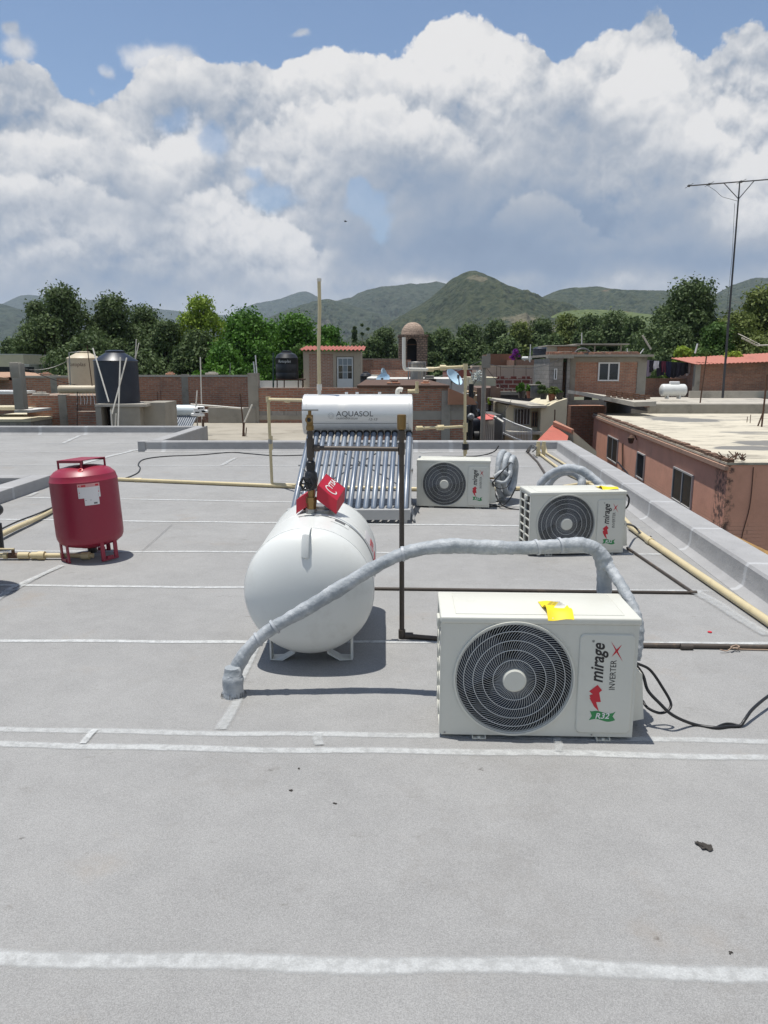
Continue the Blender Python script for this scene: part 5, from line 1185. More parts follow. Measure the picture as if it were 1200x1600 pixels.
for k in range(9): q = At(304 + rr_.random() * 16, 636 + rr_.random() * 14, 20.3); b.rbox(q.x - .09, q.x + .09, q.y - .05, q.y + .05, q.z - .04, q.z + .04, .015, 1)
tag(b.build('pipe_clutter', WMET, None), 'cluster of white plastic scraps at the head of the pale tubes', 'clutter')

# --- small black tank on its stand, and the brick hut
t = bld(400, 480, 610, 38, 6, BR2, 'low brick building with whitewashed top under the small black tank', name='low_building', cat='building', cap=1, roofmat=WPL)
b = MB(); b.box(X_(403, 40), X_(472, 40), 40, 40.2, Zt(612, 40), Zt(595, 40)); b.build('white_wall', WPL, t, smooth=None)
tinaco(449.5, 548, 592, .58, 38.6, BLKP, 'small black ribbed water tank on a thin steel stand', 'Rotoplas', WMET)
Y = 38; t = wthing('tank_stand', (X_(449, Y), Y + .6, Zt(613, Y)), 'thin dark steel stand under the small black tank', 'stand')
b = MB(); b.box(X_(431, Y), X_(474, Y), Y, Y + 1.3, Zt(594, Y), Zt(592.3, Y)); b.build('deck', RUST, t, smooth=None)
for xx in (433, 444, 466, 473):
    b = MB(); b.cyl(At(xx, 594, Y + .05), At(xx, 612, Y + .05), .03, 5); b.build('leg', RUST, t)
rod('post', At(427, 551, 37.5), At(427, 612, 37.5), .04, M('green_paint', (.03, .06, .045), .7), 'dark green post left of the small black tank', 'post')
for xx, y0, lab in ((401, 555, 'white pole with lamp arm before the green trees'), (398, 565, 'shorter pale pole beside the lamp arm')): rod('pole', At(xx - 2, y0, 42), At(xx + 1, 593, 42), .035, WMET, lab, 'pole')
Y = 40; t = wthing('brick_hut', (X_(518, Y), Y + 2, Zt(613, Y)), 'small brick hut with concrete corners, white door and red corrugated roof', 'hut')
zt_ = Zt(549, Y)
b = MB(); b.box(X_(484, Y), X_(521, Y), Y, Y + .15, -.5, zt_); b.build('brick_panel', brickmat('hut_brick', (.42, .22, .15), (.48, .27, .19), (.50, .44, .37), stain=.15), t, smooth=None)
b = MB(); b.box(X_(475, Y), X_(484, Y), Y - .03, Y + .2, -.5, zt_); b.box(X_(521, Y), X_(526, Y), Y - .03, Y + .2, -.5, zt_); b.box(X_(553, Y), X_(564, Y), Y - .03, Y + .2, -.5, zt_); b.box(X_(475, Y), X_(564, Y), Y - .035, Y + .2, zt_ - .12, zt_ + .003); b.box(X_(526, Y), X_(553, Y), Y - .028, Y + .2, Zt(557, Y), zt_ - .12)
b.box(X_(475, Y), X_(564, Y), Y + 3, Y + 3.2, -.5, zt_); b.box(X_(475, Y), X_(478, Y), Y + .2, Y + 3, -.5, zt_); b.box(X_(561, Y), X_(564, Y), Y + .2, Y + 3, -.5, zt_); b.build('concrete_frame', M('hut_concrete', (.48, .41, .32), .9, .15, 3, dirt=.3), t, smooth=None)
b = MB(); xs = [X_(470, Y) + (X_(570, Y) - X_(470, Y)) * k / 96 for k in range(97)]
V = []; Fs = []
for j, (y, zz) in enumerate(((Y - .35, zt_ + .02), (Y + 3.4, zt_ + .32))):
    for th in (0, .02):
        for k, x in enumerate(xs): V.append((x, y, zz + .035 * math.sin(k * math.pi / 3.0) + .03 + th))
m_ = 97
for k in range(96): Fs += [(k, k + 1, 2 * m_ + k + 1, 2 * m_ + k), (m_ + k, m_ + k + 1, 3 * m_ + k + 1, 3 * m_ + k), (k, k + 1, m_ + k + 1, m_ + k), (2 * m_ + k, 2 * m_ + k + 1, 3 * m_ + k + 1, 3 * m_ + k)]
b.add(V, Fs); b.build('roof', REDT, t, smooth=1.0)
b = MB(); x0, x1 = X_(527, Y), X_(552, Y); z0, z1 = Zt(613, Y), Zt(558, Y); b.box(x0, x1, Y + .02, Y + .07, z0, z1); dr = b.build('door', WMET, t, smooth=None)
xa, xb = X_(529, Y), X_(550.5, Y); za, zc_ = Zt(592, Y), Zt(560, Y)
for i in range(3):
    for j in range(3):
        b = MB(); w_ = (xb - xa) / 3; h_ = (zc_ - za) / 3; b.box(xa + i * w_ + .015, xa + (i + 1) * w_ - .015, Y + .012, Y + .02, za + j * h_ + .015, za + (j + 1) * h_ - .015)
        b.build('pane', GLASS if (i + j * 2) % 4 in (0, 2) and j < 2 else M('curtain_pane', (.22, .26, .29), .2, .1), dr, smooth=None)
tinaco(572, 581, 606, .26, 34, BLKP, 'narrow black barrel at the right side of the brick hut')
t = bld(560, 625, 560, 46, .4, BR2, 'ruined brick wall with pale broken edge left of the bell tower', cap=1, roofmat=TD)

# --- right of the riser: pole, far houses, cream house
Y = 26; t = wthing('power_pole', (X_(755, Y), Y, GZ), 'weathered grey concrete power pole between the dish and the cream house', 'pole')
b = MB(); b.tube([(X_(755.5, Y), Y, GZ), (X_(755.5, Y), Y, Zt(556, Y))], [.11, .075], 8); b.build('shaft', CONC, t)
b = MB(); b.box(X_(751, Y), X_(764, Y), Y - .15, Y - .05, Zt(575, Y), Zt(556, Y)); b.build('bracket', CONC, t, smooth=None)
ut = wthing('street_transformer', (X_(738, 27), 27, GZ), 'dark pole with grey transformers and a tangle of fittings beside the striped brick wall', 'transformer')
b = MB(); b.tube([(X_(736, 27), 27, GZ), (X_(736, 27), 27, Zt(600, 27))], [.11, .09], 8); b.build('shaft', M('tarred_pole', (.02, .022, .022), .7), ut)
for (x, y, r, h) in ((729, 645, .16, .5), (741, 640, .13, .45)):
    c = At(x, y, 26.7); b = MB(); b.lathe([(0, -h / 2), (r, -h / 2), (r, h / 2), (r * .6, h / 2 + .06), (0, h / 2 + .06)], 16, Matrix.Translation(c)); b.build('transformer_drum', M('dark_drum', (.035, .036, .038), .5), ut)
c = At(735.5, 651, 26.4); b = MB(); b.lathe([(0, 0), (.12, .01), (.13, .07), (.08, .14), (0, .14)], 14, Matrix.Translation(c) @ Matrix.Rotation(R(90), 4, 'X')); b.build('street_lamp_head', M('lamp_grey', (.25, .26, .26), .4), ut)
rr_ = random.Random(9)
for k in range(14):
    a_ = At(728 + rr_.random() * 20, 615 + rr_.random() * 45, 26.6); b = MB(); b.tube([a_, a_ + Vector(((rr_.random() - .5) * .5, 0, (rr_.random() - .5) * .5))], .018, 4); b.build('fitting', CABLE if k % 3 else STEEL, ut)
b = MB(); rr_ = random.Random(2)
for k in range(46):
    a_ = At(735 + rr_.random() ** .8 * 14, 583 + rr_.random() * 13, 29 + rr_.random()); dx = (rr_.random() - .2) * .45; dz = (rr_.random() - .5) * .35; b.tube([a_, a_ + Vector((dx / 2, .05, dz / 2 + .05)), a_ + Vector((dx, 0, dz))], [.012, .03, .004], 4)
tag(b.build('agave_plant', M('silver_leaf', (.36, .40, .38), .6, .2)), 'silvery spiky plant beside the weathered power pole', 'plant')
t = bld(764, 803, 553, 62, 5, M('brown_plaster', (.23, .115, .07), .9, .2, 1, dirt=.4), 'brown windowless house in the distance between pole and purple ball', name='brown_house', cat='house', col=(762, 801))
t = bld(803, 836, 562, 58, 5, BR2, 'low dark brick building behind the white gas tank with purple ball', name='brick_house', cat='house')
t = bld(748, 858, 571, 48, 5, M('pinkish_plaster', (.50, .38, .30), .9, .15, 1, dirt=.3, dirtc=(.3, .2, .15)), 'long pale pink roof and wall behind the maroon block parapet', name='pale_house', cat='house', cap=1, roofmat=M('bright_roof', (.58, .47, .36), .9, .15, 1.5))
t = bld(700, 752, 576, 52, 5, M('red_band', (.36, .13, .10), .9, .2, 2), 'pale house with a dull red band behind the silvery plant', name='banded_house', cat='house', cap=1, roofmat=WPL)
t = bld(738, 782, 590, 42, 5, CREAM, 'cream wall of arched shed right behind the power pole', name='cream_shed', cat='building')
b = MB(); Y = 36; t = wthing('block_parapet', (X_(800, Y), Y, Zt(612, Y)), 'maroon hollow block parapet with cut gaps above the cream house', 'wall')
b.box(X_(775, Y), X_(830, Y), Y, Y + .2, Zt(611, Y), Zt(591, Y)); b.build('block_wall', BR3, t, smooth=None)
b = MB(); b.box(X_(774, Y), X_(860, Y), Y - .15, Y + 4, Zt(617, Y), Zt(611.5, Y)); b.build('slab', CONC, t, smooth=None)
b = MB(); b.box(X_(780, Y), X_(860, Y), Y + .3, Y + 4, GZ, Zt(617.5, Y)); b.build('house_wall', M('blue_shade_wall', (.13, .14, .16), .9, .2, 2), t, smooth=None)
for k, (xx, w_) in enumerate(((777, 10), (798, 8), (815, 12))):
    b = MB(); b.box(X_(xx, Y), X_(xx + w_, Y), Y, Y + .2, Zt(591, Y) + .002, Zt(588, Y)); b.build('loose_block', BR3, t, smooth=None)
for k, xx in enumerate((776, 782, 803, 822)): rod('reinforcing_bar', At(xx, 572, Y + .1), At(xx, 590, Y + .1), .012, RUST, ('leftmost', 'second', 'third', 'rightmost')[k] + ' rusty bar standing on the maroon block parapet', 'bar')
# cream house with window, roof slab and pots
Y = 30; t = wthing('cream_house', (X_(835, Y), Y + 2, GZ), 'cream rendered house with barred window and pots on its roof slab', 'house')
b = MB(); b.box(X_(791, Y), X_(842, Y), Y, Y + 3.5, GZ, Zt(633, Y)); b.prism([(X_(842, Y), GZ), (X_(882, Y), GZ), (X_(882, Y), Zt(622, Y)), (X_(866, Y), Zt(627, Y)), (X_(855, Y), Zt(633, Y)), (X_(842, Y), Zt(634, Y))], Y - .5, Y + 3.5); b.build('wall', CREAM, t, smooth=None)
b = MB(); xa, xb = X_(778, Y), X_(846, Y); b.add([(xa, Y + .2, Zt(628, Y)), (xb - .6, Y - .9, Zt(636, Y)), (xb + .1, Y - .6, Zt(636, Y)), (xb + .1, Y + 3, Zt(636, Y)), (xa, Y + 3, Zt(630, Y))] + [(xa, Y + .2, Zt(625, Y)), (xb - .6, Y - .9, Zt(632.5, Y)), (xb + .1, Y - .6, Zt(632.5, Y)), (xb + .1, Y + 3, Zt(632.5, Y)), (xa, Y + 3, Zt(625, Y))], [(0, 1, 2, 3, 4), (5, 6, 7, 8, 9), (0, 1, 6, 5), (1, 2, 7, 6), (2, 3, 8, 7), (3, 4, 9, 8), (4, 0, 5, 9)]); b.build('roof_slab', CONL, t, smooth=None)
window(t, 804, 829, 638, 664, Y, M('steel_frame_dull', (.30, .30, .29), .5), 4, .03); window(t, 831.5, 841, 643, 667, Y, M('brown_frame', (.16, .10, .06), .6), 1, .04)
b = MB(); b.box(X_(791, Y), X_(842, Y), Y - .9, Y - .01, Zt(672, Y) - .1, Zt(672, Y)); b.build('balcony_slab', CONL, t, smooth=None)
bl = MB()
pts = [At(785, 653, 28.6), At(805, 662, 28.4), At(831, 671, 28.2)]
for q in (0, .55): bl.tube([p - Vector((0, 0, q)) for p in pts], .022, 5)
P = smooth_path(pts, 12)
for p in P: bl.tube([p, p - Vector((0, 0, .62))], .010, 4)
bl.build('balcony_railing', WMET, t)
b = MB(); 
for x, y in ((785, 656), (831, 673)): b.tube([At(x, y, 28.4), At(x, y + 40, 28.4)], .03, 5)
b.build('balcony_post', STEEL, t)
leafm = None

# overhead wires and roof clutter among the houses
def wire(p0, p1, sag, label, r=.011):
    P = [Vector(p0).lerp(Vector(p1), k / 12) - Vector((0, 0, sag * 4 * (k / 12) * (1 - k / 12))) for k in range(13)]
    b = MB(); b.tube(P, r, 4); tag(b.build('overhead_wire', CABLE, None), label, 'wire')
wire(At(755, 562, 26), At(640, 588, 44), .3, 'overhead wire from the weathered pole to the bell tower')
wire(At(755, 566, 26), At(884, 556, 37.6), .4, 'overhead wire from the weathered pole to the unfinished brick house')
wire(At(757, 570, 26), At(812, 614, 30), .25, 'overhead wire drooping from the pole to the cream house roof')
wire(At(755, 640, 26), At(800, 622, 30), .5, 'lower wire curling from the pole to the cream house')
wire(At(736, 604, 27), At(755, 572, 26), .1, 'short wire between the dark transformer pole and the weathered pole')
wire(At(20, 572, 26), At(112, 560, 27), .25, 'wire across the roofs at the far left')
wire(At(30, 570, 24), At(216, 590, 29), .5, 'long low wire over the brick walls at the far left')
for i, (px, py, Y, w_, h_, m_, lab) in enumerate(((585, 600, 28.6, .5, .35, CONL, 'small pale box on the low parapet beside the domed cap'), (670, 599, 29, .6, .3, CONC, 'grey lump of masonry on the pale parapet right of the cage'), (615, 603, 16.6, .3, .14, BR1, 'loose bricks on the striped brick building edge'), (665, 603, 17, .22, .12, BR1, 'single loose brick on the striped building edge'), (330, 585, 30.1, .5, .1, CONL, 'pale chunk on top of the long red brick wall'), (265, 586, 30.1, .35, .12, BR1, 'loose brick on top of the long red brick wall'), (62, 618, 24.6, .5, .12, CONL, 'pale chunk on the lower dark brick wall'), (70, 586, 31.1, .4, .12, BR1, 'loose brick on the rough brick wall by the grey post'))):
    c = At(px, py, Y); b = MB(); b.rbox(c.x - w_ / 2, c.x + w_ / 2, Y, Y + .2, c.z - .02, c.z + h_ * .6, .015, 1); b.rbox(c.x - w_ / 4, c.x + w_ / 3, Y + .02, Y + .16, c.z + h_ * .55, c.z + h_, .015, 1); tag(b.build('masonry_piece', m_, None, smooth=None), lab, 'rubble')
# ------------------------------------------------------------------ right-hand houses
# brick house with the white window
Y = 38; t = wthing('brick_house', (X_(950, Y), Y + 3, GZ), 'unfinished brick house with grey columns, white sliding window and cluttered roof', 'house')
b = MB(); b.box(X_(897, Y), X_(993, Y), Y, Y + 5, Zt(620, Y), Zt(565, Y)); b.box(X_(893, Y), X_(946, Y), Y - .3, Y + 4.9, GZ, Zt(634, Y)); b.build('brick_wall', BR1, t, smooth=None)
b = MB(); b.box(X_(889, Y), X_(897, Y), Y - .04, Y + .3, GZ, Zt(562, Y)); b.box(X_(993, Y), X_(1007, Y), Y - .04, Y + .4, -2, Zt(556, Y)); b.build('column', CONC, t, smooth=None)
b = MB(); b.box(X_(889, Y), X_(993, Y), Y - .05, Y + .2, Zt(565.5, Y), Zt(558, Y)); b.box(X_(880, Y), X_(945, Y), Y - .34, Y + .1, Zt(634, Y) + .003, Zt(625, Y)); b.build('concrete_beam', CONC, t, smooth=None)
b = MB(); b.box(X_(880, Y), X_(893, Y), Y + .02, Y + 4, GZ, Zt(626, Y)); b.build('grey_render', CONL, t, smooth=None)
b = MB(); Yg = 37.5; b.box(X_(857, Yg), X_(877.5, Yg), Yg, Yg + .2, Zt(640, Yg), Zt(560, Yg)); b.box(X_(857, Yg), X_(861, Yg), Yg + .2, Yg + 4, Zt(640, Yg), Zt(560, Yg)); b.box(X_(884, Yg), X_(889, Yg), Yg, Yg + .2, Zt(640, Yg), Zt(560, Yg)); b.build('block_wall', BLK, t, smooth=None)
b = MB(); b.box(X_(861, Yg), X_(884, Yg), Yg + .8, Yg + .9, Zt(640, Yg), Zt(560, Yg)); b.build('dark_doorway', DARK, t, smooth=None)
window(t, 864, 868.5, 576, 593, Yg, WMET, 0, .04)
window(t, 932, 965, 566, 595.5, Y, WMET, 1, .07)
b = MB(); b.box(X_(852, Y), X_(1012, Y), Y - .5, Y + 5, Zt(557.5, Y), Zt(554, Y)); b.box(X_(852, Yg), X_(892, Yg), Yg - .25, Yg + .2, Zt(560, Yg), Zt(556.5, Yg)); b.build('roof_slab', CONC, t, smooth=None)
rr_ = random.Random(21); b = MB()
for k in range(60):
    q = At(858 + rr_.random() * 148, 554.5 - rr_.random() * 2.0, Y + rr_.random() * 1.5); s = .05 + rr_.random() * .12
    b.rbox(q.x - s * 1.6, q.x + s * 1.6, q.y - s, q.y + s, Zt(554, Y) + .001, Zt(554, Y) + s, .01, 1)
tag(b.build('rubble', BR2, None, smooth=None), 'line of broken brick rubble along the top of the unfinished house', 'rubble', kind='stuff')
Y = 41; t = wthing('roof_shed', (X_(915, Y), Y + 1, Zt(556, Y)), 'low shed on the unfinished house under a long flat sheet roof', 'shed')
b = MB(); b.box(X_(868, Y), X_(898, Y), Y, Y + .2, Zt(557, Y), Zt(541.5, Y)); b.box(X_(868, Y), X_(869.5, Y), Y + .2, Y + 2, Zt(557, Y), Zt(541.5, Y)); b.build('brick_wall', BR2, t, smooth=None)
b = MB(); b.box(X_(852, Y), X_(868, Y), Y + .1, Y + .2, Zt(555, Y), Zt(541.5, Y)); b.build('grey_panel', CONL, t, smooth=None)
b = MB(); b.box(X_(850, Y), X_(900, Y), Y - .3, Y + 2.2, Zt(541, Y), Zt(539.5, Y)); b.box(X_(894, Y), X_(974, Y), Y - .5, Y + 2.2, Zt(538.8, Y), Zt(537.2, Y)); b.build('sheet_roof', CONL, t, smooth=None)
for xx in (924.5, 965): b = MB(); b.box(X_(xx, Y), X_(xx + 1.8, Y), Y, Y + .1, Zt(557, Y), Zt(539, Y)); b.build('prop', CONL, t, smooth=None)
c = At(910, 556, 38.6); b = MB(); b.tube([c + Vector((-.42 * math.cos(R(a)) * 1.0, 0, .36 * math.sin(R(a)))) for a in range(0, 181, 15)], .05, 6); b.box(c.x - .42, c.x + .42, c.y, c.y + .3, c.z, c.z + .12); tag(b.build('metal_arch', INKS), 'small dark arched frame lying on the unfinished house roof', 'frame')
for k, (x0, y0, x1, y1, lab) in enumerate(((1004, 524, 1017, 546, 'pale tilted rod standing up at the right corner of the unfinished house'), (909, 520, 909, 538, 'thin pale upright above the shed roof'), (829, 538, 828, 566, 'thin upright beside the purple ball'), (1006, 545, 1000, 553, 'short tilted stick on the unfinished house corner'), (980, 544, 980, 551, 'small stub on the roof edge of the unfinished house'))):
    rod('rod', At(x0, y0, 40), At(x1, y1, 40), .05 if k == 0 else .025, WMET if k else CONL, lab)
# purple ball, tank behind
tinaco(842, 541, 556, .52, 50, BLUP, 'dark low water tank beside the shed roof', cone=False)
def small_gas(px0, px1, y0, y1, Y, label, hood=True):
    x0, x1 = X_(px0, Y), X_(px1, Y); z0, z1 = Zt(y1, Y), Zt(y0, Y); r = (z1 - z0) / 2 * .84; zc_ = z1 - r; L_ = x1 - x0
    t = wthing('gas_tank', ((x0 + x1) / 2, Y, z0), label, 'gas tank')
    b = MB(); pf = [(r * math.sin(R(a)), r * .5 * (1 - math.cos(R(a)))) for a in range(0, 91, 10)]; pf = pf + [(q, L_ - z) for q, z in reversed(pf)]
    b.lathe(pf, 36, Matrix.Translation((x0, Y, zc_)) @ Matrix.Rotation(R(90), 4, 'Y')); b.build('tank_shell', TKW, t, smooth=.8)
    for u in (.28, .72): b = MB(); xx = x0 + L_ * u; b.box(xx - .035, xx + .035, Y - r * .6, Y + r * .6, z0, zc_ - r * .7); b.build('foot', TKW, t, smooth=None)
    if hood: b = MB(); b.rbox(x0 + L_ * .36, x0 + L_ * .70, Y - .12, Y + .12, z1 - .01, z1 + .13, .03); b.build('valve_hood', WMET, t)
    return t
small_gas(1030, 1072, 600, 623, 38, 'white gas tank with a white hood on the low grey roof below the laundry')
small_gas(813, 829, 557, 564, 55, 'tiny white gas tank in the distance beside the purple bush', False)
# laundry terrace wall and washing
bld(1007, 1086, 591.5, 45, .2, BR2, 'brick wall under the hanging laundry', col=())
bld(1086, 1260, 566, 43.5, 4, BR2, 'long brick wall of the house under the orange red sheet roof at right', name='brick_house', cat='house')
b = MB(); Y = 43.4; b.box(X_(1083, Y), X_(1091, Y), Y - .05, Y + .25, -.5, Zt(568, Y)); tag(b.build('concrete_column', CONC, None, smooth=None), 'grey concrete column right of the laundry', 'column')
Y = 43.2; t = wthing('sheet_roof', (X_(1150, Y), Y + 2, Zt(566, Y)), 'faded red corrugated sheet roof sloping over the long brick wall at right', 'roof')
b = MB(); V = []; Fs = []; n = 90
for (yy, za, zb_) in ((Y - .25, Zt(569, Y), Zt(562.5, Y)), (Y + 3.5, Zt(566, Y) + .28, Zt(556, Y) + .28)):
    for k in range(n + 1): V.append((X_(1080, Y) + (X_(1270, Y) - X_(1080, Y)) * k / n, yy, za + (zb_ - za) * k / n + .025 * math.sin(k * 2.1)))
Fs = [(k, k + 1, n + 2 + k, n + 1 + k) for k in range(n)]; b.add(V, Fs); b.add([(v[0], v[1], v[2] - .03) for v in V], Fs); b.add([V[k] if k <= n else (V[2 * n + 1 - k][0], V[2 * n + 1 - k][1], V[2 * n + 1 - k][2] - .03) for k in range(2 * n + 2)], [tuple([k, k + 1, 2 * n - k, 2 * n + 1 - k]) for k in range(n)])
b.build('sheet', M('red_sheet', (.40, .145, .10), .7, .2, 2, dirt=.4, dirtc=(.2, .1, .08), dscale=1), t, smooth=None)
rod('clothes_line', At(1007, 562, 44.6), At(1090, 569, 44.6), .012, CABLE, 'line carrying the dark laundry', 'line')
cl = [(1008, 12, 22, (.25, .20, .25)), (1015, 9, 16, (.015, .012, .02)), (1022, 8, 12, (.55, .52, .55)), (1027, 12, 24, (.02, .016, .03)), (1034, 9, 18, (.12, .02, .04)), (1041, 9, 22, (.012, .014, .04)), (1049, 10, 22, (.015, .015, .02)), (1058, 9, 20, (.02, .018, .028)), (1066, 10, 18, (.012, .012, .015)), (1073, 9, 19, (.50, .44, .44)), (1080, 6, 14, (.30, .22, .22))]
for k, (px, w_, h_, c) in enumerate(cl):
    Y = 44.5 - .05 * (k % 3); p0 = At(px, 563 + (px - 1008) * .06, Y); ww = w_ / 1150 * Y * .95; hh = h_ / 1150 * Y
    V = []; Fs = []
    for j in range(9):
        for i in range(9): u, v = i / 8, j / 8; V.append((p0.x + u * ww + .04 * math.sin(v * 5 + k) * (v), Y + .04 * math.sin(u * 9 + k) * (.3 + v), p0.z - v * hh * (1 + .12 * math.sin(u * 3 + k))))
    b = MB(); b.add(V, [(j * 9 + i, j * 9 + i + 1, (j + 1) * 9 + i + 1, (j + 1) * 9 + i) for j in range(8) for i in range(8)]); b.add([(x, y + .02, z) for x, y, z in V], [(j * 9 + i, j * 9 + i + 1, (j + 1) * 9 + i + 1, (j + 1) * 9 + i) for j in range(8) for i in range(8)])
    nm = ['pinkish grey', 'black', 'white', 'dark purple', 'maroon', 'navy', 'black', 'charcoal', 'black', 'pale pink', 'rosy grey'][k]
    tag(b.build('hanging_garment', M('cloth', c, .9, .2, 5), None, smooth=1.2), nm + ' garment hanging on the line, number of places from the left edge: ' + ['first', 'second', 'third', 'fourth', 'fifth', 'sixth', 'seventh', 'eighth', 'ninth', 'tenth', 'last'][k], 'garment', 'laundry hanging beside the unfinished brick house')
# low grey roof with the brick stack
Y = 34.8; t = wthing('low_roof_building', (X_(1100, Y), 39, GZ), 'low building with a bare grey concrete roof carrying the white gas tank', 'building')
zt_ = Zt(632, Y); b = MB(); b.box(X_(1016, Y), X_(1300, Y), Y, 43.1, GZ, zt_); b.build('concrete_body', CONC, t, smooth=None)
b = MB(); b.box(X_(1016, Y) - .05, X_(1300, Y), Y + .3, 43.0, zt_ + .001, zt_ + .02); b.box(X_(1112, 39), X_(1300, 39), 41.8, 42.0, zt_ + .021, Zt(611, 41.8)); b.build('worn_roof_skin', CONL, t, smooth=None)
Y = 33.5; b = MB(); b.add([(X_(912, Y), Y + .9, Zt(618, Y)), (X_(982, Y), Y - .8, Zt(634, Y)), (X_(1016, Y), Y - .8, Zt(633, Y)), (X_(1016, Y), Y + 3, Zt(633, Y)), (X_(912, Y), Y + 3, Zt(618, Y))] + [(X_(912, Y), Y + .9, Zt(618, Y) + .16), (X_(982, Y), Y - .8, Zt(634, Y) + .2), (X_(1016, Y), Y - .8, Zt(633, Y) + .2), (X_(1016, Y), Y + 3, Zt(633, Y) + .2), (X_(912, Y), Y + 3, Zt(618, Y) + .16)],
    [(4, 3, 2, 1, 0), (5, 6, 7, 8, 9), (0, 1, 6, 5), (1, 2, 7, 6), (2, 3, 8, 7), (3, 4, 9, 8), (4, 0, 5, 9)]); tag(b.build('concrete_ledge', CONL, None, smooth=None), 'wedge shaped concrete ledge jutting out under the stack of thin bricks', 'ledge')
b = MB(); Y = 34.4; x0, x1 = X_(945, Y), X_(1016, Y); rr_ = random.Random(8)
for r_ in range(6):
    xx = x0 + rr_.random() * .1; z = Zt(628, Y) + (r_) * .095; 
    while xx < x1 - .2:
        u = (xx - x0) / (x1 - x0); l_ = .25; zz = z - u * .28; b.box(xx, xx + l_, Y + rr_.random() * .02, Y + .13 + rr_.random() * .02, zz, zz + .075); xx += l_ + .012
tag(b.build('stacked_bricks', M('weathered_brick', (.16, .085, .055), .95, .4, 4, dirt=.5), None, smooth=None), 'long low stack of weathered bricks on the wedge ledge', 'brick stack')
bld(893, 946, 634, 36.5, 1, BR2, 'lower brick wall beneath the wedge ledge')
# pink building
d0 = Vector((7.6, 16.3, 0)); zr = -.5
d0 = G(1135, 723, zr); d1 = G(927, 646, zr)
ax_ = (d1 - d0).normalized(); rx_ = Vector((ax_.y, -ax_.x, 0)); Lp = (d1 - d0).length
PK = wthing('pink_building', tuple(d0), 'salmon pink house beyond the parapet with pale stained flat roof and small windows', 'building')
def pinkm():
    m, N, b = newmat('salmon_plaster'); p = geopos(N); x, y, z = N.sep(p)
    bt = N.n.new('ShaderNodeTexBrick'); N.l.new(N.xyz(N.m('ADD', N.m('MULTIPLY', x, .3), y), z, 0), bt.inputs['Vector']); bt.inputs['Scale'].default_value = 1; bt.inputs['Brick Width'].default_value = .30; bt.inputs['Row Height'].default_value = .09; bt.inputs['Mortar Size'].default_value = .012; bt.inputs['Mortar Smooth'].default_value = 1
    n = N.noise(p, 1.2, 6, .65)
    col = N.v('SCALE', (.76, .385, .265), scale=N.m('ADD', .72, N.m('MULTIPLY', n, .5)))
    low = N.m('SUBTRACT', 1, N.ss(z, zr - 1.6, zr - 1.3)); low = N.m('MULTIPLY', low, N.ss(N.noise(p, .6, 5, .6), .36, .5))
    col = N.mix(N.m('MULTIPLY', low, .28), col, (.70, .41, .30, 1)); col = N.mix(N.m('MULTIPLY', N.m('MULTIPLY', bt.outputs['Fac'], low), .5), col, (.27, .13, .09, 1))
    st = N.v('MULTIPLY', p, (3, 3, .5)); s2 = N.m('MULTIPLY', N.ss(N.noise(st, 1.1, 6, .7), .55, .75), N.ss(z, zr - 1.6, zr - .1))
    col = N.mix(N.m('MULTIPLY', s2, .55), col, (.15, .09, .07, 1))
    dx = N.m('ABSOLUTE', N.m('SUBTRACT', N.m('ADD', x, N.m('MULTIPLY', N.m('SUBTRACT', N.noise(p, 5, 5, .7), .5), .5)), d0.x + .06))
    k = N.m('MULTIPLY', N.m('SUBTRACT', 1, N.ss(dx, .05, .22)), N.ss(N.noise(p, 7, 5, .7), .42, .6)); k = N.m('MULTIPLY', k, N.m('SUBTRACT', 1, N.ss(y, d0.y + .6, d0.y + .9)))
    col = N.mix(N.m('MULTIPLY', k, .85), col, (.05, .042, .038, 1))
    N.l.new(col, b.inputs['Base Color']); b.inputs['Roughness'].default_value = .9; bump(N, b, N.m('ADD', n, N.m('MULTIPLY', bt.outputs['Fac'], N.m('MULTIPLY', low, -.3))), .03, .6)
    return m
PKM = pinkm()
def skinm():
    m, N, b = newmat('pale_stained_roof'); p = geopos(N); n = N.noise(p, .8, 6, .6); n2 = N.noise(N.v('MULTIPLY', p, (.6, 1.2, 1)), 1.3, 7, .7)
    col = N.v('SCALE', (.50, .455, .36), scale=N.m('ADD', .7, N.m('MULTIPLY', n, .6))); col = N.mix(N.m('MULTIPLY', N.ss(n2, .50, .64), .75), col, (.23, .205, .165, 1))
    x, y, z = N.sep(p); w = N.m('MULTIPLY', N.m('SUBTRACT', N.noise(p, 1.4, 5, .6), .5), 1.1); k = None
    for (px, py, rx, ry, s) in ((1070, 656, 1.5, 1.3, 1), (1040, 653, 1.1, .8, .9), (1178, 700, 1.3, .55, 1), (1215, 693, 1.2, 1.0, 1), (1165, 675.5, 1.0, .35, .8), (1185, 678, .8, .3, .7), (1110, 656.5, 1.2, .4, .6), (1145, 645.5, .8, .4, .5)):
        c = G(px, py, zr); q = N.v('MULTIPLY', N.v('SUBTRACT', p, tuple(c)), (1 / rx, 1 / ry, 0)); dd = N.m('ADD', N.v('LENGTH', q), w); g = N.m('MULTIPLY', N.m('SUBTRACT', 1, N.ss(dd, .85, 1.0)), s); k = g if k is None else N.m('MAXIMUM', k, g)
    col = N.mix(N.m('MULTIPLY', k, .92), col, N.v('SCALE', (.155, .148, .135), scale=N.m('ADD', .6, N.m('MULTIPLY', n2, .8))))
    N.l.new(col, b.inputs['Base Color']); N.l.new(N.m('SUBTRACT', .92, N.m('MULTIPLY', k, .35)), b.inputs['Roughness']); bump(N, b, n2, .02, .5)
    return m
P_ = lambda s, o, z: d0 + ax_ * s + rx_ * o + Vector((0, 0, z - zr))
fd = Vector((1, 0.02, 0)).normalized()     # front face runs almost level to the right
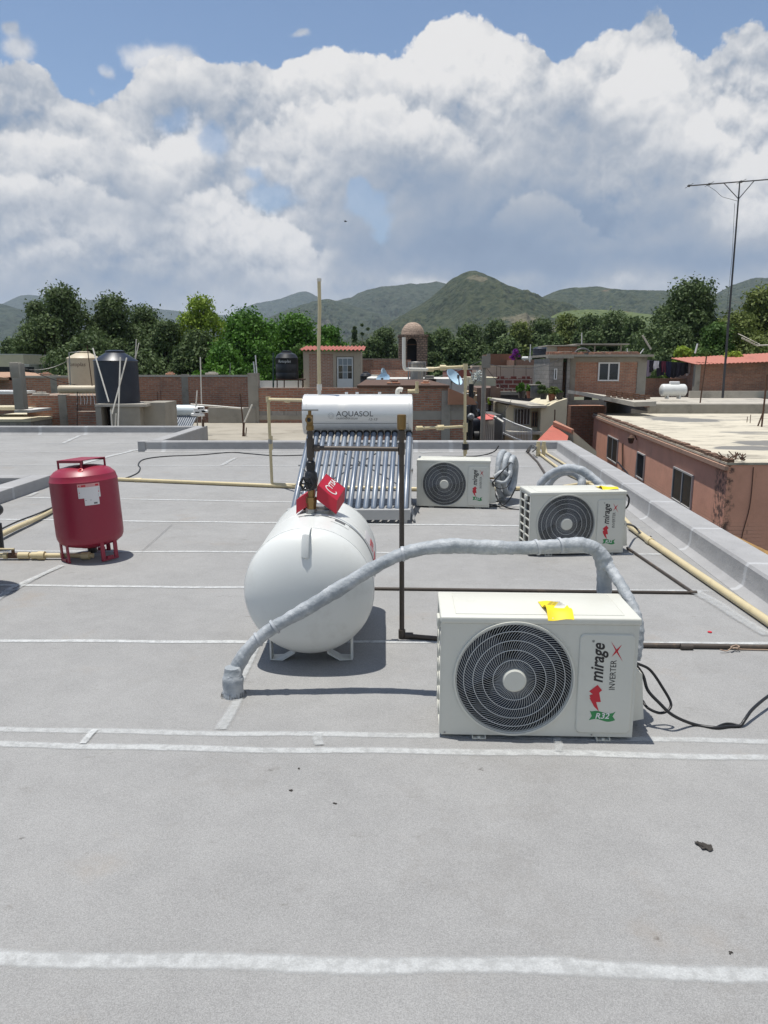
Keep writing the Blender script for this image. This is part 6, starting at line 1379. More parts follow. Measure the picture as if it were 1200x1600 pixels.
def PB(s, o, z): return d0 + ax_ * s + fd * o + Vector((0, 0, z - zr))
b = MB(); W_ = 12
def pbox(b, s0, s1, o0, o1, z0, z1):
    return b.add([PB(s0, o0, z0), PB(s0, o1, z0), PB(s1, o1, z0), PB(s1, o0, z0), PB(s0, o0, z1), PB(s0, o1, z1), PB(s1, o1, z1), PB(s1, o0, z1)], [(0, 3, 2, 1), (4, 5, 6, 7), (0, 1, 5, 4), (1, 2, 6, 5), (2, 3, 7, 6), (3, 0, 4, 7)])
pbox(b, .0, Lp, .04, W_, GZ, zr - .05); b.build('plaster_wall', PKM, PK, smooth=None)
b = MB(); pbox(b, -.02, Lp + .02, .0, W_, zr - .049, zr); b.build('roof_skin', skinm(), PK, smooth=None)
b = MB(); pbox(b, -.06, Lp, -.05, .039, zr - .17, zr - .07); b.build('string_course', M('pink_ledge', (.40, .25, .18), .9, .2, 4, dirt=.4), PK, smooth=None)
b = MB(); rr_ = random.Random(13); s = 0.0
while s < Lp - .25:
    l_ = .24 + rr_.random() * .05; o_ = .0 + rr_.random() * .03; h_ = .055 + rr_.random() * .03; pbox(b, s, s + l_, o_, o_ + .16, zr + .001, zr + h_); s += l_ + .02
b.build('brick_edge', M('mossy_brick', (.17, .10, .065), .95, .45, 3, dirt=.6, dirtc=(.05, .045, .035)), PK, smooth=None)
b = MB()
for k in range(26): a = rr_.random(); q = PB(rr_.random() * .5, rr_.random() * .5, zr + .05); b.tube([q, q + Vector(((rr_.random() - .5) * .3, (rr_.random() - .5) * .3, rr_.random() * .16))], .012, 4)
b.build('rubble_tuft', RUST, PK)
def pwin(px0, px1, py0, py1, mull=1, frame=M('grey_window_frame', (.42, .41, .40), .5)):
    def hit(px):      # photo column meets the wall line
        dv = ray(px, 760); a = dv.x / dv.y; s = (d0.x - a * d0.y) / (a * ax_.y - ax_.x); return s
    s0, s1 = hit(px1), hit(px0); q = PB((s0 + s1) / 2, 0, 0); 
    qa = PB(s0, 0, 0); dep = lambda py, Y: Zt(py, Y)
    z1_ = dep(py0, PB(s0, 0, 0).y); z0_ = dep(py1, PB(s0, 0, 0).y); b = MB(); f = .045
    pbox(b, s0, s1, -.01, .035, z1_ - f, z1_); pbox(b, s0, s1, -.01, .035, z0_, z0_ + f); pbox(b, s0, s0 + f, -.01, .035, z0_ + f, z1_ - f); pbox(b, s1 - f, s1, -.01, .035, z0_ + f, z1_ - f)
    for k in range(mull): sm = s0 + (s1 - s0) * (k + 1) / (mull + 1); pbox(b, sm - f * .6, sm + f * .6, -.005, .035, z0_ + f, z1_ - f)
    o = b.build('window', frame, PK, smooth=None); b = MB(); pbox(b, s0 + f, s1 - f, .015, .0385, z0_ + f, z1_ - f); b.build('pane', GLASS, o, smooth=None)
pwin(1050, 1081, 743, 798); pwin(992, 1004, 711, 752, 0); pwin(945, 961, 687, 726)
def hitp(px, py, out=-.02):
    dv = ray(px, py); a = dv.x / dv.y; s = (d0.x - a * d0.y) / (a * ax_.y - ax_.x); q = PB(s, out, 0); q.z = Zt(py, q.y); return q
b = MB(); b.tube([hitp(975, 693, -.05), hitp(975, 735, -.05)], .035, 6); b.build('drain_pipe', RUST, PK)
b = MB(); q = hitp(994, 686, -.18); b.lathe([(.03, -.16), (.08, -.14), (.12, .04), (.05, .12), (0, .15)], 8, Matrix.Translation(q)); b.tube([q + Vector((0, 0, .1)), q + Vector((.12, 0, .14)), q + Vector((.2, 0, -.02))], .02, 6); b.build('wall_lantern', RUST, PK)
b = MB(); b.tube([hitp(978, 722, -.3), hitp(992, 748, -.1)], .03, 5); b.build('black_rod', CABLE, PK)
q = PB(0, .62, zr); b = MB(); b.tube(smooth_path([q + Vector((0, -.02, -.1)), q + Vector((.0, -.02, -1.0)), q + Vector((-.12, -.02, -1.8)), q + Vector((-.15, -.02, -3))], 5), .010, 4); b.build('wall_crack', RUST, PK)
# bars on the pink roof
for (x0, y0, x1, y1, lab, r) in ((1104, 556, 1092, 644, 'long rusty bar rising at the back edge of the pink house roof', .035), (1199, 585, 1190, 667, 'right rusty bar of the leaning pair on the pink roof', .035), (1194, 640, 1184, 666, 'left rusty bar of the leaning pair on the pink roof', .03), (1168, 651, 1167, 660, 'left thin upright on the pink roof', .015), (1173, 648, 1172, 661, 'middle thin upright on the pink roof', .015)):
    Yb = G(x1, y1, zr).y; rod('reinforcing_bar', At(x0, y0, Yb), G(x1, y1, zr), r, RUST, lab, 'bar')
# plank between the buildings
b = MB(); a_, c_ = At(1142, 834, 9.6), At(1215, 868, 8.4); b.add([a_, c_, c_ + Vector((-.25, -.9, -.35)), a_ + Vector((-.05, -.6, -.2))] + [v + Vector((0, 0, -.06)) for v in (a_, c_, c_ + Vector((-.25, -.9, -.35)), a_ + Vector((-.05, -.6, -.2)))], [(0, 1, 2, 3), (7, 6, 5, 4), (0, 4, 5, 1), (1, 5, 6, 2), (2, 6, 7, 3), (3, 7, 4, 0)])
b2 = MB(); b2.V = b.V; b2.Fc = b.Fc; tag(b2.build('wooden_canopy', M('yellow_wood', (.42, .25, .09), .8, .3, 5, dirt=.5, dirtc=(.15, .09, .05), dscale=3), None, smooth=None), 'weathered yellow board just beyond the right parapet below the pink house', 'board')
# red tiled roof with brick coping
Y = 21; b = MB(); b.add([At(838, 690, Y - .8), At(886, 690, Y - .8), At(888, 681, Y), At(863, 664, Y + 1.2)], [(0, 1, 2, 3)]); b.add([At(838, 693, Y - .8), At(886, 693, Y - .8), At(888, 684, Y), At(863, 667, Y + 1.2)], [(3, 2, 1, 0)])
b.add([At(838, 690, Y - .8), At(886, 690, Y - .8), At(888, 681, Y), At(863, 664, Y + 1.2), At(838, 693, Y - .8), At(886, 693, Y - .8), At(888, 684, Y), At(863, 667, Y + 1.2)], [(0, 1, 5, 4), (1, 2, 6, 5), (2, 3, 7, 6), (3, 0, 4, 7)])
t = wthing('tiled_roof', tuple(At(863, 690, Y)), 'bright red tiled roof patch beyond the corner of our roof', 'roof'); b.build('tiles', M('red_tiles', (.40, .11, .075), .8, .3, 6, dirt=.3), t, smooth=None)
b = MB(); b.add([At(864, 659, 22), At(893, 671, 21), At(897, 671, 21.2), At(868, 657, 22.2)] + [p + Vector((0, 0, -.1)) for p in (At(864, 659, 22), At(893, 671, 21), At(897, 671, 21.2), At(868, 657, 22.2))], [(0, 1, 2, 3), (7, 6, 5, 4), (0, 4, 5, 1), (1, 5, 6, 2), (2, 6, 7, 3), (3, 7, 4, 0)]); b.build('brick_coping', M('orange_brick', (.36, .17, .11), .8, .2, 6), t, smooth=None)
b = MB(); b.add([At(864, 662, 22.05), At(896, 674, 21.05), At(896, 800, 21.05), At(864, 800, 22.05)], [(0, 1, 2, 3)]); b.add([At(896, 674, 21.05), At(932, 705, 19.8), At(932, 800, 19.8), At(896, 800, 21.05)], [(0, 1, 2, 3)]); b.build('side_wall', CREAM, t, smooth=None)
rod('reinforcing_bar', At(867, 640, 24), At(866, 690, 24), .022, RUST, 'dark upright bar beside the red tiled roof', 'bar')
# red awning and striped curtain wall
Y = 29; t = wthing('awning_shop', (X_(760, Y), Y, GZ), 'small red awning over a pale striped wall next to the power pole', 'awning')
b = MB(); b.add([At(745, 652, Y), At(760, 646, Y + .3), At(773, 649, Y + .2), At(770, 655, Y - .6), At(752, 656, Y - .7)] , [(0, 1, 2, 3, 4)]); b.add([p + Vector((0, 0, -.04)) for p in (At(745, 652, Y), At(760, 646, Y + .3), At(773, 649, Y + .2), At(770, 655, Y - .6), At(752, 656, Y - .7))], [(4, 3, 2, 1, 0)]); b.build('awning_top', M('red_canvas', (.50, .12, .10), .7, .1), t, smooth=None)
for k in range(6): b = MB(); b.box(X_(757 + k * 3, Y + .3), X_(758.8 + k * 3, Y + .3), Y + .3, Y + .5, GZ, Zt(656, Y)); b.build('slat', WPL, t, smooth=None)
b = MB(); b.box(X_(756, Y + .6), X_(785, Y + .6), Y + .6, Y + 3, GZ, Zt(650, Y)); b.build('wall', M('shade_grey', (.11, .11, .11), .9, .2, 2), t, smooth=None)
b = MB(); b.tube([At(773, 651, 28), At(787, 660, 27.5)], .05, 5); b.build('white_rail', WPL, t)
t = wthing('green_balcony', (X_(767, 33), 33, GZ), 'narrow barred balcony topped by a light green shrub behind the pole', 'balcony'); b = MB()
for k in range(7): b.box(X_(759 + k * 2.2, 33), X_(759.6 + k * 2.2, 33), 33, 33.04, Zt(648, 33), Zt(630, 33))
b.box(X_(759, 33), X_(774, 33), 33.0, 33.05, Zt(631, 33), Zt(630, 33)); b.box(X_(759, 33), X_(774, 33), 33.0, 33.05, Zt(640, 33), Zt(639.3, 33)); b.build('railing', WMET, t, smooth=None)
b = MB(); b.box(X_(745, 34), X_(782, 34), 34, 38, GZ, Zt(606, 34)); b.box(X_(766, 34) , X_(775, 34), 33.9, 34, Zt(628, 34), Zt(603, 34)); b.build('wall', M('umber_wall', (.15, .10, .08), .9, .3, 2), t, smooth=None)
b = MB(); b.box(X_(703, 33), X_(740, 33), 33, 36, GZ, Zt(646, 33)); b.box(X_(722, 34), X_(745, 34), 34, 36, GZ, Zt(612, 34)); tag(b.build('yellow_wall', M('ochre_plaster', (.36, .26, .16), .9, .2, 2, dirt=.3), None, smooth=None), 'ochre street walls in the alley right of the striped brick wall', 'wall')
t = wthing('parked_car', (X_(722, 31), 31, Zt(668, 31)), 'dark vehicle half hidden in the alley behind the transformers', 'car')
c = At(718, 660, 31); b = MB(); b.rbox(c.x - .4, c.x + 1.0, c.y - 1, c.y + 1, c.z - .5, c.z + .25, .15, 3); b.rbox(c.x - .25, c.x + .8, c.y - .8, c.y + .9, c.z + .2, c.z + .62, .18, 3); b.build('body', BLUP, t)
b = MB(); b.rbox(c.x - .15, c.x + .7, c.y - .83, c.y - .78, c.z + .28, c.z + .52, .02, 1); b.build('windscreen', GLASS, t)
for s in (.0, .8): b = MB(); b.cyl((c.x + s - .3, c.y - .9, c.z - .5), (c.x + s - .1, c.y - .9, c.z - .5), .25, 14); b.build('wheel', CABLE, t)

# TV mast
Y = 38; t = wthing('antenna_mast', tuple(At(1129, 620, Y)), 'very tall thin mast with a long horizontal aerial bar at its top', 'antenna')
pb, ptp = At(1129, 622, Y), At(1156, 283, Y)
pm = At(1150, 352, Y)
b = MB(); b.tube([pb, At(1137, 520, Y), At(1146, 410, Y), At(1153.5, 315, Y), ptp], [.065, .055, .045, .038, .03], 8); b.build('mast', M('dark_mast', (.045, .045, .05), .6, .2, 4), t)
b = MB(); q0, q1 = At(1074, 290.5, Y), At(1206, 280, Y); b.tube([q0, q1], .030, 6); b.build('boom', INKS, t)
for u in (.02, .26, .64): q = q0.lerp(q1, u); b = MB(); b.tube([q - Vector((0, .5, 0)), q + Vector((0, .5, 0))], .012, 5); b.cyl(q - Vector((.04, 0, 0)), q + Vector((.04, 0, 0)), .06, 6); b.build('element', INKS, t)
b = MB(); b.tube([At(1131, 286, Y), At(1154, 311, Y)], .022, 5); b.tube([At(1154, 311, Y), At(1178, 283, Y)], .022, 5); b.build('brace', INKS, t)
b = MB(); b.tube(smooth_path([At(1104, 289, Y), At(1118, 298, Y), At(1128, 307, Y), At(1141, 311, Y), At(1152, 314, Y)], 5), .010, 4); b.tube([At(1148, 318, Y), At(1144, 400, Y), At(1137, 470, Y), At(1134, 560, Y)], .010, 4); b.tube([At(1152, 325, Y), At(1147, 390, Y), At(1142, 450, Y), At(1136, 560, Y)], .009, 4); b.build('drop_cable', INKS, t)
b = MB(); q = At(1178, 534, 40); b.tube([At(1159, 528, 40), At(1183, 540, 40), At(1212, 539, 40)], .045, 5); 
for k in range(6): p_ = At(1160 + k * 4, 528.5 + k * 2, 40); b.tube([p_ - Vector((0, .5, .0)), p_ + Vector((0, .5, .25))], .02, 4)
tag(b.build('small_aerial', CONL), 'pale small aerial sticking in at the right edge before the trees', 'antenna')
rod('pole', At(1090, 537, 44), At(1086, 552, 44), .05, WMET, 'short white stub above the bright green bush', 'pole')
# bird in the sky
t = thing('bird', tuple(At(540, 346, 60)), 'small dark bird high in the sky above the solar heater', 'bird'); b = MB(); b.lathe([(0, -.13), (.035, -.06), (.04, .02), (.02, .10), (.0, .15)], 8, Matrix.Rotation(R(80), 4, 'Y')); b.build('body', CABLE, t)
for s in (-1, 1): b = MB(); b.add([(0.04, 0, 0), (-.05, 0, 0), (-.08, s * .15, .05), (-.10, s * .28, .0), (.0, s * .16, .055)] + [(0.04, 0, -.008), (-.05, 0, -.008), (-.08, s * .15, .042), (-.10, s * .28, -.008), (.0, s * .16, .047)], [(0, 4, 3, 2, 1), (5, 6, 7, 8, 9), (0, 1, 6, 5), (1, 2, 7, 6), (2, 3, 8, 7), (3, 4, 9, 8), (4, 0, 5, 9)]); b.build('wing', CABLE, t, smooth=None)

# far buildings seen at the left under the trees
bld(-20, 42, 553, 62, 8, CREAM, 'pale distant house with light roof at the far left under the trees', name='pale_house', cat='house', cap=1, roofmat=WPL)
bld(35, 50, 569, 58, 3, WPL, 'tiny white house front beside the distant pale house', name='pale_house', cat='house', cap=1, roofmat=WPL)
bld(-20, 25, 573, 50, 3, DARK, 'dark open shed below the distant pale house at far left', name='dark_shed', cat='shed')

# ------------------------------------------------------------------ vegetation
rng = np.random.default_rng(12)
def leaf_mat(name, c, c2, tr=.25):
    m, N, b = newmat(name); p = geopos(N); n = N.noise(p, .9, 4, .6); n2 = N.noise(p, 5, 2, .6)
    f = N.m('ADD', N.m('MULTIPLY', N.ss(n, .35, .65), .7), N.m('MULTIPLY', n2, .3))
    col = N.mix(f, (*c, 1), (*c2, 1)); N.l.new(col, b.inputs['Base Color']); b.inputs['Roughness'].default_value = .65; b.inputs['Specular IOR Level'].default_value = .25
    tn = N.n.new('ShaderNodeBsdfTranslucent'); N.l.new(col, tn.inputs[0]); mx = N.n.new('ShaderNodeMixShader'); mx.inputs[0].default_value = tr
    o = N.n['Material Output']; N.l.new(b.outputs[0], mx.inputs[1]); N.l.new(tn.outputs[0], mx.inputs[2]); N.l.new(mx.outputs[0], o.inputs[0]); return m
LD = leaf_mat('dark_leaf', (.052, .084, .030), (.12, .17, .062)); LM = leaf_mat('mid_leaf', (.04, .09, .018), (.11, .19, .04)); LB = leaf_mat('bright_leaf', (.14, .22, .025), (.30, .40, .05)); LV = leaf_mat('vivid_leaf', (.035, .10, .012), (.11, .24, .03)); LO = leaf_mat('olive_leaf', (.09, .12, .034), (.20, .245, .065))
BARK = M('bark', (.07, .055, .042), .95, .3, 6)
def crown_pts(n, blobs):
    k = rng.integers(0, len(blobs), n); w = np.array([bl[3] for bl in blobs]); k = rng.choice(len(blobs), n, p=w ** 2 / (w ** 2).sum())
    d = rng.normal(size=(n, 3)); d /= np.linalg.norm(d, axis=1)[:, None]
    d[:, 2] = np.where(d[:, 2] < -.45, -d[:, 2], d[:, 2])
    r = (.55 + .5 * rng.random(n) ** .6) * (1 + .13 * np.sin(d[:, 0] * 9 + k) * np.cos(d[:, 2] * 8))
    C = np.array([bl[:3] for bl in blobs]); stray = rng.random(n) < .08; r = np.where(stray, r * 1.25, r); return C[k] + d * (w[k] * r)[:, None] * np.array([1, 1, .78]) + rng.normal(size=(n, 3)) * (w[k] * .09)[:, None], d
def leaf_mesh(name, P, D, s, mat, squash=.55):
    n = len(P); nr = D + rng.normal(size=(n, 3)) * .75; nr /= np.linalg.norm(nr, axis=1)[:, None]
    a = np.cross(nr, rng.normal(size=(n, 3))); a /= np.linalg.norm(a, axis=1)[:, None]; b_ = np.cross(nr, a)
    sz = (s * (.5 + rng.random(n)))[:, None]
    bend = nr * sz * .25
    V = np.stack([P - a * sz, P - b_ * sz * squash + bend, P + a * sz, P + b_ * sz * squash + bend], 1).reshape(-1, 3)
    me = bpy.data.meshes.new(name); me.vertices.add(4 * n); me.vertices.foreach_set('co', V.astype(np.float32).ravel())
    me.loops.add(4 * n); me.loops.foreach_set('vertex_index', np.arange(4 * n, dtype=np.int32)); me.polygons.add(n); me.polygons.foreach_set('loop_start', np.arange(0, 4 * n, 4, dtype=np.int32)); me.polygons.foreach_set('loop_total', np.full(n, 4, dtype=np.int32))
    me.update(calc_edges=True); me.materials.append(mat); o = bpy.data.objects.new(name, me); COL.objects.link(o); return o
def tree(px, ytop, Y, wpx, mat, label, zb=-3.0, n=5500, s=.26, nb=16, group=None, tall=1.0, shape=None, name='broadleaf_tree', cat='tree'):
    x = X_(px, Y, 540); zt_ = Zt(ytop, Y); w = wpx / 1150 * Y / 2; h = zt_ - zb
    t = thing(name, (x, Y, GZ), label, cat, group)
    if name == 'broadleaf_tree': w *= 1.72 if Y < 85 else 1.5; zb = max(zb, -1.5); h = zt_ - zb; nb = int(nb * 2.3); n = int(n * 2.2); s *= .74
    blobs = []
    for k in range(nb):
        a = rng.random() * 6.283; q = rng.random() ** .6; u = rng.random()
        env = math.sin(min(1, .30 + u * .78) * math.pi) ** .55 if shape is None else shape(u)
        rb_ = w * (.14 + .19 * rng.random()) * tall
        rr = max(w * env - rb_ * .8, 0) * q
        blobs.append((math.cos(a) * rr, math.sin(a) * rr * .8, (zb - GZ) + rb_ * .4 + u * (h - rb_ * 1.5), rb_))
    blobs.append((0, 0, (zt_ - GZ) - w * .30, w * .34))
    P, D = crown_pts(n, blobs); P[:, 2] += (rng.random(n) - .5) * w * .12; o = leaf_mesh('crown', P, D, s, mat); o.parent = t
    b = MB(); b.tube([(0, 0, 0), (.1, 0, h * .25), (0, .1, (zb - GZ) + h * .5), (0, 0, (zb - GZ) + h * .85)], [w * .09 + .1, w * .07 + .08, w * .04 + .05, .04], 8)
    for bl in blobs[:9]:
        z0 = max((zb - GZ) + h * .05, bl[2] * .62); b.tube([(0, 0, z0), (bl[0] * .5, bl[1] * .5, z0 + (bl[2] - z0) * .6), bl[:3]], [w * .035 + .03, w * .02 + .02, .02], 5)
    b.build('trunk', BARK, t); return t
gl_ = 'trees behind the roofs on the left'; gc_ = 'trees in the belt before the hills'; gr_ = 'trees behind the houses on the right'
for a in ((20, 528, 105, 70, LD, 'low dark trees at the far left edge below the blue green hills', -4, 3500, .30, 12, gl_), (102, 444, 74, 104, LD, 'tallest ragged grey green tree at the left', -2, 13000, .20, 30, gl_), (62, 470, 78, 50, LD, 'ragged shoulder tree left of the tallest left tree', -2, 5000, .2, 16, gl_),
          (178, 459, 76, 84, LD, 'dark rounded tree just right of the tallest left tree', -2, 10000, .20, 24, gl_), (228, 476, 82, 90, LD, 'dark tree behind the blue black tank, between rounded tree and bright tree', -2, 9000, .21, 22, gl_), (262, 500, 70, 70, LD, 'lower dark tree just left of the bright yellow green tree', -3, 7000, .20, 18, gl_),
          (316, 461, 72, 74, LB, 'bright yellow green tree at the left of centre', 1.5, 6500, .17, 20, gl_), (308, 515, 66, 80, LD, 'dark mass of foliage beneath the bright yellow green tree', -3, 6500, .2, 18, gl_), (140, 520, 60, 120, LD, 'lower dark foliage behind the beige conical tank', -4, 8000, .2, 20, gl_),
          (386, 481, 62, 110, LV, 'broad vivid green tree left of the small black tank', -3, 15000, .17, 30, gl_), (462, 487, 64, 100, LV, 'vivid green tree behind the small black tank', -3, 12000, .17, 26, gl_), (515, 508, 72, 60, LV, 'lower vivid green tree behind the brick hut', -3, 5500, .19, 14, gl_),
          (75, 512, 80, 110, LD, 'continuous mid height foliage behind the grey post', -3, 6000, .22, 18, gl_), (205, 505, 78, 110, LD, 'mid height foliage filling in behind the tanks', -3, 7000, .22, 20, gl_), (285, 520, 74, 90, LO, 'olive foliage below and left of the bright tree', -3, 6000, .2, 16, gl_), (425, 500, 70, 100, LV, 'vivid green foliage filling in behind the broad vivid tree', -3, 7000, .2, 20, gl_), (350, 540, 50, 80, LV, 'low green foliage just above the red brick wall', -3, 6000, .16, 16, gl_), (470, 540, 48, 44, LM, 'green shrub beside the brick hut left wall', -2, 3000, .14, 10, gl_), (215, 545, 52, 120, LD, 'dark hedge like foliage behind the blue black tank', -4, 7000, .18, 18, gl_)): tree(*a)
for i, (px, y, Y, w, m) in enumerate(((600, 512, 120, 60, LD), (585, 528, 100, 50, LD), (690, 514, 110, 70, LD), (665, 522, 95, 50, LD), (735, 506, 105, 80, LD), (775, 500, 115, 70, LD), (715, 530, 85, 70, LD), (812, 503, 112, 60, LO), (845, 496, 120, 70, LD), (790, 526, 90, 80, LD), (885, 490, 108, 70, LO), (920, 492, 104, 70, LD), (860, 522, 92, 80, LD), (958, 486, 98, 84, LD), (925, 520, 88, 70, LD), (990, 496, 92, 60, LD), (1000, 520, 84, 60, LD), (560, 535, 110, 50, LD))):
    pos = ['left of the bell tower', 'low, left of the bell tower', 'just right of the bell tower', 'low beside the bell tower dome', 'above the blue satellite dish', 'above the weathered power pole', 'low behind the power pole', 'above the brown windowless house', 'tall above the purple bush', 'low behind the purple bush', 'olive, above the shed roof left end', 'above the middle of the shed roof', 'low behind the dark water tank', 'broad and tall above the white window', 'low behind the shed roof', 'right end of the belt below the fields', 'low at the right end of the belt', 'lowest, behind the hut right wall'][i]
    tree(px, y, Y, w, m, 'dark green tree of the middle belt, ' + pos, -4, 5200, .27, 16, gc_)
for a in ((1075, 434, 68, 118, LD, 'huge dark tree left of the mast', -3, 17000, .19, 34, gr_), (1036, 478, 72, 60, LD, 'lower left shoulder tree beside the huge dark tree', -3, 5500, .19, 16, gr_), (1052, 505, 60, 90, LD, 'dark lower foliage above the laundry', -3, 8000, .18, 20, gr_), (1185, 447, 66, 96, LO, 'tall olive tree at the right edge behind the mast', -3, 12000, .19, 28, gr_), (1150, 486, 58, 90, LO, 'lighter olive tree right of the mast in front', -3, 9000, .17, 22, gr_), (1232, 460, 62, 90, LO, 'tree cut by the right edge of the photo', -3, 6000, .2, 18, gr_), (1118, 505, 56, 70, LM, 'mid green foliage behind the mast foot', -3, 6000, .17, 18, gr_)): tree(*a)
for a in ((1068, 543, 48, 66, LB, 'bright light green bush right behind the laundry', -1, 7000, .12, 16), (1148, 551, 46, 64, LB, 'low bright green bush above the red sheet roof', -1, 5000, .12, 12), (1100, 549, 47, 50, LM, 'mid green bush between the two bright ones', -1, 4000, .12, 10)):
    tree(*a, name='bush', cat='bush')
for i, (px, y, w) in enumerate(((554, 511, 11), (566, 507, 7), (575, 513, 7))):
    tree(px, y, 140, w, LD, ('left and widest', 'tallest middle', 'right')[i] + ' narrow cypress near the bell tower', -5, 1600, .3, 12, 'cypresses in front of the hills', 1.8, lambda u: .9 - .6 * u, 'cypress_tree')
tree(806, 546, 52, 17, leaf_mat('purple_petals', (.14, .02, .20), (.26, .05, .36)), 'round bright purple flowering bush beyond the maroon blocks', Zt(563, 52), 1800, .07, 9, name='bush', cat='bush')
tree(768, 622, 32.5, 16, LB, 'light green shrub on the narrow balcony behind the pole', Zt(632, 32.5), 900, .05, 6, name='shrub', cat='shrub')
# terrace pots
for i, (px, y, w, yb_, m) in enumerate(((815, 600, 16, 622, LV), (828, 602, 14, 622, LV), (849, 603, 16, 624, LD), (862, 606, 18, 626, LO), (874, 610, 10, 624, LM), (840, 596, 10, 612, LD))):
    Y = 30 + (i % 2) * .6; c = At(px, yb_, Y); t = thing('potted_plant', tuple(c), 'potted plant on the cream house roof, ' + ('leftmost dark green', 'second from left', 'fourth, beside the low wall', 'fifth with olive leaves', 'rightmost small one', 'taller one standing further back')[i], 'plant', 'potted plants on the cream house')
    zt_ = Zt(y, Y) - c.z; ww = w / 1150 * Y / 2; bl = [((rng.random() - .5) * ww * 1.2, (rng.random() - .5) * ww, zt_ * (.45 + .45 * rng.random()), ww * .5) for k in range(7)]
    P, D = crown_pts(900, bl); o = leaf_mesh('foliage', P, D, .05, m); o.parent = t
    b = MB(); b.lathe([(0, 0), (.12, 0), (.16, .26), (.17, .28), (.14, .28), (0, .24)], 14); b.build('pot', M('clay', (.20, .08, .05), .8, .2, 5) if i % 2 else BLKP, t)
    b = MB(); b.tube([(0, 0, .2), (0, 0, zt_ * .6)], .02, 5); b.build('stem', BARK, t)
t = wthing('roof_bin', tuple(At(836, 620, 30.4)), 'dark grey bin between the potted plants on the cream house', 'bin'); b = MB(); c = At(837, 622, 30.3); b.rbox(c.x - .2, c.x + .2, c.y, c.y + .4, c.z, c.z + .5, .03); b.build('bin_body', INKS, t); b = MB(); b.rbox(c.x - .22, c.x + .22, c.y - .02, c.y + .42, c.z + .5, c.z + .54, .01); b.build('lid', CONC, t)

# ------------------------------------------------------------------ hills
def vnoise(x, y, seed):
    r = np.random.default_rng(seed); T = r.random((64, 64)); xi = np.floor(x).astype(int); yi = np.floor(y).astype(int); fx = x - xi; fy = y - yi; fx = fx * fx * (3 - 2 * fx); fy = fy * fy * (3 - 2 * fy)
    g = lambda i, j: T[i % 64, j % 64]
    return (g(xi, yi) * (1 - fx) + g(xi + 1, yi) * fx) * (1 - fy) + (g(xi, yi + 1) * (1 - fx) + g(xi + 1, yi + 1) * fx) * fy
def fbm(x, y, seed, o=5, ridged=False):
    v = 0; a = 1; t_ = 0
    for k in range(o):
        q = vnoise(x * 2 ** k, y * 2 ** k, seed + k); q = 1 - abs(2 * q - 1) if ridged else q; v = v + a * q; t_ += a; a *= .5
    return v / t_
def hillmat(name, g1, g2, bare, amt, sc):
    m, N, b = newmat(name); p = geopos(N)
    sp = N.vor(N.v('ADD', p, N.v('SCALE', N.noise(p, .02, 3, .6, 1), scale=20)), .075 * sc); n = N.noise(p, .008 * sc, 6, .6); n2 = N.noise(p, .05 * sc, 5, .65)
    col = N.mix(N.ss(N.m('ADD', N.m('MULTIPLY', sp, .6), N.m('MULTIPLY', n2, .6)), .38, .8), (*g1, 1), (*g2, 1))
    x, y, z = N.sep(p); pn = N.m('SUBTRACT', N.noise(N.v('MULTIPLY', p, (1, .5, 2.2)), .0055 * sc, 6, .6), N.m('MULTIPLY', N.ss(z, 20, 190), .07))
    f = N.m('MULTIPLY', N.ss(pn, .54, .60), amt); col = N.mix(N.m('MULTIPLY', f, N.m('ADD', .5, N.m('MULTIPLY', n2, .9)), clamp=True), col, (*bare, 1))
    N.l.new(col, b.inputs['Base Color']); b.inputs['Roughness'].default_value = .95; b.inputs['Specular IOR Level'].default_value = .1
    bump(N, b, N.m('SUBTRACT', n2, N.m('MULTIPLY', sp, .5)), 12.0 / sc, .9); return m
def hill(sky, Y, dep, label, mat, seed, zbase=GZ, rough=.10, name='hill', nx=420, ny=130, front=.9):
    ps = [At(x, y, Y) for x, y in sky]; xs = np.array([p.x for p in ps]); zs = np.array([p.z for p in ps]); H = zs.max() - zbase
    m0 = xs[0] - dep * .3; m1 = xs[-1] + dep * .3
    X = np.linspace(m0, m1, nx); T = np.linspace(-1, .35, ny); XX, TT = np.meshgrid(X, T)
    top = np.interp(X, np.concatenate([[m0], xs, [m1]]), np.concatenate([[zbase - 5], zs, [zbase - 5]])); k = max(1, nx // 90); top = np.convolve(np.pad(top, k, 'edge'), np.ones(2 * k + 1) / (2 * k + 1), 'valid')
    u = 1 - np.abs(TT) ** 1.15; u = np.where(TT > 0, 1 - TT ** 1.5 * 2, (1 + TT) ** front)
    wob = fbm(XX / (dep * .16) + 3, TT * 2.6 + 7, seed, 5, True) - .62
    ff = np.clip(np.abs(TT) * 3.5, 0, 1) * np.clip((1 + TT) * 4, 0, 1)
    Z = zbase + (top[None, :] - zbase) * u + wob * H * rough * 3.4 * ff + (fbm(XX / (dep * .03), TT * 30, seed + 9, 3) - .5) * H * rough * .22
    YY = Y + TT * dep + (fbm(XX / (dep * .3), TT * 0 + 2, seed + 5, 3) - .5) * dep * .12
    V = np.stack([XX, YY, Z], -1).reshape(-1, 3); me = bpy.data.meshes.new(name)
    idx = (np.arange(ny - 1)[:, None] * nx + np.arange(nx - 1)[None, :]).ravel(); Fq = np.stack([idx, idx + 1, idx + nx + 1, idx + nx], 1)
    me.from_pydata(V.tolist(), [], Fq.tolist()); me.polygons.foreach_set('use_smooth', [True] * len(Fq)); me.materials.append(mat); me.update()
    o = bpy.data.objects.new(name, me); COL.objects.link(o); return tag(o, label, None, kind='structure')
HM1 = hillmat('scrub_hill', (.022, .034, .016), (.058, .068, .034), (.19, .165, .11), .7, 1.0)
HM2 = hillmat('scrub_hill_pale', (.024, .038, .020), (.060, .072, .040), (.22, .145, .095), .75, .8)
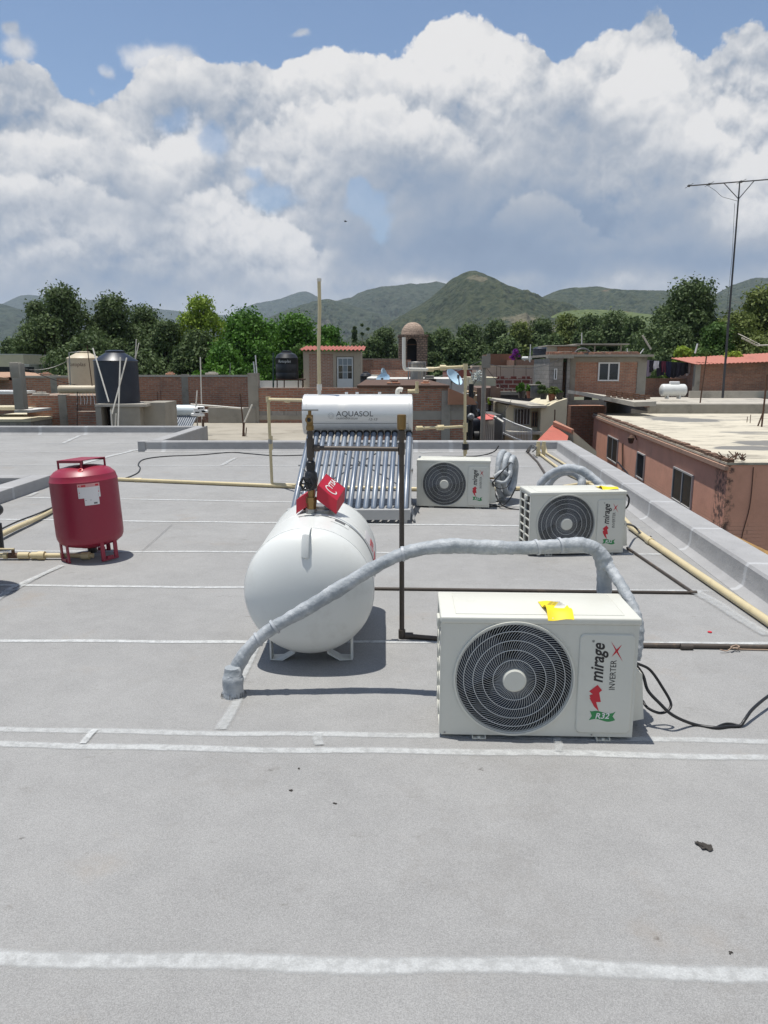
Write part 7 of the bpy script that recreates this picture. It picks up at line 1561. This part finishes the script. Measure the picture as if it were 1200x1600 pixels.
HM3 = hillmat('scrub_hill_quarry', (.03, .045, .028), (.06, .072, .045), (.20, .17, .15), .6, .6)
HM4 = hillmat('far_hill', (.03, .045, .03), (.05, .065, .042), (.09, .09, .07), .4, .4)
hill([(560, 532), (590, 516), (620, 498), (650, 480), (680, 459), (705, 436), (722, 427), (737, 421.5), (752, 425), (765, 431), (790, 441), (820, 452), (850, 464), (870, 468), (890, 477), (930, 492), (980, 508), (1010, 520)], 1750, 560, 'pointed scrub covered hill behind the bell tower', HM1, 3, rough=.10, front=.85)
hill([(815, 480), (850, 463), (872, 453), (895, 449), (930, 447), (955, 450), (985, 453), (1020, 453), (1050, 455), (1100, 458), (1150, 466), (1200, 480)], 2500, 800, 'long green hill with brown fields to the right of the pointed hill', HM2, 13, rough=.11)
hill([(850, 500), (880, 486), (920, 482), (960, 484), (1000, 488), (1040, 492), (1100, 500)], 1500, 520, 'lower slope of fields in front of the long green hill', hillmat('field_slope', (.07, .10, .035), (.12, .15, .05), (.24, .15, .09), .9, 1.4), 23, rough=.05)
hill([(1090, 475), (1120, 460), (1150, 443), (1170, 437), (1185, 433), (1210, 433), (1250, 440), (1330, 460)], 3000, 700, 'rounded hill at the right edge behind the mast', HM2, 33, rough=.1)
hill([(495, 478), (520, 471), (545, 465), (565, 456), (590, 448), (615, 445), (650, 442), (685, 440), (700, 443), (730, 455), (780, 480)], 3500, 1000, 'broad blue green ridge left of the pointed hill', HM3, 43, rough=.12)
hill([(400, 505), (440, 488), (470, 477), (490, 470), (512, 467), (535, 472), (560, 480), (590, 490), (630, 505), (670, 520)], 2700, 700, 'pale quarried hill behind the tall vent pipe', HM3, 53, rough=.13)
hill([(370, 486), (400, 474), (420, 470), (438, 466), (455, 460), (470, 455.5), (480, 455.5), (492, 461), (505, 470), (530, 480)], 6000, 900, 'far blue peak left of the tall vent pipe', HM4, 63, rough=.05)
hill([(-120, 462), (-60, 466), (0, 474), (20, 480), (45, 487), (80, 500), (120, 515), (180, 530)], 2900, 900, 'blue green slope at the far left edge', HM4, 73, rough=.05)
hill([(-80, 490), (-20, 482), (5, 474), (18, 467), (32, 461), (50, 460.5), (65, 463), (80, 468), (110, 468), (150, 468), (185, 474), (215, 478), (260, 484), (320, 490), (380, 495)], 6300, 800, 'far blue ridge behind the left trees', HM4, 83, rough=.04)

# ------------------------------------------------------------------ air
b = MB(); b.box(-9500, 9500, -1000, 8500, GZ - 1.5, 760)
hz = b.build('haze', bpy.data.materials.new('haze_air'), None, smooth=None); tag(hz, kind='stuff'); m = hz.data.materials[0]; m.use_nodes = True; nt = m.node_tree; nt.nodes.clear()
o = nt.nodes.new('ShaderNodeOutputMaterial'); v = nt.nodes.new('ShaderNodeVolumePrincipled'); v.inputs['Color'].default_value = (.72, .84, 1, 1); v.inputs['Density'].default_value = 7.5e-5; v.inputs['Anisotropy'].default_value = .1
nt.links.new(v.outputs[0], o.inputs['Volume'])
